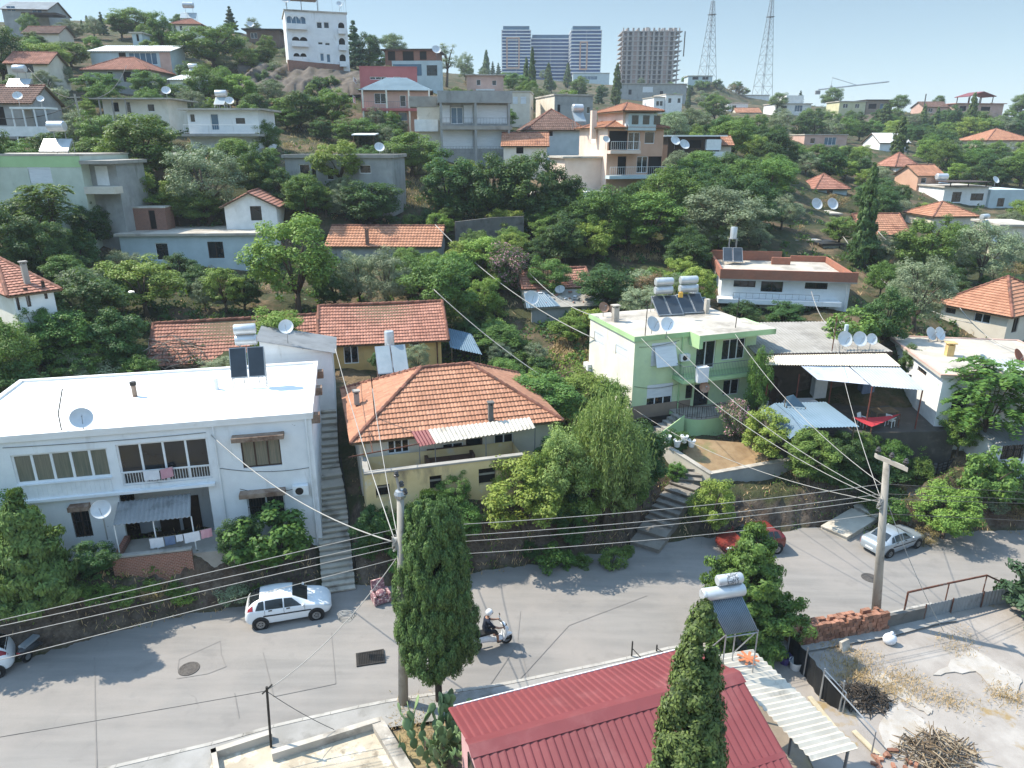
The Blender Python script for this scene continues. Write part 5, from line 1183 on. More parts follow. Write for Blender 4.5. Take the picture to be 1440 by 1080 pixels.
mb=MB(); railing(mb,[(h.w*.55,0,h.H+.25),(h.w,0,h.H+.25),(h.w,h.d,h.H+.25)],2.0,3.0,mid=False); mb.build('railing',RAILM,h.t)
ondish(h,.3,0,h.H+1,'large white dish at the left roof corner of the arched apartment block',1.0); ondish(h,h.w*.9,.5,h.H+.8,'small dish at the right roof corner of the arched apartment block',.6)
wall_run('garden_wall','pinkish garden wall on the cliff edge under the arched apartment block',[PY(405,92,136),PY(445,96,139),PY(489,99,144)],.9,.4,BRICK,None,3)
# --- pink house
h=FH('pink_house','tall dark pink flat topped house block behind a blue hip roof','the pink house',505,94,586,166,118,.12,8,PINK,'flat',[(520,108,544,112,'p'),(553,108,563,112,'p')],side=PINKL,ov=.05,th=.12,rmat=PINK,lwins=[(496,108,500,118,'p'),(495,134,499,146,'p')]); PKH=h  # paler pink on the left wall paints it as sunlit
h=FH('blue_roof_house','pink two storey house front with a blue grey hip roof and columned balcony','the blue hip roof',509,125,604,170,109,.1,7,PINKL,'hip',[(526,131,544,146,'p'),(562,134,571,150,'d'),(530,157,544,167,'p'),(560,158,573,170,'g')],side=PINK,rmat=METRB,rise=1.75,ov=.5,det=0)
slabbox(h,-.1,-1.3,h.H-2.95,h.w+.1,-.01,h.H-2.6,PINK,'balcony'); rail_on(h,.1,h.w,-1.2,h.H-2.6,.9,RAILM)
for f in (.0,.35,.68,.98): slabbox(h,h.w*f-.0,-1.25,-2,h.w*f+.22,-1.05,h.H-.15,CREAM,'column')
h=FH('brick_top_house','house with an unfinished brick upper floor above glazed blue windows','the house with the brick upper floor',541,71,613,104,150,-.05,8,brickmat('brick_far','#a9684f','#985a44','#8d7364',2),'flat',[(545,72,556,85,'o'),(566,72,582,86,'o'),(590,72,600,84,'o')],rmat=BRFRAME,ov=.6); slabbox(h,h.w*.18,-2.5,-4,h.w*1.12,-.02,-.0+h.H*.5,BLUEW,'glazed_front'); slabbox(h,h.w*.2,-2.54,h.H*.5-2.6,h.w*.75,-2.505,h.H*.5-.6,GLASSB,'window'); slabbox(h,h.w*.85,-2.54,h.H*.5-2.6,h.w*1.05,-2.505,h.H*.5-.8,GLASSD,'window')
ondish(h,h.w*1.02,-1,h.H+.1-1,'white dish at the right end of the brick topped house',1.0)
h=FH('concrete_house','grey concrete two storey house with wide white roller shutters','the grey concrete house with shutters',618,145,716,214,100,.1,9,GREY,None,[(621,148,633,173,'s'),(634,151,651,174,'g'),(652,148,665,173,'s'),(668,148,713,174,'s'),(621,183,665,209,'s'),(668,183,713,209,'s')],side=BEIGE);  # beige left side paints sunlight onto the grey walls
slabbox(h,-.25,-1.2,h.H,h.w+.3,h.d,h.H+1.45,GREY,'roof'); z1=h.hit(650,178)[1]; slabbox(h,-.1,-1.2,z1-.4,h.w+.3,-.01,z1+.1,CONC,'balcony'); rail_on(h,0,h.w+.2,-1.1,z1+.1,.95,RAILM,.4); rail_on(h,0,h.w+.2,-1.1,-.2,.95,RAILM,.4)
for f in (0,.49,.97): slabbox(h,h.w*f,-1.15,-3,h.w*f+.3,-.85,h.H-.003,GREY,'column')
slabbox(h,-4.0,1.5,h.H-.4,-.26,5,h.H+.9,CONC,'side_roof'); slabbox(h,-3.0,1.6,-1,-.01,4.9,h.H-.42,BEIGE,'side_wall'); slabbox(h,-3.4,1.0,z1-.6,-.26,1.58,z1+.9,WHITE,'side_balcony')
h=FH('flat_roof_house','pale beige flat roofed house with a white awning beside dark cypresses','the pale beige house on the crest',656,106,708,128,170,.05,8,PINKL,'flat',[(670,112,676,120,'p'),(692,113,698,120,'p')],ov=.4); slabbox(h,h.w*.25,-2,h.H-3.2,h.w*.75,-.02,h.H-2.9,WPAINT,'awning')
h=FH('block_house','plain beige block house with two shuttered windows left of a grey house','the plain beige block house',697,130,745,168,125,-.1,8,BEIGE,'flat',[(721,136,728,146,'s'),(732,136,740,146,'s')],ov=.1)
h=FH('grey_block','long grey unpainted block house with one white window','the long grey block house',780,134,834,172,125,.28,10,GREY,'flat',[(806,147,817,163,'s'),(784,147,788,158,'o'),(825,150,830,160,'p')],side=BEIGE,ov=.15); onheater(h,-3.5,4,h.H-2.5,'dark panel heater at the left end of the long grey block house',panels=2,pw=1.0,pl=1.8)
h=FH('brown_roof_house','white cottage with a smooth brown hip roof in front of a grey block house','the smooth brown hip roof',743,180,821,196,105,.12,8.5,BLUEW,'hip',[(770,183,778,192,'p')],rmat=TILEB,rise=2.6,ov=.5)
h=FH('tiled_house','low white house with a long orange tiled roof left of the orange apartment house','the low orange roof beside the concrete house',708,204,769,222,97,-.03,6,CREAM,'gable',[(726,207,736,216,'o')],rmat=TILE,rise=1.5); 
# --- orange apartment house
h=FH('orange_apartment_house','three storey orange and cream house with tiled roofs and stacked balconies','the orange apartment house',855,178,934,268,85,.27,9,ORANGE,None,[(857,184,882,211,'o'),(884,186,899,211,'p'),(907,185,920,202,'p'),(869,220,880,246,'o'),(896,220,910,243,'p'),(912,220,930,246,'o'),(906,253,916,264,'p')],side=PEACH,lwins=[(831,186,837,202,'s'),(832,220,836,236,'b')]); OAH=h  # peach left wall is the sunlit copy of the orange plaster
h.tiles('hip',1.1,.5,TILE,1)
mb=MB(); x0,x1=h.w*.28,h.w*.83; mb.box(x0,.4,h.H-.1,x1,h.d-1,h.H+1.7); mb.build('attic',PEACH,h.t); slabbox(h,x0+.3,-.5,h.H-.4,x1-.1,.39,h.H+1.4,BLUEW,'dormer')
for i in range(3): slabbox(h,x0+.7+i*1.35,-.53,h.H+.25,x0+1.5+i*1.35,-.505,h.H+1.2,GLASSD,'window')
h2=House.__new__(House); h2.__dict__.update(h.__dict__); h2.tiles('hip',.95,.4,TILE,1,z=h.H+1.72,box=(x0-.2,-.6,x1+.2,h.d-1))
for py_,bx in ((212,.52),(247,1.12)):
    z=h.hit(880,py_)[1]; slabbox(h,-.1,-1.25,z-.3,h.w*bx,-.01,z+.05,BLUEW if bx>1 else PEACH,'balcony'); rail_on(h,0,h.w*bx-.1,-1.15,z+.05,.95,WPAINT,.25)
x,z=h.hit(878,182); aircon(h.t,(x,0,z),0,.9); ondish(h,-.3,-.3,h.H-2.2,'white dish on the corner of the orange apartment house',.5)
mb=MB(); mb.box(-4.5,1.5,-3,-.01,7,h.H-3.4); mb.build('side_wing',PEACH,h.t); mb=MB(); mb.box(-4.9,1.1,h.H-3.4,-.01,7.2,h.H-3.2); mb.build('wing_roof',CONCL,h.t)
chimney(h.t,(-.5,3.2,h.H-1),.6,2.8,PEACH,False); onheater(h,-.8,6.5,h.H+.2,'pale boxy tank heater behind the chimney of the orange apartment house',panels=1,pw=1.4,pl=1.6,tank_h=1.6,tank_r=.45,glassm=PANELL)
mb=MB(); mb.box(-9,-1.5,-3.5,-.6,1.4,.0); mb.build('terrace',CREAM,h.t)
h=FH('dark_shack','dark timber shack with a thin white awning right of the orange apartment house','the dark shack with the white awning',940,192,1013,230,104,.0,6,BRFRAME,'flat',[(950,196,960,206,'o'),(970,197,986,208,'o')],rmat=ROOFW,ov=.8,th=.18); a=h.hit(992,196); b=h.hit(1011,211); slabbox(h,a[0],-.9,b[1],b[0],-.02,a[1],WPAINT,'white_blind'); a=h.hit(977,213); slabbox(h,a[0],-1.2,-2,h.w+.6,-.91,a[1],WHITE,'lower_wall')
ondish(h,.7,-1,h.H-1.4,'left white dish in front of the dark timber shack',.8); ondish(h,2.0,-1,h.H-1.9,'right grey dish in front of the dark timber shack',.85)
h=FH('tiled_hut','small hut with an orange tiled roof beside the dark timber shack','the small orange hut roof',1012,203,1029,212,106,.0,4,BEIGE,'gable',[],rise=1.1,cat='hut')
# --- crest, right of centre
h=FH('long_grey_building','long low grey building with a white panel below the unfinished tower','the long low grey building',872,118,966,142,300,.05,14,GREY,'flat',[(904,122,918,130,'s'),(884,126,888,133,'o'),(928,128,932,136,'o')],cat='building')
for i,(a,b,c,lab) in enumerate(((920,935,137,'left white villa with a rounded roof below the crest'),(937,960,133,'right larger white villa below the long grey building'))): FH('villa',lab,'the white villas',a,c,b,150,225,.2,9,WHITE,'flat',[(a+3,c+5,a+7,c+12,'p'),(b-7,c+5,b-3,c+12,'p')],group='white villas below the crest',ov=.2)
FH('mast_station','low pale building at the foot of the left radio mast','the low building under the radio mast',968,107,1002,115,332,.0,8,BLUEW,'flat',[(974,108,982,112,'o'),(988,108,996,112,'o')],cat='building')
FH('crest_house','long white flat building on the crest below the right radio mast','the long white crest building',1027,134,1082,142,345,.0,10,WHITE,'flat',[(1036,136,1044,139,'p')],cat='building')
FH('crest_house','white house with a red lower roof left of the bushy crest trees','the white crest house with a red roof',1024,145,1052,158,280,.1,9,WHITE,'flat',[(1030,148,1035,154,'p')]); FH('tiled_house','small red tiled roof below the white crest buildings','the small red crest roof',1036,158,1070,164,270,.0,7,BEIGE,'gable',[],rise=1.6)
h=FH('modern_house','white angular house on the crest behind a round stone pine','the white angular crest house',1092,146,1141,162,262,.1,10,WHITE,'flat',[(1098,149,1106,156,'o'),(1118,148,1128,157,'g')]); mb=MB(); mb.box(h.w*.3,1,h.H+.2,h.w*.8,8,h.H+2.8); mb.build('upper_floor',WHITE,h.t)
h=FH('yellow_house','pale yellow flat roofed house on the ridge right of a round stone pine','the pale yellow ridge house',1181,143,1218,156,246,.05,9,YELW,'flat',[(1186,146,1192,152,'p'),(1203,146,1208,152,'p')],ov=.3)
h=FH('grey_ridge_house','grey brown house with a dark loggia beside the pale yellow ridge house','the grey ridge house',1219,141,1256,160,247,.0,9,TAUPE,'flat',[(1222,146,1232,153,'o'),(1238,146,1246,154,'g')],ov=.4,rmat=IRON)
h=FH('ridge_terrace_house','house with a dark red open gabled roof terrace on the right ridge','the dark red gabled ridge house',1345,146,1412,160,244,.1,9,PINKL,'flat',[(1350,149,1358,156,'o'),(1380,150,1392,156,'o')],rmat=TILER,ov=.6)
k=House('roof_pavilion','open dark red gabled pavilion on the terrace of the ridge house',h.W(h.w*.3,1,h.H+.3),h.W(h.w*.8,1,h.H+.3),6,.1,cat='pavilion'); 
for x in (0,k.w/2-.1,k.w-.2):
    for y in (0,5.8): slabbox(k,x,y,0,x+.2,y+.2,2.2,BRFRAME,'post')
mb=MB(); mb.slab((-.6,-.5,2.2),(k.w/2,-.5,3.6),(k.w/2,6.5,3.6),(-.6,6.5,2.2),.2); mb.slab((k.w/2,-.5,3.6),(k.w+.6,-.5,2.2),(k.w+.6,6.5,2.2),(k.w/2,6.5,3.6),.2); mb.build('roof',METR,k.t)
FH('ridge_cottage','small beige cottage between cypress tops on the right ridge','the small beige ridge cottage',1300,150,1334,163,246,.0,8,PINKL,'gable',[(1306,152,1311,158,'p')],rise=1.6,rmat=TILEB)
# --- right hand valley
FH('pastel_house','pale pink and blue flat roofed house among trees below the ridge','the pastel flat roofed house',1132,190,1192,208,165,.1,8,PINKL,'flat',[(1140,194,1146,202,'p'),(1160,193,1175,204,'g')],ov=.15)
FH('white_gable_house','white house with a pitched roof partly behind a dark cypress','the white house behind the cypress',1238,200,1278,216,170,.1,7,WHITE,'gable',[(1264,203,1270,209,'p')],rmat=ROOFW,rise=2,det=0)
FH('tiled_house','red tiled roof with a white fascia below the dark cypress on the right','the red roof with the white fascia',1261,232,1290,240,140,.1,6,WHITE,'hip',[],rmat=TILER,rise=2.2,ov=.5)
h=FH('orange_house','small orange house with a tiled roof and white tanks on the right slope','the small orange house',1292,246,1327,268,125,.15,6,ORANGE,'gable',[(1296,250,1302,258,'p')],side=ORANGE,rise=1.5); onheater(h,h.w*.8,-1.5,.8,'white tanks in front of the small orange house',panels=1,pw=1.6,pl=.8,tank_h=1.0,tank_r=.5,tank_l=2,glassm=PANELL)
FH('tiled_house','white walled house with a bright red hip roof in the trees on the right','the bright red hip roof in the trees',1148,264,1192,276,112,.1,6,BLUEW,'hip',[(1163,266,1171,276,'p')],rmat=TILER,rise=1.9,ov=.4)
FH('hip_roof_house','wide orange hip roof under the ridge at the right edge','the wide orange hip roof at the right edge',1390,196,1450,208,185,.0,12,BEIGE,'hip',[],rise=2.6,ov=.6)
h=FH('white_modern_house','white flat roofed house with terrace and dish at the right edge','the white modern house at the right edge',1329,264,1391,292,118,.05,8,WHITE,'flat',[(1340,270,1350,284,'b'),(1366,272,1382,282,'b')],ov=.3); slabbox(h,h.w+.05,-.5,-2,h.w+6,6,h.H-.3,BLUEW,'blue_wing'); slabbox(h,h.w+1.5,-.54,.2,h.w+2.6,-.505,1.5,GLASSD,'window'); slabbox(h,-.6,-1.5,h.H+.85,h.w*.9,3,h.H+1.0,BRFRAME,'pergola_roof'); mb=MB(); [mb.box(x,-1.2,h.H+.2,x+.12,-1.08,h.H+.85) for x in (0,h.w*.4,h.w*.8)]; mb.build('pergola_post',BRFRAME,h.t); ondish(h,h.w+1.5,1,h.H+.3,'white dish above the blue wing at the right edge',.7)
FH('tiled_house','beige house with a plain orange hip roof left of a bushy slope','the beige house with the plain orange roof',1314,303,1372,334,95,.08,6,BEIGE,'hip',[(1330,308,1336,318,'p')],rise=1.5)
FH('tiled_house','house with a ribbed orange roof half hidden behind the tall cypress','the ribbed orange roof behind the cypress',1216,328,1276,344,88,.05,6,TAUPE,'gable',[(1232,331,1242,340,'p')],rise=2.0,det=2)
FH('shed','small beige shed with rubbish on its flat roof behind the brick parapet house','the small beige rubbish roof shed',1112,340,1150,356,80,.0,4,BEIGE,'flat',[(1140,344,1145,355,'o')],cat='shed',ov=.3)
FH('shed','small white shed with a dark flat roof left of the tall cypress','the small white shed',1158,345,1180,360,78,.1,3.5,WHITE,'flat',[],cat='shed',rmat=IRON,ov=.4)
q=PY(1336,388,76); water_heater('dark blue panel water heater standing among bushes on the right slope',q,-.1,2,1,1.0,2.4,.9,M('solar_glass_blue','#27324d','#1f2a42',1,.2),.6,.3,1.4)
q=PY(1402,345,82); water_heater('white framed panel heater on the beige wall at the right edge',q,.5,1,1,1.2,3.0,.9,PANELL,.3,.3,1.2)
FH('retaining_house','plain beige building half cut by the right edge of the view','the beige building at the right edge',1408,318,1460,375,84,-.1,6,BEIGE,'flat',[],cat='building')
q=PY(1146,300,100); dish('left dish of the pair among trees behind the brick parapet house',q,.95,-1.3,.5,1.2); dish('right dish of the pair among trees behind the brick parapet house',PY(1168,300,100),.95,-1.3,.5,1.2)
FH('hut','grey hut wall below the pair of dishes in the trees','the grey hut under the dishes',1150,302,1180,318,98,.0,4,GREY,'flat',[],cat='hut')
def canopy(label,a,bx,Y,d,hh,mat,name='sheet_canopy'):
    A=PY(a[0],a[1],Y); B=PY(bx,a[1],Y); t=thing(name,label,'canopy',A); w=B.x-A.x
    mb=MB(); mb.slab((0,0,0),(w,0,0),(w,d,.2),(0,d,.2),.12); mb.build('roof',mat,t)
    for x in (.2,w-.2):
        for y in (.2,d-.2): mb=MB(); mb.tube([(x,y,-hh),(x,y,0)],.05,6); mb.build('post',WOOD,t)
canopy('small white sheet canopy on posts between trees below the pink house',(494,189),527,94,3,2.2,ROOFW)
canopy('thin grey concrete canopy slab above the dark hollow left of centre',(210,218),274,80,3,3.5,CONC)
# ================================================================= towers on the skyline
def tower(label,x0,x1,ytop,ybase,Y,floors,depth,yaw=0,brown=None):
    A=PY(x0,ytop,Y); B=PY(x1,ytop,Y); H=A.z-PY(x0,ybase,Y).z
    h=House('glass_tower',label,A,B,depth,H,20,'blue glass towers on the skyline','tower',None,yaw=yaw)
    mb=MB(); mb.box(0,0,-20,h.w,h.d,H); mb.build('facade',M('tower_glass','#0b4a8c','#1c5fa0',.25,.4),h.t)
    fh=H/floors
    for i in range(floors+1):
        z=i*fh; mb=MB(); mb.box(-.4,-.5,z-.1,h.w+.4,h.d+.5,z+.4); mb.build('floor_band',WPAINT,h.t)
        if i<floors:
            mb=MB(); k=max(2,int(h.w/9))
            for j in range(k+1): x=h.w*j/k; mb.box(x-.12,-.06,z+.41,x+.12,-.003,z+fh-.11)
            mb.build('mullion',STEEL,h.t)
    mb=MB(); mb.box(.6,.6,H+.41,h.w-.6,h.d-.6,H+2.4); mb.build('penthouse',M('tower_blue','#3b6d8c','#33617e',.3,.2),h.t)
    if brown:
        a,b,c,d=brown; mb=MB(); xa,xb=h.w*a,h.w*b; za,zb=H*c,H*d
        mb.box(xa,-1.1,za,xa+.7,-.91,zb);mb.box(xb-.7,-1.1,za,xb,-.91,zb);mb.box(xa+.7,-1.1,zb-.7,xb-.7,-.91,zb);mb.box(xa+.7,-1.1,za,xb-.7,-.91,za+.7); mb.build('copper_frame',ORANGE,h.t)
    return h
tower('left blue glass tower with white floor bands on the skyline',706,746,43,106,450,14,18,0,(.15,.62,.15,.85))
tower('lower middle blue glass block between the two towers',747,802,55,118,462,13,18,0)
tower('right blue glass tower with a copper frame on the skyline',804,846,43,112,446,14,18,0,(.28,.55,.2,.78))
h=FH('tower_podium','pale podium building at the foot of the right blue glass tower','the tower podium',806,103,857,122,440,.0,14,BLUEW,'flat',[(812,107,840,112,'g')],cat='building')
A=PY(876,44,470);B=PY(956,44,470); H=A.z-PY(876,118,470).z
h=House('unfinished_tower','unfinished concrete tower block with open floors on the skyline',A,B,20,H,20,None,'tower','the unfinished tower',yaw=0)
fl=11; fh=H/fl
mb=MB(); mb.box(2,3,-20,h.w-2,h.d,H-.5); mb.build('core',M('shell_interior','#6d645d','#575049',.3,.9),h.t)
for i in range(fl+1):
    z=i*fh; mb=MB(); mb.box(-.4,-1.2,z-.35,h.w+(1.6 if i%2 else .6),h.d,z+.1); mb.build('floor_slab',M('raw_concrete','#b5aaa2','#a69b93',.3,.9),h.t)
for j in range(12):
    x=h.w*j/11; mb=MB(); mb.box(x-.55 if j else 0,-.9,-20,x+.55 if j<11 else h.w,.4,H+1.8); mb.build('column',M('raw_concrete','#b5aaa2','#a69b93'),h.t)
for j,(a,b) in enumerate(((.2,.3),(.42,.5),(.72,.8))):
    for i in range(fl): mb=MB(); mb.box(h.w*a,-.7,i*fh+.11,h.w*b,.2,i*fh+fh-.36); mb.build('infill_wall',M('infill_block','#a98a7c','#9a7d70',.3,.9),h.t)
rr=random.Random(2); mb=MB()
for i in range(16): x=rr.uniform(1,h.w-2); mb.box(x,rr.uniform(0,8),H+.11,x+rr.uniform(.5,2.2),9,H+rr.uniform(1.,2.6))
mb.build('roof_formwork',M('raw_concrete','#b5aaa2','#a69b93'),h.t)
def mast(label,px,pbase,ptop,topx,wpx,Y):
    A=PY(px,pbase,Y); T=PY(topx,ptop,Y); H=T.z-A.z; w=wpx*Y/1000/2*1.05
    t=thing('radio_mast',label,'radio mast',A,.4,'lattice radio masts'); lean=(T.x-A.x)*0
    def wd(z): f=z/H; return w*(1-f)**1.05*.9+.45
    for sx in (-1,1):
        for sy in (-1,1):
            mb=MB(); mb.tube([(sx*wd(z),sy*wd(z),z) for z in np.linspace(-4,H*.97,16)],.1,5); mb.build('leg',RAILM,t)
    mb=MB(); zs=[0]
    while zs[-1]<H*.95: zs.append(zs[-1]+max(2.0,wd(zs[-1])*1.7))
    for a,b in zip(zs[:-1],zs[1:]):
        a,b=min(a,H*.97),min(b,H*.97); p,q=wd(a),wd(b)
        for k in range(4):
            c=[(-1,-1),(1,-1),(1,1),(-1,1)]; u=c[k];v=c[(k+1)%4]
            mb.tube([(u[0]*p,u[1]*p,a),(v[0]*q,v[1]*q,b)],.045,4); mb.tube([(v[0]*p,v[1]*p,a),(u[0]*q,u[1]*q,b)],.045,4); mb.tube([(u[0]*q,u[1]*q,b),(v[0]*q,v[1]*q,b)],.045,4)
    mb.build('bracing',RAILM,t)
    mb=MB(); k=H*.8; mb.box(-1.3,-1.3,k,1.3,1.3,k+.3); mb.build('platform',RAILM,t); mb=MB(); mb.tube([(0,0,H*.95),(0,0,H*1.12)],.12,6); mb.build('antenna',RAILM,t)
mast('left lattice radio mast on the rocky knob',994,110,-2,1000,15,335)
mast('right lattice radio mast behind the crest houses',1071,140,-6,1079,17,350)
q=PY(1168,128,620); t=thing('tower_crane','tiny faint tower crane on the skyline above the right ridge','crane',(q.x,q.y,q.z-30)); mb=MB(); mb.box(-.8,-.8,-20,.8,.8,34); mb.build('mast',STEEL,t); mb=MB(); mb.tube([(-10,0,31),(46,0,37)],.55,5); mb.build('jib',STEEL,t); mb=MB(); mb.box(-12,-1,27.5,-8.5,1,30.3); mb.build('counterweight',CONCD,t); mb=MB(); mb.tube([(0,0,34),(0,0,40),(20,0,34.6)],.25,4); mb.build('tie',STEEL,t)

wall_run('retaining_wall','grey concrete retaining wall below the dark trees in the centre',[PY(640,326,73),PY(690,320,73.5),PY(735,318,74)],1.0,.3,CONCD,None,2)
# ================================================================= vegetation
rng=np.random.default_rng(11)
def rdir(n): v=rng.normal(size=(n,3)); return v/np.linalg.norm(v,axis=1,keepdims=True)
def leafmesh(name,C,Nrm,L,Wd,tint,mat,up=None,fold=0):
    """one rhombic leaf per centre"""
    n=len(C); Nn=Nrm/np.maximum(np.linalg.norm(Nrm,axis=1,keepdims=True),1e-6)
    a=rdir(n) if up is None else up
    a=a-Nn*np.sum(a*Nn,axis=1,keepdims=True); a/=np.maximum(np.linalg.norm(a,axis=1,keepdims=True),1e-6)
    b=np.cross(Nn,a); L=np.broadcast_to(L,(n,))[:,None]; Wd=np.broadcast_to(Wd,(n,))[:,None]
    V=np.stack([C-a*L*.5,C+b*Wd*.5-a*L*.05,C+a*L*.5,C-b*Wd*.5-a*L*.05],1).reshape(-1,3)
    me=bpy.data.meshes.new(name); me.vertices.add(4*n); me.vertices.foreach_set('co',V.ravel().astype(np.float32))
    me.loops.add(4*n); me.loops.foreach_set('vertex_index',np.arange(4*n,dtype=np.int32))
    me.polygons.add(n); me.polygons.foreach_set('loop_start',np.arange(0,4*n,4,dtype=np.int32))
    try: me.polygons.foreach_set('loop_total',np.full(n,4,dtype=np.int32))
    except Exception: pass
    me.update(calc_edges=True); me.validate()
    at=me.attributes.new('tint','FLOAT','FACE'); at.data.foreach_set('value',np.clip(np.broadcast_to(tint,(n,)),0,1).astype(np.float32))
    me.materials.append(mat); return me
LEAF=dict(
 mid=leafmat('leaf_mid_green','#5f8440','#74983f','#3f6130'),
 bright=leafmat('leaf_bright_green','#7f9c40','#94ad4c','#587a35'),
 dark=leafmat('leaf_dark_green','#44683a','#547a3f','#2c4a2c'),
 olive=leafmat('leaf_olive_grey','#80906c','#94a27f','#5c6d4e',trans=.15),
 cypress=leafmat('leaf_cypress','#4d6b36','#75934a','#2a4224',trans=.15),
 conifer=leafmat('leaf_conifer','#3e5a3c','#4c6a44','#29402b',trans=.1),
 pine=leafmat('leaf_stone_pine','#5b7c3c','#6f9147','#3b5a2f',trans=.15),
 pepper=leafmat('leaf_pepper_tree','#86a056','#9cb468','#5c7842'),
 pink=leafmat('leaf_oleander','#66804f','#748c5a','#4a6240',flower='#d79aa6',fl=.28),
 magenta=leafmat('leaf_bougainvillea','#6a7d4b','#7d5f60','#4b6038',flower='#c0559a',fl=.5),
 cactus=leafmat('cactus_pad_skin','#6d8a5c','#7d9a68','#4b6a45',trans=0,rough=.5),
 dry=leafmat('leaf_dry_brown','#8d7b4e','#a08c58','#6a5a3c',trans=.15))
KINDS={}   # kind -> list of (trunk mesh, crown mesh, h, w)
def mesh_of(mb,name,mat,smooth=True):
    o=mb.build(name,mat,None,smooth); me=o.data; bpy.data.objects.remove(o); return me
def trunkmesh(h0,cl,r0,rb,bark=None,lean=.1,n=6):
    mb=MB(); r=random.Random(int(rng.integers(1e6))); top=Vector((r.uniform(-lean,lean)*h0,r.uniform(-lean,lean)*h0,h0))
    mid=top*.5+Vector((r.uniform(-.12,.12),r.uniform(-.12,.12),0)); mb.tube([(0,0,-1.2),(0,0,0),mid,top],[r0*1.3,r0*1.1,r0*.85,r0*.7],8)
    for c in cl:
        c=Vector(c); m=top.lerp(c,.5)+Vector((0,0,.12*(c-top).length))
        mb.tube([top-Vector((0,0,.1)),m,c],[r0*.5,rb*.8,rb*.25],5)
    return mesh_of(mb,'trunk',bark or BARK)
def broad(kind,h=6,w=5,nc=70,nl=110,leaf=.24,asp=.6,th=.28,cr=.2,flat=1.0,bark=None,leafkey=None,drop=0,gap=.0):
    mat=LEAF[leafkey or kind]; cz=h*(th+1)/2*1.0; rz_=h*(1-th)/2; rx=w/2
    P=rdir(nc)*(rng.uniform(.35,1,size=(nc,1))**.45); P=P[P[:,2]>-.75]
    P*= (1+.22*np.sin(P[:,:1]*4+rng.uniform(0,6))*np.cos(P[:,1:2]*5+rng.uniform(0,6)))
    P=P*np.array([rx*.82,rx*.82,rz_*.84])+np.array([0,0,cz])
    C=[];N=[];T=[];n=0
    for p in P:
        rc=w*cr*rng.uniform(.55,1.15)*.5; k=int(nl*rng.uniform(.7,1.3)*(rc/(w*cr*.5))**2*1.2)+10
        d=rdir(k); rr=rng.uniform(.2,1,size=(k,1))**.5
        q=p+d*rr*np.array([rc*1.25,rc*1.25,rc*.8*flat]); C.append(q)
        N.append(d*.6+rdir(k)*.55+np.array([0,0,.75])); t=rng.uniform(.1,.95); T.append(np.clip(t+rng.normal(0,.12,k)+.12*d[:,2],0,1))
    C=np.concatenate(C);N=np.concatenate(N);T=np.concatenate(T)
    L=leaf*rng.uniform(.6,1.25,len(C))
    cm=leafmesh('crown',C,N,L,L*asp,T,mat)
    idx=rng.choice(len(P),min(len(P),9),replace=False)
    tm=trunkmesh(h*(th+.1),[P[i] for i in idx],.035*h*.9,.014*h,bark)
    KINDS.setdefault(kind,[]).append((tm,cm,h,w))
for s in range(3): broad('mid',6,5+.4*s,95+10*s,150,.175,.6,.12,.19)
for s in range(2): broad('bright',5.5,5,90,150,.175,.6,.12,.19)
for s in range(3): broad('dark',6,5.2,84,180,.19,.65,.08,.21,bark=BARKD)
for s in range(3): broad('olive',5,4.8,115,160,.16,.3,.12,.17)
broad('pine',7,6,75,160,.26,.35,.36,.24,.9)
broad('palegum',10,6.5,55,90,.26,.35,.3,.16,leafkey='olive')
for s in range(2): broad('shrub_mid',1.6,2.0,38,60,.14,.6,.05,.28,leafkey='mid'); broad('shrub_dark',1.6,2.0,38,60,.15,.65,.05,.28,leafkey='dark',bark=BARKD); broad('shrub_bright',1.5,2.0,38,60,.14,.6,.05,.28,leafkey='bright'); broad('shrub_olive',1.5,2.0,45,60,.13,.3,.05,.26,leafkey='olive')
broad('oleander',3.2,3.4,70,80,.17,.4,.08,.22,leafkey='pink'); broad('bougainvillea',2.2,3,50,80,.16,.7,.08,.24,leafkey='magenta'); broad('dry_bush',1.8,2.2,35,40,.16,.25,.05,.28,leafkey='dry')
broad('flower_bush',3.0,3.2,60,80,.2,.6,.1,.22,leafkey='mid')
def spindle(kind,h,w,ntuft,nl,leaf,prof,th=.06,leafkey='cypress',bark=BARKD,out=.35,tuft=(.16,.34),sw=1.0):
    C=[];N=[];T=[];U=[]
    zs=rng.uniform(0,1,ntuft*3); keep=rng.uniform(0,1,ntuft*3)<prof(zs); zs=zs[keep][:ntuft]
    for z in zs:
        a=rng.uniform(0,2*math.pi); r=prof(np.array([z]))[0]*w/2*rng.uniform(.45,1.12)**.6*(1+sw*(.2*math.sin(a*3+z*9)+.12*math.sin(a*7+z*23)))
        p=np.array([r*math.cos(a),r*math.sin(a),h*(th+(1-th)*z)]); k=int(nl*rng.uniform(.6,1.4)); d=rdir(k); rr=rng.uniform(.1,1,(k,1))**.5
        q=p+d*rr*np.array([tuft[0],tuft[0],tuft[1]]); C.append(q)
        o=np.array([math.cos(a),math.sin(a),.3]); N.append(d*.7+o*.6+rdir(k)*.5); t=rng.uniform(.1,1); T.append(np.clip(t+rng.normal(0,.15,k),0,1))
        U.append(np.array([math.cos(a)*out,math.sin(a)*out,1.0])+rdir(k)*.35)
    C=np.concatenate(C); C[:,2]=np.minimum(C[:,2],h*1.0+.0); L=leaf*rng.uniform(.6,1.3,len(C))
    cm=leafmesh('crown',C,np.concatenate(N),L,L*.42,np.concatenate(T),LEAF[leafkey],up=np.concatenate(U))
    mb=MB(); mb.tube([(0,0,-1),(0,0,0),(0,0,h*.5),(0,0,h*.92)],[.022*h*.8,.018*h,.01*h,.003*h],8)
    tm=mesh_of(mb,'trunk',bark); KINDS.setdefault(kind,[]).append((tm,cm,h,w))
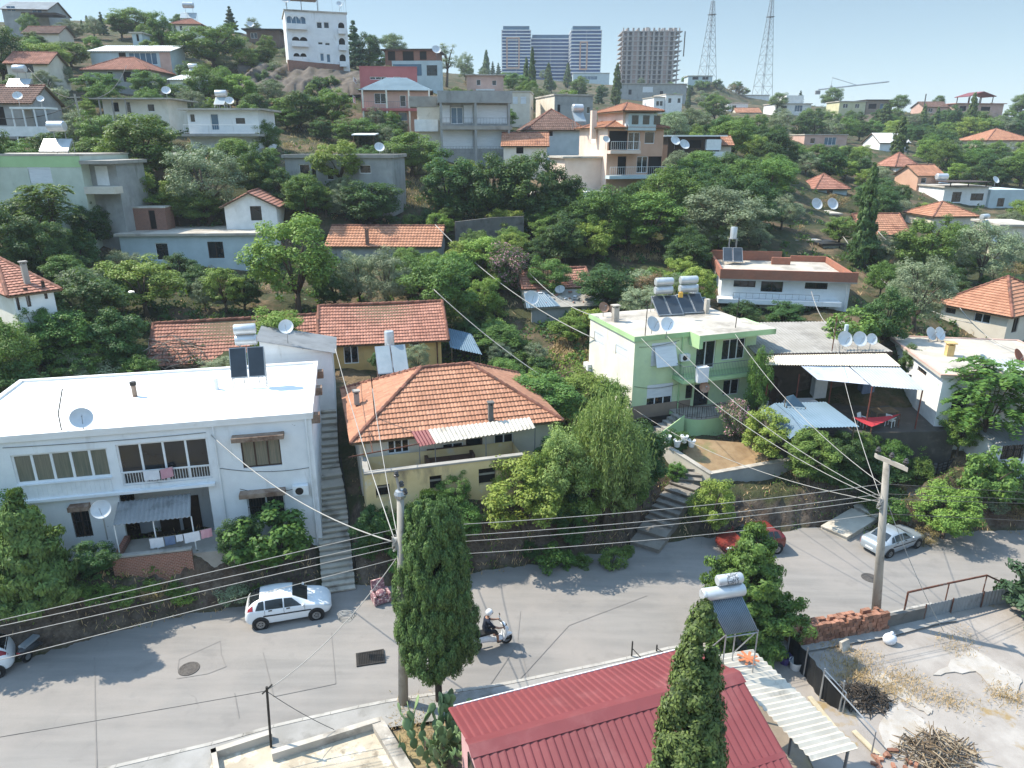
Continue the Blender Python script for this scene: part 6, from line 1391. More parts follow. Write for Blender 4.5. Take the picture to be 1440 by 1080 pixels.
pc=lambda z: np.clip(np.minimum((z/.16+.25)**.7,1.08*(1-z)**.62+.04),.03,1)
for s in range(2): spindle('cypress',9,1.9,330,60,.24,pc)
spindle('cypress_near',9,3.2,1500,170,.105,lambda z: np.clip(np.minimum((z/.12+.3)**.55,1.06*(1-z)**.27+.03),.03,1),th=.21,out=.3,tuft=(.16,.34),sw=.3)
spindle('cypress_slim',12,2.0,1100,170,.1,lambda z: np.clip(np.minimum((z/.1+.4)**.6,1.05*(1-z)**.7+.03),.03,1),th=.03,out=.6,tuft=(.13,.26),sw=.45)
spindle('juniper',6,4.6,330,190,.16,lambda z: np.clip(np.minimum((z/.14+.5)**.6,1.05*(1-z)**.85+.05)*(.78+.22*np.sin(z*22+1)),.03,1),th=.05,leafkey='mid',out=1.0,tuft=(.3,.26))
spindle('conifer',8,3.6,260,60,.3,lambda z: np.clip((1-z)**.9*(.75+.25*np.sin(z*40))+.04,.03,1),th=.08,leafkey='conifer',out=1.2,tuft=(.3,.2))
spindle('young_pine',6.5,4.4,330,120,.26,lambda z: np.clip(np.minimum((z/.2+.35)**.7,1.1*(1-z)**.75+.06)*(.8+.2*np.sin(z*26)),.03,1),th=.08,leafkey='pine',out=1.0,tuft=(.36,.28))
def weeping(kind,h=7,w=6):
    C=[];N=[];U=[];T=[]
    nb=95; br=[]
    for i in range(nb):
        a=rng.uniform(0,6.283); r=w/2*rng.uniform(.1,.85)**.7; z=h*(.95-.38*(r/(w/2))**2)*rng.uniform(.85,1.02); br.append((r*math.cos(a),r*math.sin(a),z))
        for s in range(9):
            p=np.array(br[-1])+rng.normal(0,.38,3); L=rng.uniform(.4,1.9)*(1 if rng.uniform()<.8 else 1.5); t=rng.uniform(.05,.95); m=int(L/.065)
            dx=np.array([math.cos(a),math.sin(a),0])*rng.uniform(.05,.35)
            s_=np.linspace(0,1,m)[:,None]; q=p+dx*s_+np.array([0,0,-L])*s_**1.3+rng.normal(0,.09,(m,3)); q[:,2]=np.maximum(q[:,2],.25)
            C.append(q); N.append(rdir(m)); U.append(np.array([dx[0],dx[1],-1.0])+rdir(m)*.7); T.append(np.clip(t+rng.normal(0,.12,m),0,1))
    C=np.concatenate(C); L=.26*rng.uniform(.7,1.2,len(C)); cm=leafmesh('crown',C,np.concatenate(N),L,L*.26,np.concatenate(T),LEAF['pepper'],up=np.concatenate(U))
    tm=trunkmesh(h*.45,[br[i] for i in range(14)],.22,.08,BARK); KINDS.setdefault(kind,[]).append((tm,cm,h,w))
weeping('pepper'); broad('pepper_round',6,5.5,90,150,.22,.28,.06,.2,leafkey='pepper')
def fronds(kind,h,w,nf,leafkey,palm=False,nl=13):
    C=[];N=[];U=[];T=[];tips=[]
    for i in range(nf):
        a=rng.uniform(0,6.283)
        if palm: base=np.array([0,0,h*.72]); el=rng.uniform(-.3,1.1); Lf=w/2*rng.uniform(.8,1.05)
        else:
            r=w/2*rng.uniform(.05,.7); base=np.array([r*math.cos(a),r*math.sin(a),h*rng.uniform(.45,.92)]); el=rng.uniform(-.1,.5); Lf=rng.uniform(.8,1.3)*w/5
            if i<12: tips.append(base)
        d=np.array([math.cos(a)*math.cos(el),math.sin(a)*math.cos(el),math.sin(el)]); sd=np.array([-math.sin(a),math.cos(a),0]); t=rng.uniform(.1,.9)
        for k in range(nl):
            f=(k+1)/nl; p=base+d*Lf*f+np.array([0,0,-Lf*.45*f*f])
            for s in (-1,1):
                C.append(p+sd*s*Lf*.13); N.append(np.array([0,0,1.])+rng.normal(0,.25,3)); U.append(sd*s+d*.6); T.append(np.clip(t+rng.normal(0,.1),0,1))
    C=np.array(C); L=(w*.07 if not palm else w*.12)*rng.uniform(.8,1.2,len(C)); cm=leafmesh('crown',C,np.array(N),L,L*(.4 if not palm else .16),np.array(T),LEAF[leafkey],up=np.array(U))
    if palm: mb=MB(); mb.tube([(0,0,-1),(0,0,0),(0,0,h*.73)],[.2,.18,.15],8); tm=mesh_of(mb,'trunk',BARK)
    else: tm=trunkmesh(h*.35,tips,.12,.05)
    KINDS.setdefault(kind,[]).append((tm,cm,h,w))
fronds('frond',6,5.5,200,'mid'); fronds('palm',5,4.2,44,'dark',True,16)
INFO={'mid':('broadleaf_tree','mid green bushy broadleaf tree','tree'),'bright':('broadleaf_tree','lime green broadleaf tree','tree'),'dark':('broadleaf_tree','dark green dense broadleaf tree','tree'),'olive':('olive_tree','grey green feathery olive tree','tree'),'pine':('stone_pine','round headed stone pine','tree'),'palegum':('pale_tree','tall pale airy tree','tree'),
 'cypress':('cypress_tree','narrow dark cypress','tree'),'conifer':('conifer_tree','dark spiky conifer','tree'),'young_pine':('pine_tree','green young pine','tree'),'pepper':('pepper_tree','weeping pepper tree','tree'),'pepper_round':('pepper_tree','rounded feathery pepper tree','tree'),'frond':('feathery_tree','tree with feathery layered leaves','tree'),'palm':('palm_tree','small fan of palm fronds','palm'),
 'shrub_mid':('shrub','mid green shrub','shrub'),'shrub_dark':('shrub','dark green shrub','shrub'),'shrub_bright':('shrub','lime green shrub','shrub'),'shrub_olive':('shrub','grey green shrub','shrub'),'oleander':('oleander_bush','pink flowering oleander','bush'),'bougainvillea':('bougainvillea_bush','magenta flowering bougainvillea','bush'),'dry_bush':('dry_bush','dry brown bush','bush'),'flower_bush':('leafy_bush','full leafy green bush','bush')}
TREES=[]
def plant(kind,P,hgt,wid,label=None,group=None,idx=None,rz=None,name=None):
    L=KINDS[kind]; tm,cm,h,w=L[(len(TREES) if idx is None else idx)%len(L)]; nm,_,cat=INFO.get(kind,(kind,kind,'tree')); nm=name or nm
    t=thing(nm,label,cat,P,rnd.uniform(0,6.28) if rz is None else rz,group); t.scale=(wid/w,wid/w,hgt/h)
    for n_,me in (('trunk',tm),('crown',cm)):
        o=bpy.data.objects.new(n_ if 'shrub' not in kind and 'bush' not in kind and kind not in('oleander','bougainvillea') else ('stem' if n_=='trunk' else 'foliage'),me); COL.objects.link(o); o.parent=t
    TREES.append((t,kind,label)); return t
def T(kind,cx,yt,yb,wpx,label=None,Y=None,dz=0):
    P=PY(cx,yb,Y) if Y else ground(cx,yb); top=PY(cx,yt,P.y); D=pix(P)[2]; hh=max(.4,top.z-P.z)
    return plant(kind,(P.x,P.y,P.z-.1+dz),hh,wpx*D/F*1.04,label)
G=r'''dark 8 18 122 64|olive 100 25 56 46|cypress 125 21 46 7|cypress 117 27 46 5|conifer 146 16 50 15|mid 190 8 54 72|mid 230 10 80 36|mid 300 28 100 105|conifer 325 8 36 20|mid 100 55 97 62|dark 52 42 76 38|olive 92 85 126 30|mid 142 98 142 66|mid 212 95 144 56|mid 290 88 152 62|bright 335 100 152 60|olive 118 148 208 54|bright 122 138 172 32|mid 207 150 262 112|bright 160 200 268 62|bright 188 215 300 74|olive 295 192 312 114|bougainvillea 108 198 224 62|dark -2 150 300 62|dark 370 195 280 54|dark 20 285 398 92|dark 75 300 402 66|dark 128 285 350 54|bright 232 266 312 62|mid 280 262 320 72|mid 378 45 92 27|conifer 500 28 97 32|dark 520 42 97 40|pine 552 46 77 40|mid 532 70 100 46|palegum 628 56 122 44|olive 655 70 118 26|palm 594 90 124 24|cypress 684 70 108 10|conifer 693 86 108 9|conifer 701 88 108 10|dark 425 124 182 74|mid 472 118 184 64|mid 405 148 184 52|mid 375 165 218 52|dark 455 162 198 38|mid 503 160 210 74|olive 563 166 194 32|bright 478 190 264 76|mid 582 178 250 82|mid 526 236 290 74|dark 630 203 312 92|dark 692 210 320 92|dark 745 204 324 92|dark 660 224 318 76|dark 786 230 322 66|dark 522 248 322 92|mid 432 238 312 64|dark 400 232 292 54|cypress 740 80 134 10|cypress 748 66 136 11|cypress 771 88 130 12|cypress 798 88 124 11|cypress 866 88 150 13|mid 725 100 132 42|mid 815 105 140 32|conifer 842 120 147 15|mid 1005 128 174 44|mid 968 152 192 62|cypress 967 122 154 7|cypress 917 134 152 7|pine 1092 129 163 28|pine 1168 122 163 34|pine 1262 132 166 28|pine 1319 133 152 18|pine 1434 131 160 30|conifer 1124 127 149 11|cypress 1240 145 192 24|cypress 1261 163 224 20|cypress 1294 146 192 11|cypress 1313 150 192 10|dark 1335 145 194 30|cypress 1359 130 198 16|cypress 1208 228 378 27|olive 1285 352 464 98|mid 1295 298 394 88|olive 1375 305 402 92|flower_bush 1195 425 512 78|dark 1240 398 492 64|bright 975 368 442 62|olive 900 398 454 74|olive 942 380 442 54|bright 420 286 442 128|olive 505 345 432 64|olive 545 340 444 84|dark 470 380 434 64|mid 620 350 472 104|bright 650 332 402 54|bright 682 383 452 54|oleander 712 336 414 66|dark 792 300 374 76|mid 850 255 354 104|mid 912 262 352 104|bright 882 300 357 64|olive 1012 255 357 130|olive 955 245 322 64|mid 770 355 422 64|dark 850 368 432 84|mid 955 330 382 44|dark 125 373 480 114|bright 207 353 442 108|mid 100 430 522 84|dark 168 428 522 84|mid 20 440 562 94|dark 32 500 590 94|shrub_olive 150 502 548 84|olive 112 508 562 64|bright 318 370 438 64|olive 290 385 438 38|dark 346 380 437 52|mid 700 453 504 84|olive 752 478 514 42|olive 703 476 518 42|mid 760 518 604 116|bright 822 512 592 86|mid 856 528 606 66|mid 712 500 560 60|bright 800 440 484 54|pepper 850 545 740 104|pepper_round 790 590 748 92|bright 818 632 752 76|bright 762 622 752 70|pepper_round 868 578 736 100|dark 902 590 700 74|mid 880 640 735 60|bright 735 638 754 120|dark 898 585 702 70|bright 998 666 754 66|mid 950 646 680 30|bright 1078 570 652 80|oleander 1030 555 622 46|mid 1135 598 682 84|dark 1225 640 706 84|bright 1276 604 654 54|frond 1375 496 652 118|mid 1346 568 642 54|bright 1325 678 760 90|dry_bush 1300 735 768 34|flower_bush 1376 622 722 74|young_pine 60 690 858 104|dark 135 758 812 64|flower_bush 392 706 802 112|dark 342 720 802 66|dark 522 712 792 54|dark 582 735 800 70|mid 655 700 760 60|dark 800 690 770 60|mid 620 688 730 60|bright 395 424 512 84|olive 588 478 524 40|dark 536 485 524 32|mid 1060 480 600 40|dark 655 440 480 40|dark 1100 420 462 60|dark 1040 420 462 60|mid 1180 300 345 50|frond 78 250 348 72|dark 950 600 640 40|mid 1285 640 690 50|dark 1340 390 430 50|mid 1410 420 470 50|dark 1275 480 540 40|mid 640 660 716 50|dark 780 600 690 60|dark 1180 604 664 60|mid 1240 608 672 62|bright 1292 604 652 46|mid 1208 602 650 40|shrub_dark 1150 640 680 50|dark 52 268 356 84|dark 134 276 352 54|mid 60 425 500 60'''
YOV={'bright 395':45.5,'olive 588':46.5,'dark 536':46.5,'frond 78':60,'dark 52':None,'dark 950':None,'mid 1060':None}
LBL={'young_pine 60':'green bushy pine in front of the white house ground floor','pepper 838':'big weeping pepper tree between the orange hip roof and the green house','cypress 1208':'tall solitary dark cypress behind the brick parapet house','oleander 712':'pink flowering oleander above the ramshackle red roofed shack','oleander 1030':'small pinkish oleander in front of the green house terrace','flower_bush 392':'dark bush under the right windows of the white house','bougainvillea 108':'magenta bougainvillea behind the pale green house','bright 420':'large lime green tree in front of the long orange tiled roof','bright 998':'lime green bush right of the curved steps','bright 1325':'lime green bush above the silver sedan','frond 1375':'feathery tree in front of the low flat roofed house at the right','palm 594':'small fan of palm fronds right of the blue hip roof','bright 735':'lime green bush in front of the yellow patio wall','frond 78':'feathery layered tree in front of the pale green house','bright 395':'lime green vine over the right end of the long red tiled roof','olive 1285':'big round grey green olive left of the orange bungalow','dry_bush 1300':'dry brown bush at the bank behind the silver sedan'}
for s in G.split('|'):
    k,*v=s.split(); v=list(map(float,v)); key=f'{k} {int(v[0])}'
    T(k,*v,label=LBL.get(key),Y=YOV.get(key))
# hand described foreground trees
def NT_(kind,name,label,P,h,w,group=None,idx=0,rz=0):
    return plant(kind,P,h,w,label,group,idx,rz,name)
P=PR(621,988); NT_('cypress_near','cypress_tree','broad dark cypress standing on the pavement beside the left concrete utility pole',(P.x-.1,P.y,P.z),9.1,2.9)
P=PY(955,1200,13.2); NT_('cypress_slim','cypress_tree','tall slender cypress rising in front of the red metal roof',(P.x,P.y,0),PY(970,848,13.2).z,2.75)
P=PR(1045,905); NT_('juniper','juniper_tree','bushy conical juniper behind the vacuum tube water heater',(P.x,P.y,P.z),PY(1048,738,P.y).z-P.z,5.2)
P=PR(1490,882); NT_('conifer','pine_tree','pine branches reaching in over the grey sheet fence',(P.x,P.y,P.z),6.4,5.6,None,0,1.)
NT_('mid','roadside_tree','leafy roadside tree at the far left casting shade on the asphalt',(-25.2,26.2,1.),6.6,5.2); NT_('mid','roadside_tree','shorter roadside tree beside the bank left of the parked white car',(-22.6,27.6,1.2),5.2,3.6,None,1)
# ----------------------------------------------------------------- fill the thickets
HB=[]
for o in list(COL.objects):
    if o.parent or o.get('kind') or not o.get('category') or o.get('category') in ('tree','shrub','bush','palm','satellite dish','solar heater','pole','laundry'): continue
    bb=[]
    for c in o.children:
        if c.type!='MESH' or c.name.startswith('wall') : pass
        if c.type=='MESH': bb+= [Matrix.Translation(o.location)@Matrix.Rotation(o.rotation_euler.z,4,'Z')@Vector(q) for q in c.bound_box]
    bb=[q for q in bb if q.z>o.location.z-.5 and q.y>5]
    if not bb: continue
    px=[pix(q) for q in bb]; HB.append((min(p[0] for p in px),min(p[1] for p in px),max(p[0] for p in px),max(p[1] for p in px),min(q.y for q in bb),max(q.y for q in bb),min(q.x for q in bb),max(q.x for q in bb)))
KEEP=[(560,252,606,292),(400,176,470,214),(868,338,925,366),(775,478,835,520),(455,172,480,200),(0,0,1,1),(520,262,600,275),(690,690,900,760),(1020,690,1180,760),(985,640,1110,670),(900,600,1000,770),(440,540,500,860),(640,820,1440,1100),(0,860,640,1100),(1290,655,1340,700),(1260,440,1330,475),(425,80,520,104)]
def ok(cx,yt,yb,w,Yt):
    x0,x1=cx-w/2,cx+w/2
    for a,b,c,d in KEEP:
        if x0<c and x1>a and yt<d and yb>b: return False
    for a,b,c,d,Y0,Y1,X0,X1 in HB:
        if x0+w*.12<c and x1-w*.12>a and yt<d and yb>b:
            if Yt>Y1+.5: continue              # behind
            if Yt>Y0-.8: return False          # inside
            ov=min(d,yb)-max(b,yt)
            if yt<b+(d-b)*.58: return False    # would hide the facade
    return True
r2=random.Random(21); placed=[]
def fill(n,box,kinds,hs,seedw=(.9,1.25),fn=None):
    c=0; tries=0
    while c<n and tries<n*25:
        tries+=1; cx=r2.uniform(box[0],box[2]); yb=r2.uniform(box[1],box[3]); P=ground(cx,yb)
        if fn and not fn(cx,yb): continue
        D=pix(P)[2]; h=r2.uniform(*hs); w=h*r2.uniform(*seedw); top=pix((P.x,P.y,P.z+h)); wp=w/D*F
        if not ok(cx,top[1],yb,wp,P.y): continue
        if any(abs(cx-a)<(wp+w_)*.24 and abs(yb-b)<(wp+w_)*.09 for a,b,w_ in placed): continue
        k=r2.choice(kinds); plant(k,(P.x,P.y,P.z-.1),h,w); placed.append((cx,yb,wp)); c+=1
MX=['mid','mid','dark','olive','bright','mid']
SH=['shrub_mid','shrub_dark','shrub_olive','shrub_bright','shrub_mid','dry_bush']
fill(22,(-20,45,430,120),MX,(3.5,6)); fill(34,(0,130,400,330),MX,(3,5.5)); fill(24,(380,175,600,330),['mid','dark','olive'],(2.5,4.5))
fill(95,(930,195,1460,330),MX+['dark'],(4,7.5)); fill(44,(1080,162,1460,205),['dark','mid','olive','mid'],(4,7.5)); fill(45,(560,300,980,430),['mid','mid','dark','bright'],(2.8,5)); fill(26,(640,110,1080,195),MX,(3.5,6))
fill(16,(1120,235,1310,338),['mid','dark','olive','bright'],(3,5.5)); fill(14,(985,110,1060,150),['shrub_dark','shrub_olive','dry_bush','shrub_mid'],(2,4.5),(1.1,1.7)); fill(24,(980,330,1440,470),['mid','dark','olive'],(2.5,4)); fill(20,(0,380,330,560),['dark','mid','olive'],(2.5,4.2)); fill(10,(500,60,760,130),['mid','dark'],(4,6))
fill(26,(640,430,880,620),['shrub_mid','shrub_bright','shrub_dark'],(1.0,2.2),(1.1,1.6)); fill(14,(1120,605,1300,665),['shrub_mid','shrub_dark','shrub_bright'],(.9,1.7),(1.1,1.6)); fill(18,(1030,640,1440,740),SH,(1.0,2.0),(1.1,1.6)); fill(14,(0,770,460,850),SH,(.6,1.3),(1.1,1.6)); fill(18,(480,700,900,800),['shrub_dark','shrub_mid'],(.8,1.8),(1.1,1.6))
fill(50,(-10,120,760,340),SH,(1.0,2.2),(1.1,1.6)); fill(50,(760,190,1460,430),SH,(1.2,2.6),(1.1,1.6)); fill(26,(330,70,540,130),['dry_bush','shrub_olive','shrub_dark'],(1.2,2.8),(1.1,1.6)); fill(12,(1250,440,1440,480),['shrub_olive','dry_bush','shrub_mid'],(.7,1.3),(1.1,1.6))
# ----------------------------------------------------------------- ground cover
def scatter(name,n,boxf,leaf,asp,mat,upright=.6,hgt=.25,test=None,label=None,cat=None,clump=14):
    C=[];N=[];U=[];T=[];k=0
    while k<n:
        x,y=boxf(); 
        if test and not test(x,y): k+=.2; continue
        m=int(r2.uniform(.5,1.5)*clump); q=np.c_[rng.normal(x,.22,m),rng.normal(y,.22,m)]; z=hterr(q[:,0],q[:,1]); C.append(np.c_[q,z+rng.uniform(.0,hgt,m)+.05]); N.append(rdir(m)+np.array([0,-.2,.4])); U.append(np.array([0,0,upright*2.])+rdir(m)); T.append(np.full(m,r2.uniform(.1,.95))); k+=m
    C=np.concatenate(C); L=leaf*rng.uniform(.6,1.3,len(C)); me=leafmesh(name,C,np.concatenate(N),L,L*asp,np.concatenate(T),mat,up=np.concatenate(U)); o=bpy.data.objects.new(name,me); COL.objects.link(o); setp(o,label,cat,None,'stuff'); return o
def pxbox(a,b,c,d):
    def f():
        p=ground(r2.uniform(a,c),r2.uniform(b,d)); return p.x,p.y
    return f
def nocover(x,y):
    p=pix((x,y,h1(x,y))); return not any(a<p[0]<c and b<p[1]<d for a,b,c,d in ((440,540,500,860),(640,830,1440,1100)))
dgm=leafmat('dry_grass_blades','#c4ad78','#d2bc88','#a08a5c',trans=.2)
scatter('dry_grass',9000,pxbox(0,60,1440,480),.42,.16,dgm,1.2,.25,label='tufts of dry straw coloured grass on the open hillside slopes',cat='grass')
for i_,(a_,b_,c_,d_) in enumerate(((555,250,608,294),(398,174,472,216),(868,338,925,366),(775,478,835,520),(340,96,500,122))): pass
KB=((555,250,608,294),(398,174,472,216),(868,338,925,366),(775,478,835,520),(345,110,500,124),(1000,112,1045,130),(700,330,745,350))
def keepbox():
    q=r2.choice(KB); p=ground(r2.uniform(q[0],q[2]),r2.uniform(q[1],q[3])); return p.x,p.y
scatter('straw',9000,keepbox,.4,.16,dgm,1.0,.25,label='patches of pale straw on the bare parts of the slope',cat='grass')
scatter('weeds',9000,pxbox(-30,600,1460,860),.16,.5,LEAF['mid'],.5,.22,test=lambda x,y: yfar(x)+.5<y and nocover(x,y),label='low green weeds growing over the bank and terraces',cat='weeds')
scatter('dry_weeds',5500,pxbox(-30,640,1460,880),.3,.14,dgm,1.2,.22,test=lambda x,y: yfar(x)+.1<y and nocover(x,y),label='dry straw coloured weeds along the roadside bank',cat='weeds')
scatter('undergrowth',42000,pxbox(-10,120,1450,520),.3,.6,LEAF['dark'],.4,.5,label='dark green undergrowth between the hillside trees',cat='undergrowth',clump=22)
scatter('creeper',9000,pxbox(560,500,900,640),.2,.8,LEAF['bright'],.2,.5,test=nocover,label='bright leafy vines covering the garden beside the orange hip roof',cat='creeper',clump=18)

def lotbox():
    p=PR(*r2.choice(((1190,945),(1215,930),(1230,960),(1255,975),(1180,915),(1330,985),(1420,980),(1345,905),(1270,960),(600,1040),(575,1010),(1205,950)))); return p.x+rng.normal(0,.5),p.y+rng.normal(0,.4)
C=[]
def hlot(X,Y): return -.035*np.clip(np.asarray(X)+6,0,40)+.0
_h=hterr; hterr=hlot
scatter('lot_grass',5200,lotbox,.2,.12,dgm,1.0,.12,label='dry straw grass growing through the edges of the concrete lot',cat='grass')
hterr=_h
# ================================================================= stairs
STEPM=M('stair_concrete','#d3cab9','#c2b9a8',1,.9,c3='#8a8175',s3=.8,t3=(.52,.7),c4='#c9c3b8',s4=1.5,bump=.15)
def stairs(label,pts,w,rise=.17,mat=STEPM):
    pts=[Vector(p) for p in pts]; t=thing('outdoor_stairs',label,'stairs',pts[0]); mb=MB(); o=pts[0]
    for a,b in zip(pts[:-1],pts[1:]):
        n=max(1,int(round(abs(b.z-a.z)/rise))); d=(b-a)/n; d2=Vector((d.x,d.y,0)); s=Vector((-d2.y,d2.x,0)).normalized()*w/2
        for i in range(n):
            p=a+d*i-o; z=p.z+d.z; e=Vector((rnd.uniform(-.02,.02),0,rnd.uniform(-.012,.012))); u_=d2.normalized(); mb.obox(Vector((p.x,p.y,z-1.2))-s+e+u_*.07,d2,s*2,(0,0,1.14)); mb.obox(Vector((p.x,p.y,z-.058))-s*1.02+e,d2*1.02+u_*.02,s*2.04,(0,0,.06))
    mb.build('steps',mat,t); return t
stairs('long straight concrete stairs climbing between the white house and the hip roofed house',S1,1.55)
t=thing('handrail','thin dark pipe handrail beside the long straight stairs','handrail',PY(492,690,34.6)); o=PY(492,690,34.6)
mb=MB(); mb.tube([PY(500,800,31.2)-o+Vector((0,0,.8)),PY(480,655,36.6)-o+Vector((0,0,.5))],.03,6); mb.tube([PY(500,800,31.2)-o,PY(500,800,31.2)-o+Vector((0,0,.8))],.03,6); mb.build('rail',IRON,t)
stairs('worn curved steps rising from the road below the green house garden wall',S2,1.7,.2,M('old_step_concrete','#9d958a','#8b8378',1,.9,c3='#6f685e',s3=.9,t3=(.5,.7),bump=.2))
stairs('short concrete ramp steps behind the silver sedan up to the metal gate',S3,1.6,.18,STEPM)
# gate
def gate(label,a,b,h):
    a=Vector(a);b=Vector(b); t=thing('metal_gate',label,'gate',a); d=b-a; mb=MB()
    for i in range(7): mb.tube([Vector((0,0,h*i/6)),d+Vector((0,0,h*i/6))],.025,5)
    for i in range(5): mb.tube([d*i/4,d*i/4+Vector((0,0,h))],.03,5)
    mb.build('bars',IRON,t); n=Vector((-d.y,d.x,0)).normalized()*.02; mb=MB(); mb.obox(n,d,n,(0,0,h*.98)); mb.build('sheet_panel',RAILM,t)
gate('left leaf of the dark metal gate above the ramp steps',PY(1290,672,41.6),PY(1314,676,41.2),1.25); gate('right leaf of the dark metal gate above the ramp steps',PY(1315,676,41.2),PY(1342,668,41.6),1.2)
mb=MB(); mb.prism([tuple(PY(a,b,y)) for a,b,y in ((1290,655,42.4),(1340,664,41.9),(1352,640,43.2),(1300,615,45),(1280,630,44))],(0,0,.1)); o=mb.build('yard_path',CONCL); setp(o,kind='structure')
wall_run('path_wall','low grey wall along the yard path behind the metal gate',[PY(1296,610,45),PY(1330,632,43.6)],.5,.2,GREY,CONC,1)
for i,(a,b,lab) in enumerate(((938,622,'white flower pot on the garden wall nearest the arched stair'),(952,628,'white flower pot in the middle of the garden wall'),(962,622,'taller white flower pot behind the garden wall'),(972,628,'white flower pot near the corner of the dry garden'))):
    q=PY(a,b,41.0); t=thing('flower_pot',lab,'flower pot',q,0,'white pots on the garden wall'); mb=MB(); mb.lathe((0,0,0),[(0,0),(.16,0),(.24,.4),(.26,.4),(.26,.45),(.21,.45),(.2,.38),(0,.38)],14); mb.build('pot',WPAINT,t,30); mb=MB()
    for k in range(14): a_=rnd.uniform(0,6.28); mb.slab((0,0,.38),(.05,.0,.4),(.2*math.cos(a_)+.03,.2*math.sin(a_),.7),(.2*math.cos(a_),.2*math.sin(a_),.72),.01)
    mb.build('plant',LEAF['mid'],t)
# draped armchair at the road edge
q=PR(536,846); t=thing('draped_armchair','old armchair heaped with pink patterned cloth at the road edge','armchair',q,.5)
t.scale=(.8,)*3
PNK=M('cloth_patterned','#a87a7c','#865260',7,.9,c3='#e3c6bd',s3=6,t3=(.52,.6))
mb=MB(); mb.box(-.4,-.4,.12,.4,.4,.45); mb.build('seat',PNK,t); mb=MB(); mb.slab((-.42,.3,.4),(.42,.3,.4),(.38,.5,1.25),(-.38,.5,1.25),.16); mb.build('backrest',PNK,t)
for x in (-.52,.38): mb=MB(); mb.box(x,-.42,.1,x+.14,.4,.7); mb.build('armrest',PNK,t)
mb=MB(); mb.ball((0,-.05,.62),(.34,.32,.25),10); mb.build('cloth_heap',PNK,t,True)
# ================================================================= red metal roof building
yaw=.333; E0=PZ(639,994,3.0); ux=Vector((math.cos(yaw),math.sin(yaw),0)); uy=Vector((-ux.y,ux.x,0))
L_=9.2; RB=thing('metal_roof_house','pink walled building under a dark red ribbed metal roof in the foreground','house',(E0.x,E0.y,0),yaw); LAND.append(('the red metal roof',850,1000,24))
rd=2.76; fd=5.6; zE=3.0; zR=4.05
mb=MB(); mb.corr((L_,0,zE),(-.22,0,zE),(-.22,-rd,zR),(L_,-rd,zR),.25,.03,.02,0,2,'trap'); mb.corr((-.22,-rd-fd,zR-2.3),(L_,-rd-fd,zR-2.3),(L_,-rd,zR),(-.22,-rd,zR),.25,.03,.02,0,2,'trap'); roof=mb.build('roof',METR,RB)
mb=MB(); mb.slab((-.27,-rd-.35,zR-.09),(L_+.05,-rd-.35,zR-.09),(L_+.05,-rd+.02,zR+.05),(-.27,-rd+.02,zR+.05),.02); mb.slab((-.27,-rd+.02,zR+.05),(L_+.05,-rd+.02,zR+.05),(L_+.05,-rd+.4,zR-.1),(-.27,-rd+.4,zR-.1),.02); mb.build('ridge_cap',METR,roof)
mb=MB(); mb.slab((-.22,-rd-2.6,zR-2.3*2.6/fd+.034),(L_,-rd-2.6,zR-2.3*2.6/fd+.034),(L_,-rd-2.45,zR-2.3*2.45/fd+.034),(-.22,-rd-2.45,zR-2.3*2.45/fd+.034),.02); mb.build('sheet_lap',METR,roof)
mb=MB(); mb.box(-.02,.004,zE-.14,L_+.02,.04,zE+.05); mb.build('gutter',WPAINT,RB)
mb=MB(); mb.prism([(.15,-.25,-.4),(.15,-.25,zE-.08),(.15,-rd,zR-.1),(.15,-rd-fd+.3,zR-2.3),(.15,-rd-fd+.3,-.4)],(L_-.3,0,0)); mb.build('wall',M('plaster_rose','#dba9a8','#d09c9b',.8,.9),RB)
for y in (-1.6,-4.2): mb=MB(); mb.box(.1,y-.4,1.2,.148,y+.4,2.2); w=mb.build('window',GLASSD,RB); mb=MB(); mb.box(.09,y-.46,1.14,.099,y+.46,1.19); mb.build('sill',WPAINT,w)
h_=House.__new__(House); h_.o=Vector((E0.x,E0.y,0)); h_.ux=ux; h_.uy=uy
# lean-to roof
LT=[PZ(1003,922,2.95),PZ(1143,1070,2.95),PZ(1208,1052,2.5),PZ(1058,913,2.5)]
t=thing('lean_to_roof','cream corrugated fibre cement lean-to roof beside the red metal roof','lean-to',LT[0]); o=LT[0]
mb=MB(); mb.corr(*[p-o for p in LT],.24,.035,.015); mb.build('sheet',FIBRE,t)
for p in (LT[2].lerp(LT[3],.05),LT[2].lerp(LT[3],.5),LT[2].lerp(LT[3],.95)): mb=MB(); q=p-o; mb.tube([(q.x-.1,q.y,-3.2),(q.x-.1,q.y,q.z-.04)],.05,6); mb.build('post',RAILM,t)
# star shaped orange painted board on the lean-to
q=PZ(1052,927,2.78); t=thing('painted_board','orange board lying on the cream corrugated lean-to','board',q,.3); mb=MB()
for k in range(4): a=k*math.pi/4; d=Vector((math.cos(a),math.sin(a),0)); n=Vector((-d.y,d.x,0)); mb.obox(-d*.4-n*.05+Vector((0,0,.03+k*.006)),d*.8,n*.1,(0,0,.02))
mb.build('slats',M('paint_orange','#cf7a45','#bf6c3a',2,.7),t)
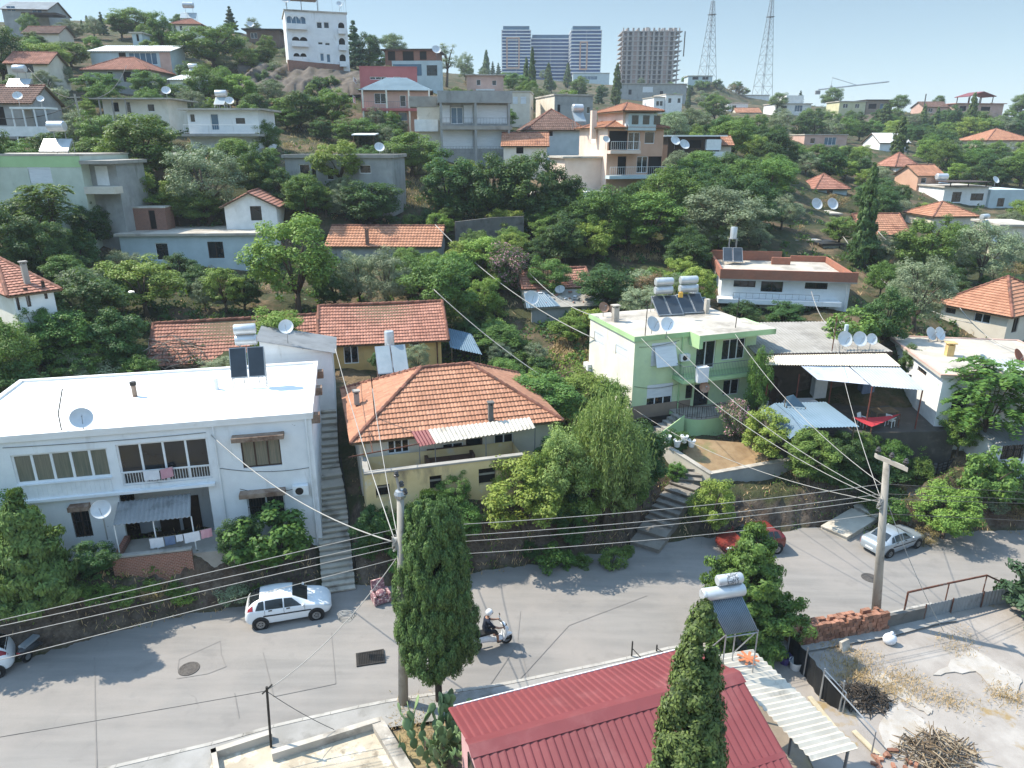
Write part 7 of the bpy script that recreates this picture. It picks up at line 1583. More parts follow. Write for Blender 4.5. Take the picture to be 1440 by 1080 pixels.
# vacuum tube heater
BL,BR_,TL,TR=PZ(1021,893,4.55),PZ(1066,886,4.55),PZ(993,840,5.75),PZ(1041,833,5.75)
t=thing('vacuum_tube_heater','vacuum tube solar heater with two silver drums on a frame above the red roof','solar heater',(BL.x,BL.y,3.4)); o=Vector((BL.x,BL.y,3.4)); bl,br,tl,tr=[p-o for p in (BL,BR_,TL,TR)]
nrm=(br-bl).cross(tl-bl).normalized(); mb=MB(); mb.slab(bl-nrm*.06,br-nrm*.06,tr-nrm*.06,tl-nrm*.06,.03); p_=mb.build('reflector_tray',M('heater_tray','#3c4854','#333e49',2,.4,spec=.5),t)
TUBE=M('vacuum_tube_glass','#8299ab','#71889b',1,.2,spec=.7); mb=MB()
for i in range(19): f=(i+.5)/19; mb.tube([bl.lerp(br,f),tl.lerp(tr,f)],.026,7)
mb.build('vacuum_tubes',TUBE,p_,True)
dx=(tr-tl).normalized(); mb=MB(); c0=tl-dx*.18+Vector((0,0,.12)); Lt=(tr-tl).length+.3
mb.lathe(c0,[(0,-.01),(.2,0),(.235,.05),(.235,Lt-.05),(.2,Lt),(0,Lt+.01)],18,0,dx); mb.build('tank',TANK,t,40)
c1=tl+dx*.42+Vector((0,0,.55))-Vector((0,0,.0))+Vector((-dx.y,dx.x,0))*.1; mb=MB(); mb.lathe(c1,[(0,-.01),(.17,0),(.2,.04),(.2,.92),(.17,.96),(0,.97)],16,0,dx); mb.build('top_tank',TANK,t,40)
STK=M('tank_sticker','#5f6468','#83888c',14,.5,c3='#d5dadd',s3=18,t3=(.5,.56)); mb=MB(); mb.lathe(c1+dx*.3,[(.203,0),(.203,.45)],16,0,dx); mb.build('sticker_band',STK,t,True)
mb=MB(); zf=-.0; back=Vector((-.0,.2,0))
for a,b in ((bl,Vector((bl.x,bl.y,-.45))),(br,Vector((br.x,br.y,-.7))),(tl,Vector((tl.x,tl.y,-.9))),(tr,Vector((tr.x,tr.y,-1.0))),(bl,Vector((tl.x,tl.y,-.2))),(br,Vector((tr.x,tr.y,-.3))),(bl+Vector((0,0,-.1)),br+Vector((0,0,-.1))),(Vector((bl.x,bl.y,-.3)),Vector((br.x,br.y,-.4))),(tl,tr),(tr,tr+Vector((0,0,.5))),(tl+dx*.5,tl+dx*.5+Vector((0,0,.5)))): mb.tube([a,b],.025,6)
mb.build('stand',STEEL,t)
# small fence posts behind the red roof
for a,b,c,lab in ((888,926,902,'taller dark iron post at the pavement edge behind the red roof'),(923,919,907,'short dark iron post at the pavement edge behind the red roof')):
    q=PR(a,b); t=thing('iron_post',lab,'post',q); hh=PY(a,c,q.y).z-q.z; mb=MB(); mb.tube([(0,0,-.2),(0,0,hh)],.035,6); mb.tube([(0,0,hh*.6),(.5,-.1,.0)],.02,5); mb.build('shaft',IRON,t)
# ================================================================= right hand lot
A,B=PR(1112,911),PR(1243,886); d=B-A; L=d.length; d.normalize(); n=Vector((-d.y,d.x,0))
t=thing('brick_stack','long waist high stack of old orange bricks along the edge of the concrete lot','brick stack',A); mb=MB(); r_=random.Random(4)
for row in range(6):
    x=0
    while x<L:
        w=r_.uniform(.2,.26)
        for s in range(3):
            if row==5 and r_.random()<.35: continue
            mb.obox(d*x+n*(-.1+s*.2+r_.uniform(-.03,.03))+Vector((0,0,-.15+row*.2)),d*(w-.02),n*.185,(0,0,.185+r_.uniform(-.01,.02)),0,r_.random())
        x+=w
mb.build('bricks',M('hollow_brick','#b07a5f','#a06c52',3,.9,tint=.35,c3='#8a6b58',s3=1.3),t)
def post_fence(name,label,pts,h,mat,postm,cat='fence',ph=None,fold=0):
    t=thing(name,label,cat,pts[0]); o=pts[0]
    for a,b in zip(pts[:-1],pts[1:]):
        a=a-o;b=b-o; L=(b-a).length; k=max(2,int(L/.12)); d=(b-a); nn=Vector((-d.y,d.x,0)).normalized(); mb=MB(); w=k+1
        for j in range(5):
            for i in range(w): mb.v.append(tuple(a+d*i/k+Vector((0,0,h*j/4-.1))+nn*(fold*math.sin(i*1.3+j*.6))))
        for j in range(4):
            for i in range(k): c=j*w+i; mb.f.append([c,c+1,c+w+1,c+w]); mb.m.append(0); mb.t.append(.5)
        b0=len(mb.v); mb.v+=[tuple(Vector(p)+nn*.012) for p in mb.v]
        for f in list(mb.f): mb.f.append([b0+i for i in f][::-1]); mb.m.append(0); mb.t.append(.5)
        mb.build('panel',mat,t,True)
    for p in pts: mb=MB(); q=p-o; mb.tube([(q.x,q.y,-.3+q.z),(q.x,q.y,q.z+(ph or h*1.15))],.035,6); mb.build('post',postm,t)
    return t
post_fence('tarp_fence','black tarpaulin fence on pipes between the lean-to and the concrete lot',[PR(1106,925),PR(1130,950),PR(1153,982),PR(1180,1000)],1.3,TARPK,STEEL,fold=.04)
t=thing('pipe_frame','bent white pipe frame standing on the lot beside the tarpaulin fence','frame',PR(1153,985)); o=PR(1153,985); q=PR(1185,1003)-o; q2=PR(1225,1062)-o
mb=MB(); mb.tube([(0,0,0),(0,0,1.5),q+Vector((0,0,1.0)),q],.03,6); mb.tube([(0,0,1.3),q2+Vector((0,0,1.1)),q2],.03,6); mb.build('pipe',STEEL,t)
t=wall_run('low_wall','grey concrete wall stub right of the brick stack',[PR(1243,884),PR(1296,872)],.75,.16,CONCD,None,.4)
pf=[PR(1297,872),PR(1335,863),PR(1378,853),PR(1422,846)]
t=thing('sheet_fence','low grey corrugated sheet fence along the far side of the lot','fence',pf[0]); o=pf[0]
for a,b in zip(pf[:-1],pf[1:]):
    a=a-o;b=b-o; mb=MB(); mb.corr(b+Vector((0,0,-.1)),a+Vector((0,0,-.1)),a+Vector((0,0,.85)),b+Vector((0,0,.85)),.2,.025,.01); mb.build('sheet',FIBREG,t)
for p in pf: q=p-o; mb=MB(); mb.tube([(q.x,q.y-.06,q.z-.2),(q.x,q.y-.06,q.z+.95)],.03,6); mb.build('post',RUST,t)
t=thing('rusty_frame','rusty pipe gate frame standing above the grey sheet fence','frame',PR(1278,880)); o=PR(1278,880); p0=PR(1278,880)-o; 
tops=[PY(1277,833,PR(1278,880).y+.3)-o,PY(1335,820,PR(1335,866).y+.3)-o,PY(1388,809,PR(1388,852).y+.3)-o,PY(1424,826,PR(1424,846).y+.3)-o]
mb=MB(); mb.tube(tops,.05,6); 
for p in tops[:3]: mb.tube([p,Vector((p.x,p.y,-.4))],.045 if p is tops[0] else .03,6)
mb.build('pipe',RUST,t)
def heap(name,label,P,r,n,mats,cat='heap',lng=.9,thin=.02,zs=.5):
    t=thing(name,label,cat,P); r_=random.Random(len(label)); mb=MB()
    for i in range(n):
        a=r_.uniform(0,6.28); rr=r*r_.random()**.6; c=Vector((rr*math.cos(a),rr*.7*math.sin(a),r_.uniform(0,zs)*(1-rr/r*.8))); d=Vector((r_.uniform(-1,1),r_.uniform(-1,1),r_.uniform(-.1,.35))).normalized()*lng*r_.uniform(.3,1)
        mb.tube([c-d*.5,c+d*.1+Vector((0,0,r_.uniform(-.05,.1))),c+d*.5],[thin*1.2,thin,thin*.5],4,i%len(mats),False)
    mb.build('sticks',mats,t); return t
heap('branch_heap','heap of dry branches and twigs at the bottom edge of the lot',PR(1318,1062),1.5,260,[WOOD,BARK,M('twig_pale','#b3a184','#9c8a6e',3)],lng=1.2,zs=.7)
heap('burnt_heap','dark heap of charred brush in the shade beside the tarpaulin fence',PR(1212,985),1.1,260,[IRON,BARKD],lng=.8,zs=.8)
heap('dead_bush','bare grey dead branches over the bushes behind the white house',ground(245,512),2.6,120,[M('dead_wood','#a59a8a','#8e8475',3),BARK],'dead bush',2.2,.025,2.6)
q=PR(1250,905); t=thing('white_sack','knotted white plastic sack at the right end of the brick stack','sack',q); mb=MB(); mb.ball((0,0,.25),(.32,.25,.3),12); mb.ball((.05,0,.55),(.1,.08,.12),8); mb.build('bag',CLOTHW,t,True)
q=PR(1191,917); t=thing('concrete_block','pale concrete block leaning against the brick stack','block',q,.5); mb=MB(); mb.slab((-.25,0,0),(.25,0,0),(.25,.15,.5),(-.25,.15,.5),.15); mb.build('block',CONCL,t)
for a,b,c,d_,lab in ((1138,982,1178,1032,'pale timber plank lying along the foot of the tarpaulin fence'),(1200,1030,1238,1068,'second pale plank lying on the lot beside the lean-to')):
    p=PR(a,b);q=PR(c,d_); t=thing('plank',lab,'plank',p); d=q-p; n=Vector((-d.y,d.x,0)).normalized()*.2; mb=MB(); mb.obox(Vector((0,0,.05))-n*.5,d,n,(0,0,.06)); mb.build('board',M('plank_pale','#cdbf9f','#b8aa8a',3),t)
for a,b,lab,m in ((1103,932,'purple plastic tub behind the tarpaulin fence',M('plastic_purple','#5a4a9a','#4e408a',2,.5)),(1118,940,'white bucket on rubble behind the tarpaulin fence',PLASW)):
    q=PR(a,b); t=thing('plastic_tub',lab,'tub',q); mb=MB(); mb.lathe((0,0,0),[(0,0),(.2,0),(.28,.4),(.3,.4),(.25,.38),(.18,.03),(0,.03)],14); mb.build('tub',m,t,30)
r_=random.Random(9); q=PR(1262,1072); t=thing('brick_rubble','little scatter of broken bricks at the bottom edge of the lot','rubble',q); mb=MB()
for i in range(16): a=r_.uniform(0,3.1); mb.obox((r_.uniform(-.9,.9),r_.uniform(-.5,.5),0),(.24*math.cos(a),.24*math.sin(a),0),(-.12*math.sin(a),.12*math.cos(a),.02),(0,0,.12),0,r_.random())
mb.build('bricks',MATS['hollow_brick'],t)
# prickly pear
q=PR(618,1062); t=thing('prickly_pear','large prickly pear cactus clump beside the red metal roof','cactus',(q.x,q.y,-.1)); mb=MB(); r_=random.Random(6)
def pad(c,up,out,s,tt):
    up=up.normalized(); sd=out.cross(up).normalized(); nn=up.cross(sd); b=len(mb.v); k=10
    for ring,(f,w,th) in enumerate(((0,.12,.06),(.15,.55,.1),(.4,.9,.11),(.65,1,.11),(.88,.66,.09),(1,.1,.03))):
        for j in range(k): a=2*math.pi*j/k; p=c+up*(s*f)+sd*(s*.36*w*math.cos(a))+nn*(s*.5*th*math.sin(a)); mb.v.append(tuple(p))
    for i in range(5):
        for j in range(k): mb.f.append([b+i*k+j,b+i*k+(j+1)%k,b+(i+1)*k+(j+1)%k,b+(i+1)*k+j]); mb.m.append(0); mb.t.append(tt)
    return c+up*s*.95
for i in range(26):
    a=r_.uniform(0,6.28); rr=r_.uniform(.1,1.15); c=Vector((rr*math.cos(a),rr*math.sin(a)*.85,0)); up=Vector((math.cos(a)*.3,math.sin(a)*.3,1)); lv=[(c,up,0)]
    while lv:
        c,up,k=lv.pop(); s=r_.uniform(.36,.55); e=pad(c,up,Vector((r_.uniform(-1,1),r_.uniform(-1,1),.1)),s,r_.random())
        if k<4:
            for m in range(r_.choice((1,1,2,2)) if k<3 else 1): lv.append((e-up.normalized()*.06,up+Vector((r_.uniform(-.7,.7),r_.uniform(-.7,.7),.25)),k+1)) if r_.random()<.8 else None
mb.build('pads',LEAF['cactus'],t,True); mb=MB(); [mb.tube([(x,y,-.3),(x*.9,y*.9,.5)],[.12,.09],7) for x,y in ((0,0),(.5,.3),(-.5,.2),(.2,-.5))]; mb.build('stem',BARK,t)
# drain grate and manholes
q=PR(521,926); t=thing('drain_grate','rectangular iron storm drain grate sunk in the road','drain grate',(q.x,q.y,q.z+.025),.24); mb=MB(); mb.box(-.55,-.38,-.02,.55,.38,.006); mb.build('pit',DARK,t); mb=MB()
for i in range(15): x=-.52+i*.0725; mb.box(x,-.36,.007,x+.034,.36,.03)
mb.box(-.6,-.42,.0,.6,-.361,.034); mb.box(-.6,.361,.0,.6,.42,.034); mb.box(-.6,-.36,.0,-.523,.36,.034); mb.box(.53,-.36,.0,.6,.36,.034); mb.build('bars',IRON,t)
for a,b,lab in ((266,941,'round iron manhole cover in the road near the left'),(1223,813,'round iron manhole cover in the road left of the right pole')):
    q=PR(a,b); t=thing('manhole_cover',lab,'manhole cover',(q.x,q.y,q.z+.022)); mb=MB(); mb.lathe((0,0,0),[(0,.012),(.12,.012),(.13,.006),(.22,.006),(.23,.012),(.3,.012),(.31,.004),(.34,.004),(.35,.014),(.42,.014),(.43,-.01)],24); mb.build('cover',M('cast_iron','#6b6661','#57524e',8,.7,metal=.3),t)
# asphalt repair trench joints
JT=M('bitumen_joint','#8e8984','#87827d',3,.9); mb=MB()
def joint(pts,w=.032):
    for a,b in zip(pts[:-1],pts[1:]):
        a,b=PR(*a),PR(*b); d=b-a; n=Vector((-d.y,d.x,0)).normalized()*w/2; z=Vector((0,0,.024)); mb.quad(a-n+z,b-n+z,b+n+z,a+n+z)
joint([(250,942),(252,928),(310,902),(311,920),(318,938),(292,948),(248,955)]); joint([(370,918),(382,968),(385,980),(472,962),(466,890)]); joint([(133,925),(134,1000),(136,1080)],.04); joint([(690,1000),(800,880),(910,838)],.035); joint([(732,860),(728,900),(745,960)]); joint([(690,962),(712,930),(728,905)]); joint([(330,975),(336,1010)])
o=mb.build('road_joints',JT); setp(o,kind='structure')
# ================================================================= vehicles
CARW=M('car_paint_white','#e9ecee','#e4e8ea',.5,.22,spec=.6); CARS=M('car_paint_silver','#b4bfc7','#aab6bf',.5,.28,metal=.45,spec=.6); CARR=M('car_paint_red','#8a3127','#7f2b22',.5,.25,spec=.6)
CGL=M('car_glass','#1d2427','#252d31',.6,.04,spec=.8); LAMPR=M('tail_lamp','#a81f2a','#96202a',2,.2); LAMPW=M('head_lamp','#ccd6db','#bcc8cf',3,.1,spec=.8); TRIM=M('black_trim','#26282a','#303234',3,.6)
HATCH=dict(L=3.82,st=[(1.91,.38,.52,.56,.50,.36),(1.83,.26,.64,.68,.70,.56),(1.5,.2,.78,.83,.80,.66),(1.05,.18,.88,.93,.82,.68),(.9,.18,.9,1.0,.825,.66),(.2,.18,.92,1.38,.83,.60),(-.45,.18,.93,1.44,.835,.61),(-1.15,.18,.95,1.41,.83,.60),(-1.5,.2,.97,1.30,.82,.585),(-1.78,.25,.98,1.02,.79,.62),(-1.86,.3,.8,.84,.74,.6),(-1.91,.38,.6,.64,.6,.45)],
 side=[(.62,-.16,.62),(-.22,-.98,1),(-1.04,-1.42,.7)],ws=(.86,.22),rw=(-1.22,-1.74),wx=(1.2,-1.25),hl=(1.7,.68),tl=(-1.68,.98),van=False)
SEDAN=dict(L=4.4,st=[(2.2,.38,.52,.56,.55,.4),(2.1,.26,.64,.68,.74,.6),(1.7,.2,.76,.81,.82,.68),(1.1,.18,.86,.91,.84,.7),(.95,.18,.88,.96,.845,.68),(.2,.18,.9,1.34,.85,.6),(-.4,.18,.92,1.41,.855,.61),(-.95,.18,.94,1.36,.85,.6),(-1.5,.2,.96,1.02,.84,.66),(-2.0,.24,.95,1.0,.80,.68),(-2.12,.32,.78,.82,.76,.64),(-2.2,.4,.58,.62,.64,.5)],
 side=[(.62,-.1,.6),(-.16,-.85,1),(-.91,-1.22,.5)],ws=(.9,.22),rw=(-.98,-1.46),wx=(1.35,-1.3),hl=(1.95,.66),tl=(-2.06,.82),van=False)
def car(label,P,yaw,S,paint,scale=1.0,group='cars parked along the road'):
    t=thing('parked_car',label,'car',P,yaw,group); t.scale=(scale,)*3
    X=np.array([s[0] for s in S['st']])[::-1]; A=np.array([s[1:] for s in S['st']])[::-1]; n=56; xs=np.linspace(X[0],X[-1],n); Q=np.stack([np.interp(xs,X,A[:,k]) for k in range(5)],1)
    for _ in range(2): Q[1:-1]=(Q[:-2]+2*Q[1:-1]+Q[2:])/4
    def sec(x):
        zb,ze,zr_,w,wr=[float(np.interp(x,xs,Q[:,k])) for k in range(5)]
        return [(0,zb),(w*.8,zb),(w*.965,zb+.1),(w,zb+(ze-zb)*.5),(w*.985,ze-.05),(w*.955,ze),((w*.93+wr)/2,(ze+zr_)/2),(wr,zr_-.07*min(1,(zr_-ze)*4)),(wr*.88,zr_-.012),(wr*.5,zr_+.012),(0,zr_+.018)]
    def S_(x,tt,sg,off=0):
        s=sec(x); i=min(int(tt),9); f=tt-i; y=s[i][0]*(1-f)+s[i+1][0]*f; z=s[i][1]*(1-f)+s[i+1][1]*f; dy,dz=s[i+1][0]-s[i][0],s[i+1][1]-s[i][1]; l=math.hypot(dy,dz) or 1
        return (x,sg*(y+dz/l*off),z-dy/l*off)
    mb=MB(); ring=[]
    for x in xs:
        s=sec(x); r=[(x,y,z) for y,z in s]+[(x,-y,z) for y,z in s[-2:0:-1]]; ring.append(len(mb.v)); mb.v+=r
    m=20
    for i in range(n-1):
        for k in range(m): mb.f.append([ring[i]+k,ring[i+1]+k,ring[i+1]+(k+1)%m,ring[i]+(k+1)%m]); mb.m.append(0); mb.t.append(.5)
    mb.f.append([ring[0]+k for k in range(m)]); mb.f.append([ring[-1]+k for k in range(m-1,-1,-1)]); mb.m+=[0,0]; mb.t+=[.5,.5]
    body=mb.build('body',paint,t,38)
    def panel(fn,nu,nv,name,mat,par=t):
        g=MB(); 
        for j in range(nv+1):
            for i in range(nu+1): g.v.append(fn(i/nu,j/nv))
        for j in range(nv):
            for i in range(nu): a=j*(nu+1)+i; g.f.append([a,a+1,a+nu+2,a+nu+1]); g.m.append(0); g.t.append(.5)
        return g.build(name,mat,par,True)
    for sg in (1,-1):
        for a,b,k in S['side']:
            lo,hi=5.12,6.95
            def fn(u,v,a=a,b=b,k=k):
                top=lo+(hi-lo)*v; sh=.0
                if a>.5: xa=a-(a-.12)*v*.85; xb=b
                elif k<1: xa=a; xb=b+(.16)*v
                else: xa,xb=a,b
                return S_(xa+(xb-xa)*u,top,sg,.008)
            panel(fn,8,4,'side_window',CGL)
    panel(lambda u,v:S_(S['ws'][0]+(S['ws'][1]-S['ws'][0])*v,8.05+1.95*(1-abs(2*u-1)),1 if u<.5 else -1,.008),10,5,'windshield',CGL)
    panel(lambda u,v:S_(S['rw'][0]+(S['rw'][1]-S['rw'][0])*v,8.1+1.9*(1-abs(2*u-1)),1 if u<.5 else -1,.008),10,5,'rear_window',CGL)
    for sg in (1,-1):
        x,z=S['hl']; panel(lambda u,v:S_(x-.12+.26*u,4.2+.9*v-.0,sg,.01),4,3,'headlight',LAMPW)
        x,z=S['tl']; panel(lambda u,v:S_(x+.16-.28*u,(5.1 if S is HATCH else 4.0)+(1.7 if S is HATCH else .95)*v,sg,.012),4,4,'tail_light',LAMPR)
        panel(lambda u,v:S_(1.0-2.1*u,3.25+.22*v,sg,.008),10,1,'door_trim',TRIM)
        g=MB()
        for xx in ((.72,-.19,-1.02) if S is HATCH else (.74,-.13,-.9)):
            for k in range(8): q0,q1,q2,q3=[S_(xx+dx_,3.3+1.75*(k+dk)/8,sg,.004) for dx_,dk in ((-.007,0),(.007,0),(.007,1),(-.007,1))]; g.quad(q0,q1,q2,q3)
        g.build('door_seams',TRIM,t)
        for xx in ((.0,-.78) if S is HATCH else (.05,-.72)):
            g=MB(); p=S_(xx,4.6,sg,.0); g.box(p[0]-.08,p[1]-.03,p[2]-.02,p[0]+.08,p[1]+.03,p[2]+.02); g.build('door_handle',TRIM,t)
        g=MB(); p=S_(.66,5.2,sg); g.ball((p[0],p[1]+sg*.1,p[2]+.05),(.07,.11,.08),8); g.build('mirror',paint,t,True)
        for wx in S['wx']:
            w=float(np.interp(wx,xs,Q[:,3])); g=MB(); g.lathe((wx,sg*(w-.03),.31),[(0,.0),(.37,.0),(.37,.045),(.34,.05),(0,.05)],24,0,(0,sg,0)); g.build('wheel_arch',TRIM,t)
            g=MB(); c=(wx,sg*(w-.17),.29); g.lathe(c,[(.19,.0),(.27,.0),(.29,.03),(.29,.17),(.27,.205),(.19,.205)],24,0,(0,sg,0)); wh=g.build('wheel',RUBBER,t,30); g=MB(); g.lathe(c,[(0,.19),(.05,.2),(.07,.185),(.15,.195),(.195,.204)],24,0,(0,sg,0))
            for q_ in range(5): a=q_*1.2566; g.obox(Vector(c)+Vector((math.cos(a)*.04,sg*.198,math.sin(a)*.04))-Vector((math.sin(a)*-.02,0,math.cos(a)*.02)),(math.cos(a)*.14,0,math.sin(a)*.14),(-math.sin(a)*.04,0,math.cos(a)*.04),(0,sg*.008,0))
            g.build('rim',CHROME,wh)
    g=MB(); xr=X[0]; g.box(xr-.012,-.26,.52,xr+.03,.26,.63); g.build('number_plate',WPAINT,t)
    return t
p=PR(408,878); n=Vector((-math.sin(.28),math.cos(.28),0)); car('white five door hatchback parked at the foot of the long stairs',p+n*.78,.28,HATCH,CARW,1.0)
p=PR(1254,772); car('silver sedan seen from behind parked at the bank on the right',p+Vector((.1,.25,.0)),.46,SEDAN,CARS,.9)
p=PR(1058,784); car('red hatchback half hidden behind the conical juniper',p+Vector((.1,.9,.0)),math.pi+.22,HATCH,CARR,.98)
p=PR(16,938); dv=Vector((math.cos(.5),math.sin(.5),0)); car('white car at the left edge showing only its rear',p-dv*1.85+Vector((0,.3,0)),math.pi+.5,HATCH,CARW,1.0)
def scooter(label,P,yaw,paint,seatm,scale=1.0,screen=True,box=False,group='scooters'):
    t=thing('motor_scooter',label,'scooter',P,yaw,group); t.scale=(scale,)*3
    for x in (.66,-.66):
        g=MB(); g.lathe((x,-.06,.25),[(.14,0),(.23,0),(.25,.03),(.25,.09),(.23,.12),(.14,.12)],20,0,(0,1,0)); w=g.build('wheel',RUBBER,t,30); g=MB(); g.lathe((x,-.055,.25),[(0,.0),(.14,.0),(.14,.11),(0,.11)],16,0,(0,1,0)); g.build('rim',CHROME,w)
    st=[(-1.0,.62,.72,.06),(-.85,.5,.8,.15),(-.5,.38,.78,.2),(-.15,.32,.74,.19),(.0,.3,.5,.17),(.3,.28,.36,.17),(.42,.3,.5,.18)]
    g=MB(); k=10
    for x,z0,z1,w in st:
        for j in range(k): a=2*math.pi*j/k; g.v.append((x,w*math.cos(a),(z0+z1)/2+(z1-z0)/2*math.sin(a)))
    for i in range(len(st)-1):
        for j in range(k): g.f.append([i*k+j,i*k+(j+1)%k,(i+1)*k+(j+1)%k,(i+1)*k+j][::-1]); g.m.append(0); g.t.append(.5)
    g.f.append(list(range(k))); g.f.append([(len(st)-1)*k+j for j in range(k)][::-1]); g.m+=[0,0]; g.t+=[.5,.5]; g.build('body',paint,t,True)
    g=MB(); fr=[(.42,.28,.18),(.5,.5,.24),(.55,.75,.23),(.5,.95,.17),(.44,1.05,.1)]
    for x,z,w in fr:
        for j in range(k): a=2*math.pi*j/k; g.v.append((x+.09*math.cos(a)+.05,w*math.sin(a),z))
    for i in range(len(fr)-1):
        for j in range(k): g.f.append([i*k+j,i*k+(j+1)%k,(i+1)*k+(j+1)%k,(i+1)*k+j]); g.m.append(0); g.t.append(.5)
    g.f.append([len(fr)*k-k+j for j in range(k)]); g.m.append(0); g.t.append(.5); g.build('front_fairing',paint,t,True)
    g=MB(); g.box(.54,-.08,.24,.78,.08,.3); g.tube([(.5,0,.5),(.66,0,.25)],.03,6); g.build('fork',IRON,t)
    g=MB(); g.ball((.66,0,.44),(.26,.09,.1),10); g.build('front_mudguard',paint,t,True)
    g=MB(); g.box(-.8,-.16,.76,.0,.16,.86); g.build('seat',seatm,t)
    g=MB(); g.tube([(.42,-.36,1.0),(.46,-.1,1.04),(.46,.1,1.04),(.42,.36,1.0)],.02,6); g.build('handlebar',IRON,t)
    g=MB(); g.ball((.7,0,.72),(.05,.12,.08),8); g.build('headlight',LAMPW,t,True)
    g=MB(); g.ball((-1.0,0,.66),(.04,.12,.05),8); g.build('tail_light',LAMPR,t,True)
    for s in (-1,1): g=MB(); g.tube([(.45,s*.25,1.02),(.5,s*.34,1.2)],.01,5); g.ball((.5,s*.36,1.22),(.02,.07,.05),8); g.build('mirror',IRON,t)
    if screen: g=MB(); g.slab((.5,-.2,1.0),(.5,.2,1.0),(.36,.15,1.35),(.36,-.15,1.35),.012); g.build('windscreen',GLASSB,t)
    if box: g=MB(); g.box(-1.25,-.26,.85,-.8,.26,1.3); b=g.build('delivery_box',paint,t); g=MB(); g.box(-1.27,-.28,1.3,-.78,.28,1.36); g.build('lid',paint,b)
    g=MB(); g.tube([(-.1,.16,.22),(-.85,.2,.3)],.04,7); g.build('exhaust',CHROME,t)
    return t
q=PR(686,917); sc_y=.4; SCOOT=scooter('white delivery scooter ridden along the road towards the right',(q.x+.16,q.y+.3,q.z+.02),sc_y,CARW,TRIM,1.08,True,True)
q=PR(55,918); scooter('black scooter parked against the bank beside the white car',(q.x,q.y+.1,q.z+.02),1.4,M('scooter_grey','#4a4e52','#43474b',3,.3),CARS,1.0,False)
q=PY(1326,640,42.9); scooter('small red scooter parked on the yard path behind the metal gate',q,.2,PLASR,TRIM,.9,False)
# rider
def skinned(name,verts,edges,rad,mat,parent,root=0,lv=2):
    me=bpy.data.meshes.new(name); me.from_pydata(verts,edges,[]); o=bpy.data.objects.new(name,me); COL.objects.link(o); s=o.modifiers.new('skin','SKIN'); s.use_smooth_shade=True
    for i,r in enumerate(rad): me.skin_vertices[0].data[i].radius=(r,r) if not isinstance(r,tuple) else r; me.skin_vertices[0].data[i].use_root=(i==root)
    u=o.modifiers.new('sub','SUBSURF'); u.levels=lv; u.render_levels=lv
    dg=bpy.context.evaluated_depsgraph_get(); m2=bpy.data.meshes.new_from_object(o.evaluated_get(dg)); bpy.data.objects.remove(o); m2.materials.clear()
    for m in (mat if isinstance(mat,(list,tuple)) else [mat]): m2.materials.append(m)
    o=bpy.data.objects.new(name,m2); COL.objects.link(o); o.parent=parent; return o
SKIN=M('skin','#b98a6e','#ad7e63',2,.6); NAVY=M('cloth_navy','#2c3548','#252d3e',3,.9); SHORT=M('cloth_dark_shorts','#3b3a3c','#323133',3,.9)
RID=thing('person','person in navy shirt and white helmet riding the delivery scooter','person',SCOOT.location,sc_y); RID.scale=(1.08,)*3
V=[(-.3,0,.93),(-.27,0,1.12),(-.22,0,1.3),(-.18,0,1.43),(-.15,0,1.52),(-.12,0,1.62),(-.1,0,1.74)]; E_=[(i,i+1) for i in range(6)]; RD=[(.17,.14),(.15,.12),(.17,.12),(.13,.1),.055,.085,.08]
for s in (-1,1):
    b=len(V); V+=[(-.18,s*.19,1.4),(-.02,s*.27,1.2),(.2,s*.3,1.08),(.38,s*.3,1.05)]; E_+=[(3,b),(b,b+1),(b+1,b+2),(b+2,b+3)]; RD+=[.075,.055,.045,.032]
    for k,(dy,dz,L) in enumerate(((-.03,.0,.075),(-.01,.008,.085),(.012,.006,.08),(.032,.0,.065))):
        c=len(V); V+=[(.43,s*.3+dy,1.055+dz),(.455,s*.3+dy,1.03+dz),(.44,s*.3+dy,1.01+dz)]; E_+=[(b+3,c),(c,c+1),(c+1,c+2)]; RD+=[.011,.01,.009]
    c=len(V); V+=[(.4,s*.26,1.04),(.425,s*.25,1.02)]; E_+=[(b+3,c),(c,c+1)]; RD+=[.013,.011]
    b=len(V); V+=[(-.26,s*.11,.9),(.12,s*.2,.88),(.2,s*.2,.55),(.2,s*.2,.38),(.34,s*.21,.35)]; E_+=[(0,b),(b,b+1),(b+1,b+2),(b+2,b+3),(b+3,b+4)]; RD+=[.11,.085,.06,.045,.04]
body=skinned('body',V,E_,RD,[SKIN,NAVY,SHORT],RID)
for p in body.data.polygons:
    c=p.center
    if c.z>.97 and c.z<1.5 and c.x<.06 : p.material_index=1
    elif c.z<1.0 and c.z>.74 and c.x<.24: p.material_index=2
g=MB(); g.ball((-.09,0,1.72),(.15,.135,.15),16); g.build('helmet',CARW,RID,True)
g=MB(); g.ball((-.02,0,1.7),(.1,.115,.06),12); g.build('visor',CGL,RID,True)
for s in (-1,1): g=MB(); g.box(.16,s*.21-.05,.33,.42,s*.21+.05,.38); g.build('shoe',TRIM,RID)
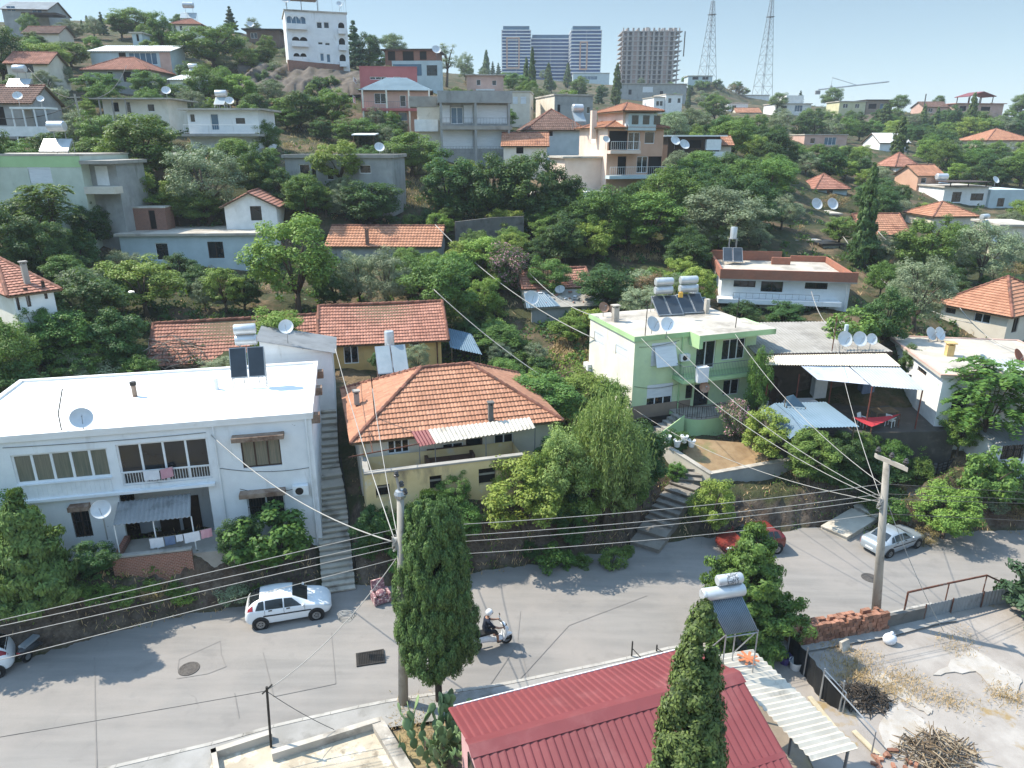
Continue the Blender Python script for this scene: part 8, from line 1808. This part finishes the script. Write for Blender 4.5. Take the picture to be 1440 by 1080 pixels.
# ================================================================= poles and cables
PCONC=M('pole_concrete','#b7b0a4','#a59e92',1.5,.9,c3='#8d867b',s3=1.2,stretch=(1,1,.3),bump=.15)
INS=M('insulator_porcelain','#5a5653','#46423f',3,.3)
def wire(label,p,q,sag=.3,r=.02,mat=None,name='overhead_cable',via=None,group='overhead cables'):
    p=Vector(p);q=Vector(q); n=18; pts=[p.lerp(q,i/n)-Vector((0,0,4*sag*(i/n)*(1-i/n))) for i in range(n+1)]
    mb=MB(); mb.tube([x-p for x in pts],r,6); o=mb.build(name,mat or CABLE,None,True); o.location=p; setp(o,label,'cable',group); return o
b1=PR(567,991); zt1=PY(564,697,b1.y).z; t=thing('utility_pole','round concrete utility pole partly behind the broad cypress','utility pole',b1)
mb=MB(); LX=PY(563,697,b1.y).x-b1.x; mb.tube([(0,0,-.3),(LX,0,zt1-b1.z)],[.2,.125],14); mb.build('shaft',PCONC,t,True)
mb=MB(); z=zt1-b1.z; mb.tube([(LX,0,z),(LX-.1,0,z+.75)],.05,6); mb.lathe((LX,0,z-.05),[(0,0),(.2,0),(.23,.12),(.17,.25),(0,.28)],12); mb.build('cap_bracket',STEEL,t)
for k,(x,y,zz) in enumerate(((-.1,0,.75),(.05,.05,.35),(.18,-.05,.1))): mb=MB(); mb.lathe((LX+x,y,z+zz),[(0,0),(.09,0),(.1,.06),(.06,.09),(.09,.13),(.05,.2),(0,.21)],10); mb.build('insulator',INS,t)
b2=PR(1231,872); top2=PY(1247,650,b2.y); t=thing('utility_pole','leaning concrete utility pole with a crossarm on the right','utility pole',b2)
d=top2-b2; mb=MB(); mb.tube([-d*.03,d],[.22,.14],14); mb.build('shaft',PCONC,t,True)
ca=PY(1231,641,b2.y+.5)-b2; cb=PY(1275,660,b2.y-.9)-b2; mb=MB(); u=(cb-ca); mb.obox(ca-Vector((0,.09,.09)),u,Vector((0,.18,0)),(0,0,.2)); mb.build('crossarm',PCONC,t)
for f in (.06,.5,.94): mb=MB(); p=ca+u*f+Vector((0,0,.11)); mb.lathe(p,[(.02,0),(.03,.12),(.11,.14),(.12,.2),(.07,.23),(.1,.28),(.05,.36),(0,.37)],10); mb.build('insulator',INS,t)
def onpole(b,tp,py):
    d=tp-b; lo,hi=0,1.1
    for _ in range(40):
        m=(lo+hi)/2
        if pix(b+d*m)[1]>py: lo=m
        else: hi=m
    return b+d*lo
t1=Vector((b1.x+LX,b1.y,zt1))
P1=[onpole(b1,t1,y)+Vector((0,.2,0)) for y in (746,762,771,788)]; P2=[onpole(b2,top2,y)+Vector((0,.18,0)) for y in (683,697,704,725)]
for b,tp,P,nm in ((b1,t1,P1,'left'),(b2,top2,P2,'right')):
    pass
nth=('topmost','second','third','lowest')
for i in range(4): wire(f'{nth[i]} of the four cables strung along the road between the two poles',P1[i],P2[i],.25,.013)
def beyond(P,Q0,px,py):
    # end point above Q0 (x,y) so that the straight span passes the pixel
    lo,hi=0,1
    for _ in range(50):
        m=(lo+hi)/2; x=P.lerp(Vector((Q0[0],Q0[1],P.z)),m); 
        if (pix(x)[0]-px)*(1 if Q0[0]>P.x else -1)<0: lo=m
        else: hi=m
    x=P.lerp(Vector((Q0[0],Q0[1],P.z)),lo); zz=PY(px,py,x.y).z; return Vector((Q0[0],Q0[1],P.z+(zz-P.z)/lo))
for i,y in enumerate((866,875,890,921)): wire(f'{nth[i]} of the four cables leaving the left pole towards the left edge',P1[i],beyond(P1[i],(-37,13),0,y),.1,.013)
for i,y in enumerate((690,700,706,730)): wire(f'{nth[i]} of the four thin cables leaving the right pole towards the right edge',P2[i],beyond(P2[i],(62,46),1440,y),.1,.013,CABLED)
hub1=onpole(b1,t1,764)+Vector((-.2,.05,0)); hub2=onpole(b2,top2,706)+Vector((-.15,0,0))
for hb,lab in ((hub1,'tangle of white cable joints strapped to the left pole'),(hub2,'white cable junction strapped to the right pole')):
    t=thing('cable_junction',lab,'cable joint',hb); mb=MB(); r_=random.Random(3)
    for k in range(9): a=r_.uniform(0,6.28); mb.tube([Vector((.12*math.cos(a+j*.7),.12*math.sin(a+j*.7),-.35+j*.1+r_.uniform(-.05,.05))) for j in range(7)],.022,5)
    mb.box(-.1,-.1,-.1,.1,.06,.2); mb.build('coil',CABLE,t,30)
def onH(h,px,py,off=-.05): x,z=h.hit(px,py,off=off); return h.W(x,off,z)
wire('thick white cable sagging from the left pole to the white house front',hub1,onH(H1,297,612),.75,.025)
wire('white cable climbing from the left pole to the grey roofed annex',hub1,ANX.W(ANX.w+.25,.2,ANX.H+.1),.5,.021)
wire('white cable from the left pole to the mast on the orange hip roof',hub1+Vector((.1,0,.1)),H2.W(.95,.95,H2.H+2.2),.6,.017)
sp=PR(381,1054); spt=PY(375,966,sp.y); t=thing('iron_pole','short dark iron pole with a cross piece beside the roof terrace','pole',sp); d=spt-sp; mb=MB(); mb.tube([(0,0,-.3),d],.045,7); mb.build('shaft',IRON,t); mb=MB(); mb.tube([d*.93-Vector((.14,.1,.02)),d*.98+Vector((.16,.12,.06))],.03,6); mb.build('cross_piece',IRON,t)
wire('slack white cable dropping from the left pole to the short iron pole',onpole(b1,t1,785)+Vector((-.18,0,0)),sp+d*.95,.5,.016)
t=thing('cable_coil','bundle of coiled cable hanging on the slack line over the road','cable coil',PY(487,866,25.6)); mb=MB(); [mb.tube([Vector((.28*math.cos(a+k)*(1+.15*k),.1*k-.2,.2*math.sin(a+k))) for a in np.linspace(0,6.2,14)],.02,5) for k in range(4)]; mb.build('coil',CABLE,t,True)
wire('thin dark cable from the short iron pole to the left edge',sp+d*.94,beyond(sp+d*.94,(-30,13.5),0,1034),.1,.012,CABLED)
wire('thin dark cable from the short iron pole to the terrace parapet',sp+d*.93,PZ(470,1026,.5),.1,.012,CABLED)
wire('cable from the right pole to the lower left corner of the green house',hub2,H5.W(-.02,-.1,H5.hit(890,572)[1]),.9,.017)
wire('cable from the right pole to the front roof edge of the green house',hub2+Vector((0,.05,.1)),rp(H5,902,476,.3),.95,.017)
wire('cable from the right pole to the dishes on the green house roof',hub2+Vector((.05,.1,.2)),rp(H5,938,472,.4),.9,.016)
wire('upper cable from the right pole to the right roof corner of the green house',onpole(b2,top2,684),rp(H5,1034,470,1.0),.7,.016)
wire('steep white cable from the right pole up to the grey patio roof pole',hub2+Vector((.05,0,.05)),rp(H8,1171,470,.5)+Vector((0,0,.4)),.6,.016)
wire('slack white cable dropping from the right pole into the concrete lot',hub2+Vector((.3,0,0)),PR(1327,888),.25,.016)
wire('long cable from the long orange tiled roof down to the green house wall',PY(612,316,68),H5.W(-.05,6,H5.hit(826,470,face='l')[1]),1.0,.035)
wire('cable from the yellow house ridge down through the garden',PY(610,407,52),PY(792,548,46),.4,.03)
wire('cable from the red roofed shack to the green house roof',PY(745,384,62),rp(H5,842,446,.4),.6,.03)
wire('sagging cable from behind the tall cypress to the orange bungalow',PY(1186,333,78),PY(1368,455,54),1.6,.035)
wire('short cable from the orange bungalow to the low flat roof',PY(1350,433,55),PY(1428,492,47),.5,.03)
wire('cable passing the ribbed orange roof to the grey green olive tree',PY(1219,304,86),PY(1275,360,70),.4,.035)
wire('cable from the grey patio roof to the balcony of the brick parapet house',PY(1141,410,57),PY(1171,462,50),.5,.025)
wire('faint cable over the left hillside houses to the wooden pole',PY(40,96,95),PY(115,136,85),1.2,.04,CABLED); wire('lower faint cable from the left edge to the wooden pole',PY(-10,165,78),PY(115,140,85),.8,.04,CABLED); wire('faint cable from the wooden pole to the broad reddish hip roof',PY(117,136,85),PY(178,92,112),1.5,.04,CABLED)
q=PY(121,200,83); t=thing('wooden_pole','slim weathered pole with wires on the left hillside','utility pole',q); z=PY(115,132,83).z-q.z; mb=MB(); mb.tube([(0,0,-1),(-.3,0,z)],[.16,.11],8); mb.build('shaft',PCONC,t); mb=MB(); mb.box(-.8,-.06,z-.4,.2,.06,z-.28); mb.build('crossarm',PCONC,t)
for a,b,c,Y,lab in ((1050,345,262,78,'thin pole above the trees behind the brick parapet house'),(962,66,44,180,'thin antenna on the crest houses left of the towers'),(1299,152,132,240,'thin antenna on the right ridge between cypresses'),(1052,206,178,140,'pale pole in the trees right of the dark timber shack')):
    q=PY(a,b,Y); t=thing('thin_pole',lab,'pole',q); z=PY(a,c,Y).z-q.z; mb=MB(); mb.tube([(0,0,-2),(0,0,z)],.0006*Y+.03,6); mb.build('shaft',CABLED,t)
# ================================================================= thin summer haze
mb=MB(); mb.box(-2600,-60,-62,2600,2700,150); m=bpy.data.materials.new('haze_air'); m.use_nodes=True; N=NT(m)
for n in list(N.n):
    if n.type!='OUTPUT_MATERIAL': N.n.remove(n)
pv=N.new('ShaderNodeVolumePrincipled'); pv.inputs['Color'].default_value=(.8,.9,1,1); pv.inputs['Density'].default_value=.0003; pv.inputs['Anisotropy'].default_value=.1
N.link(pv.outputs[0],N.n['Material Output'].inputs['Volume']); o=mb.build('haze',m); setp(o,kind='stuff')
m.cycles.homogeneous_volume=True if hasattr(m.cycles,'homogeneous_volume') else None
# ================================================================= labels for the vegetation
USED=set(o['label'] for o in COL.objects if o.get('label'))
def rel(dx,dy):
    if abs(dx)>1.2*abs(dy): return 'left of' if dx<0 else 'right of'
    return 'below' if dy>0 else 'above'
for nm,x,y in (('the tall solitary cypress',1208,300),('the left radio mast',996,60),('the right radio mast',1074,80),('the arched stair',940,605),('the curved steps',935,710),('the long stairs',468,740),('the blue sheet roof',1160,590),('the red shade sail',1230,590),('the metal gate',1315,665),('the pepper tree',838,640),('the big round olive',1285,405),('the three patio dishes',1205,480),('the pair of tree dishes',1157,295),('the oleander',712,375),('the cliff',430,105),('the tower crane',1190,125),('the brick stack',1180,890),('the rocky knob',1010,120),('the grey retaining wall',690,320),('the brick shed',200,305),('the white gabled hut',352,290),('the parked white hatchback',405,855),('the silver sedan',1250,760),('the veranda awning',215,715),('the yellow patio wall',620,680)): LAND.append((nm,x,y,0))
pend=[]
for t,kind,lab in TREES:
    if lab: continue
    b=[t.location+Vector((0,0,1.0))]; p=pix(b[0]); nm,desc,cat=INFO.get(kind,(kind,kind,'tree'))
    hpx=t.scale[2]*KINDS[kind][0][2]/p[2]*F; sz='small ' if hpx<32 else ('large ' if hpx>95 else '')
    ls=sorted(LAND,key=lambda l:math.hypot(l[1]-p[0],l[2]-p[1])); done=False
    if desc.startswith(('small','large')): sz=''
    cands=[f'{sz}{desc} {rel(p[0]-l[1],p[1]-l[2])} {l[0]}' for l in ls[:9]]+[f'{desc} {rel(p[0]-l[1],p[1]-l[2])} {l[0]}' for l in ls[:4]]
    cands+=[f'{desc} between {a[0]} and {b_[0]}' for a in ls[:6] for b_ in ls[:8] if a is not b_]
    cands=[c for c in cands if len(c.split())<=16]
    for c in cands:
        if c not in USED and len(c.split())<=16: t['label']=c; USED.add(c); done=True; break
    if not done: pend.append((t,desc,ls[0][0],cat))
for t,desc,l,cat in pend:
    t['label']=' '.join(f'{desc} near {l}'.split()[:16]); t['group']=f'{desc}s near {l}'
for t,kind,lab in TREES:
    if not t.get('group'): t['group']={'tree':'trees on the hillside','shrub':'shrubs on the hillside','bush':'bushes on the hillside','palm':'palms'}[INFO.get(kind,(0,0,'tree'))[2]]
print('trees',len(TREES),'pending',len(pend))
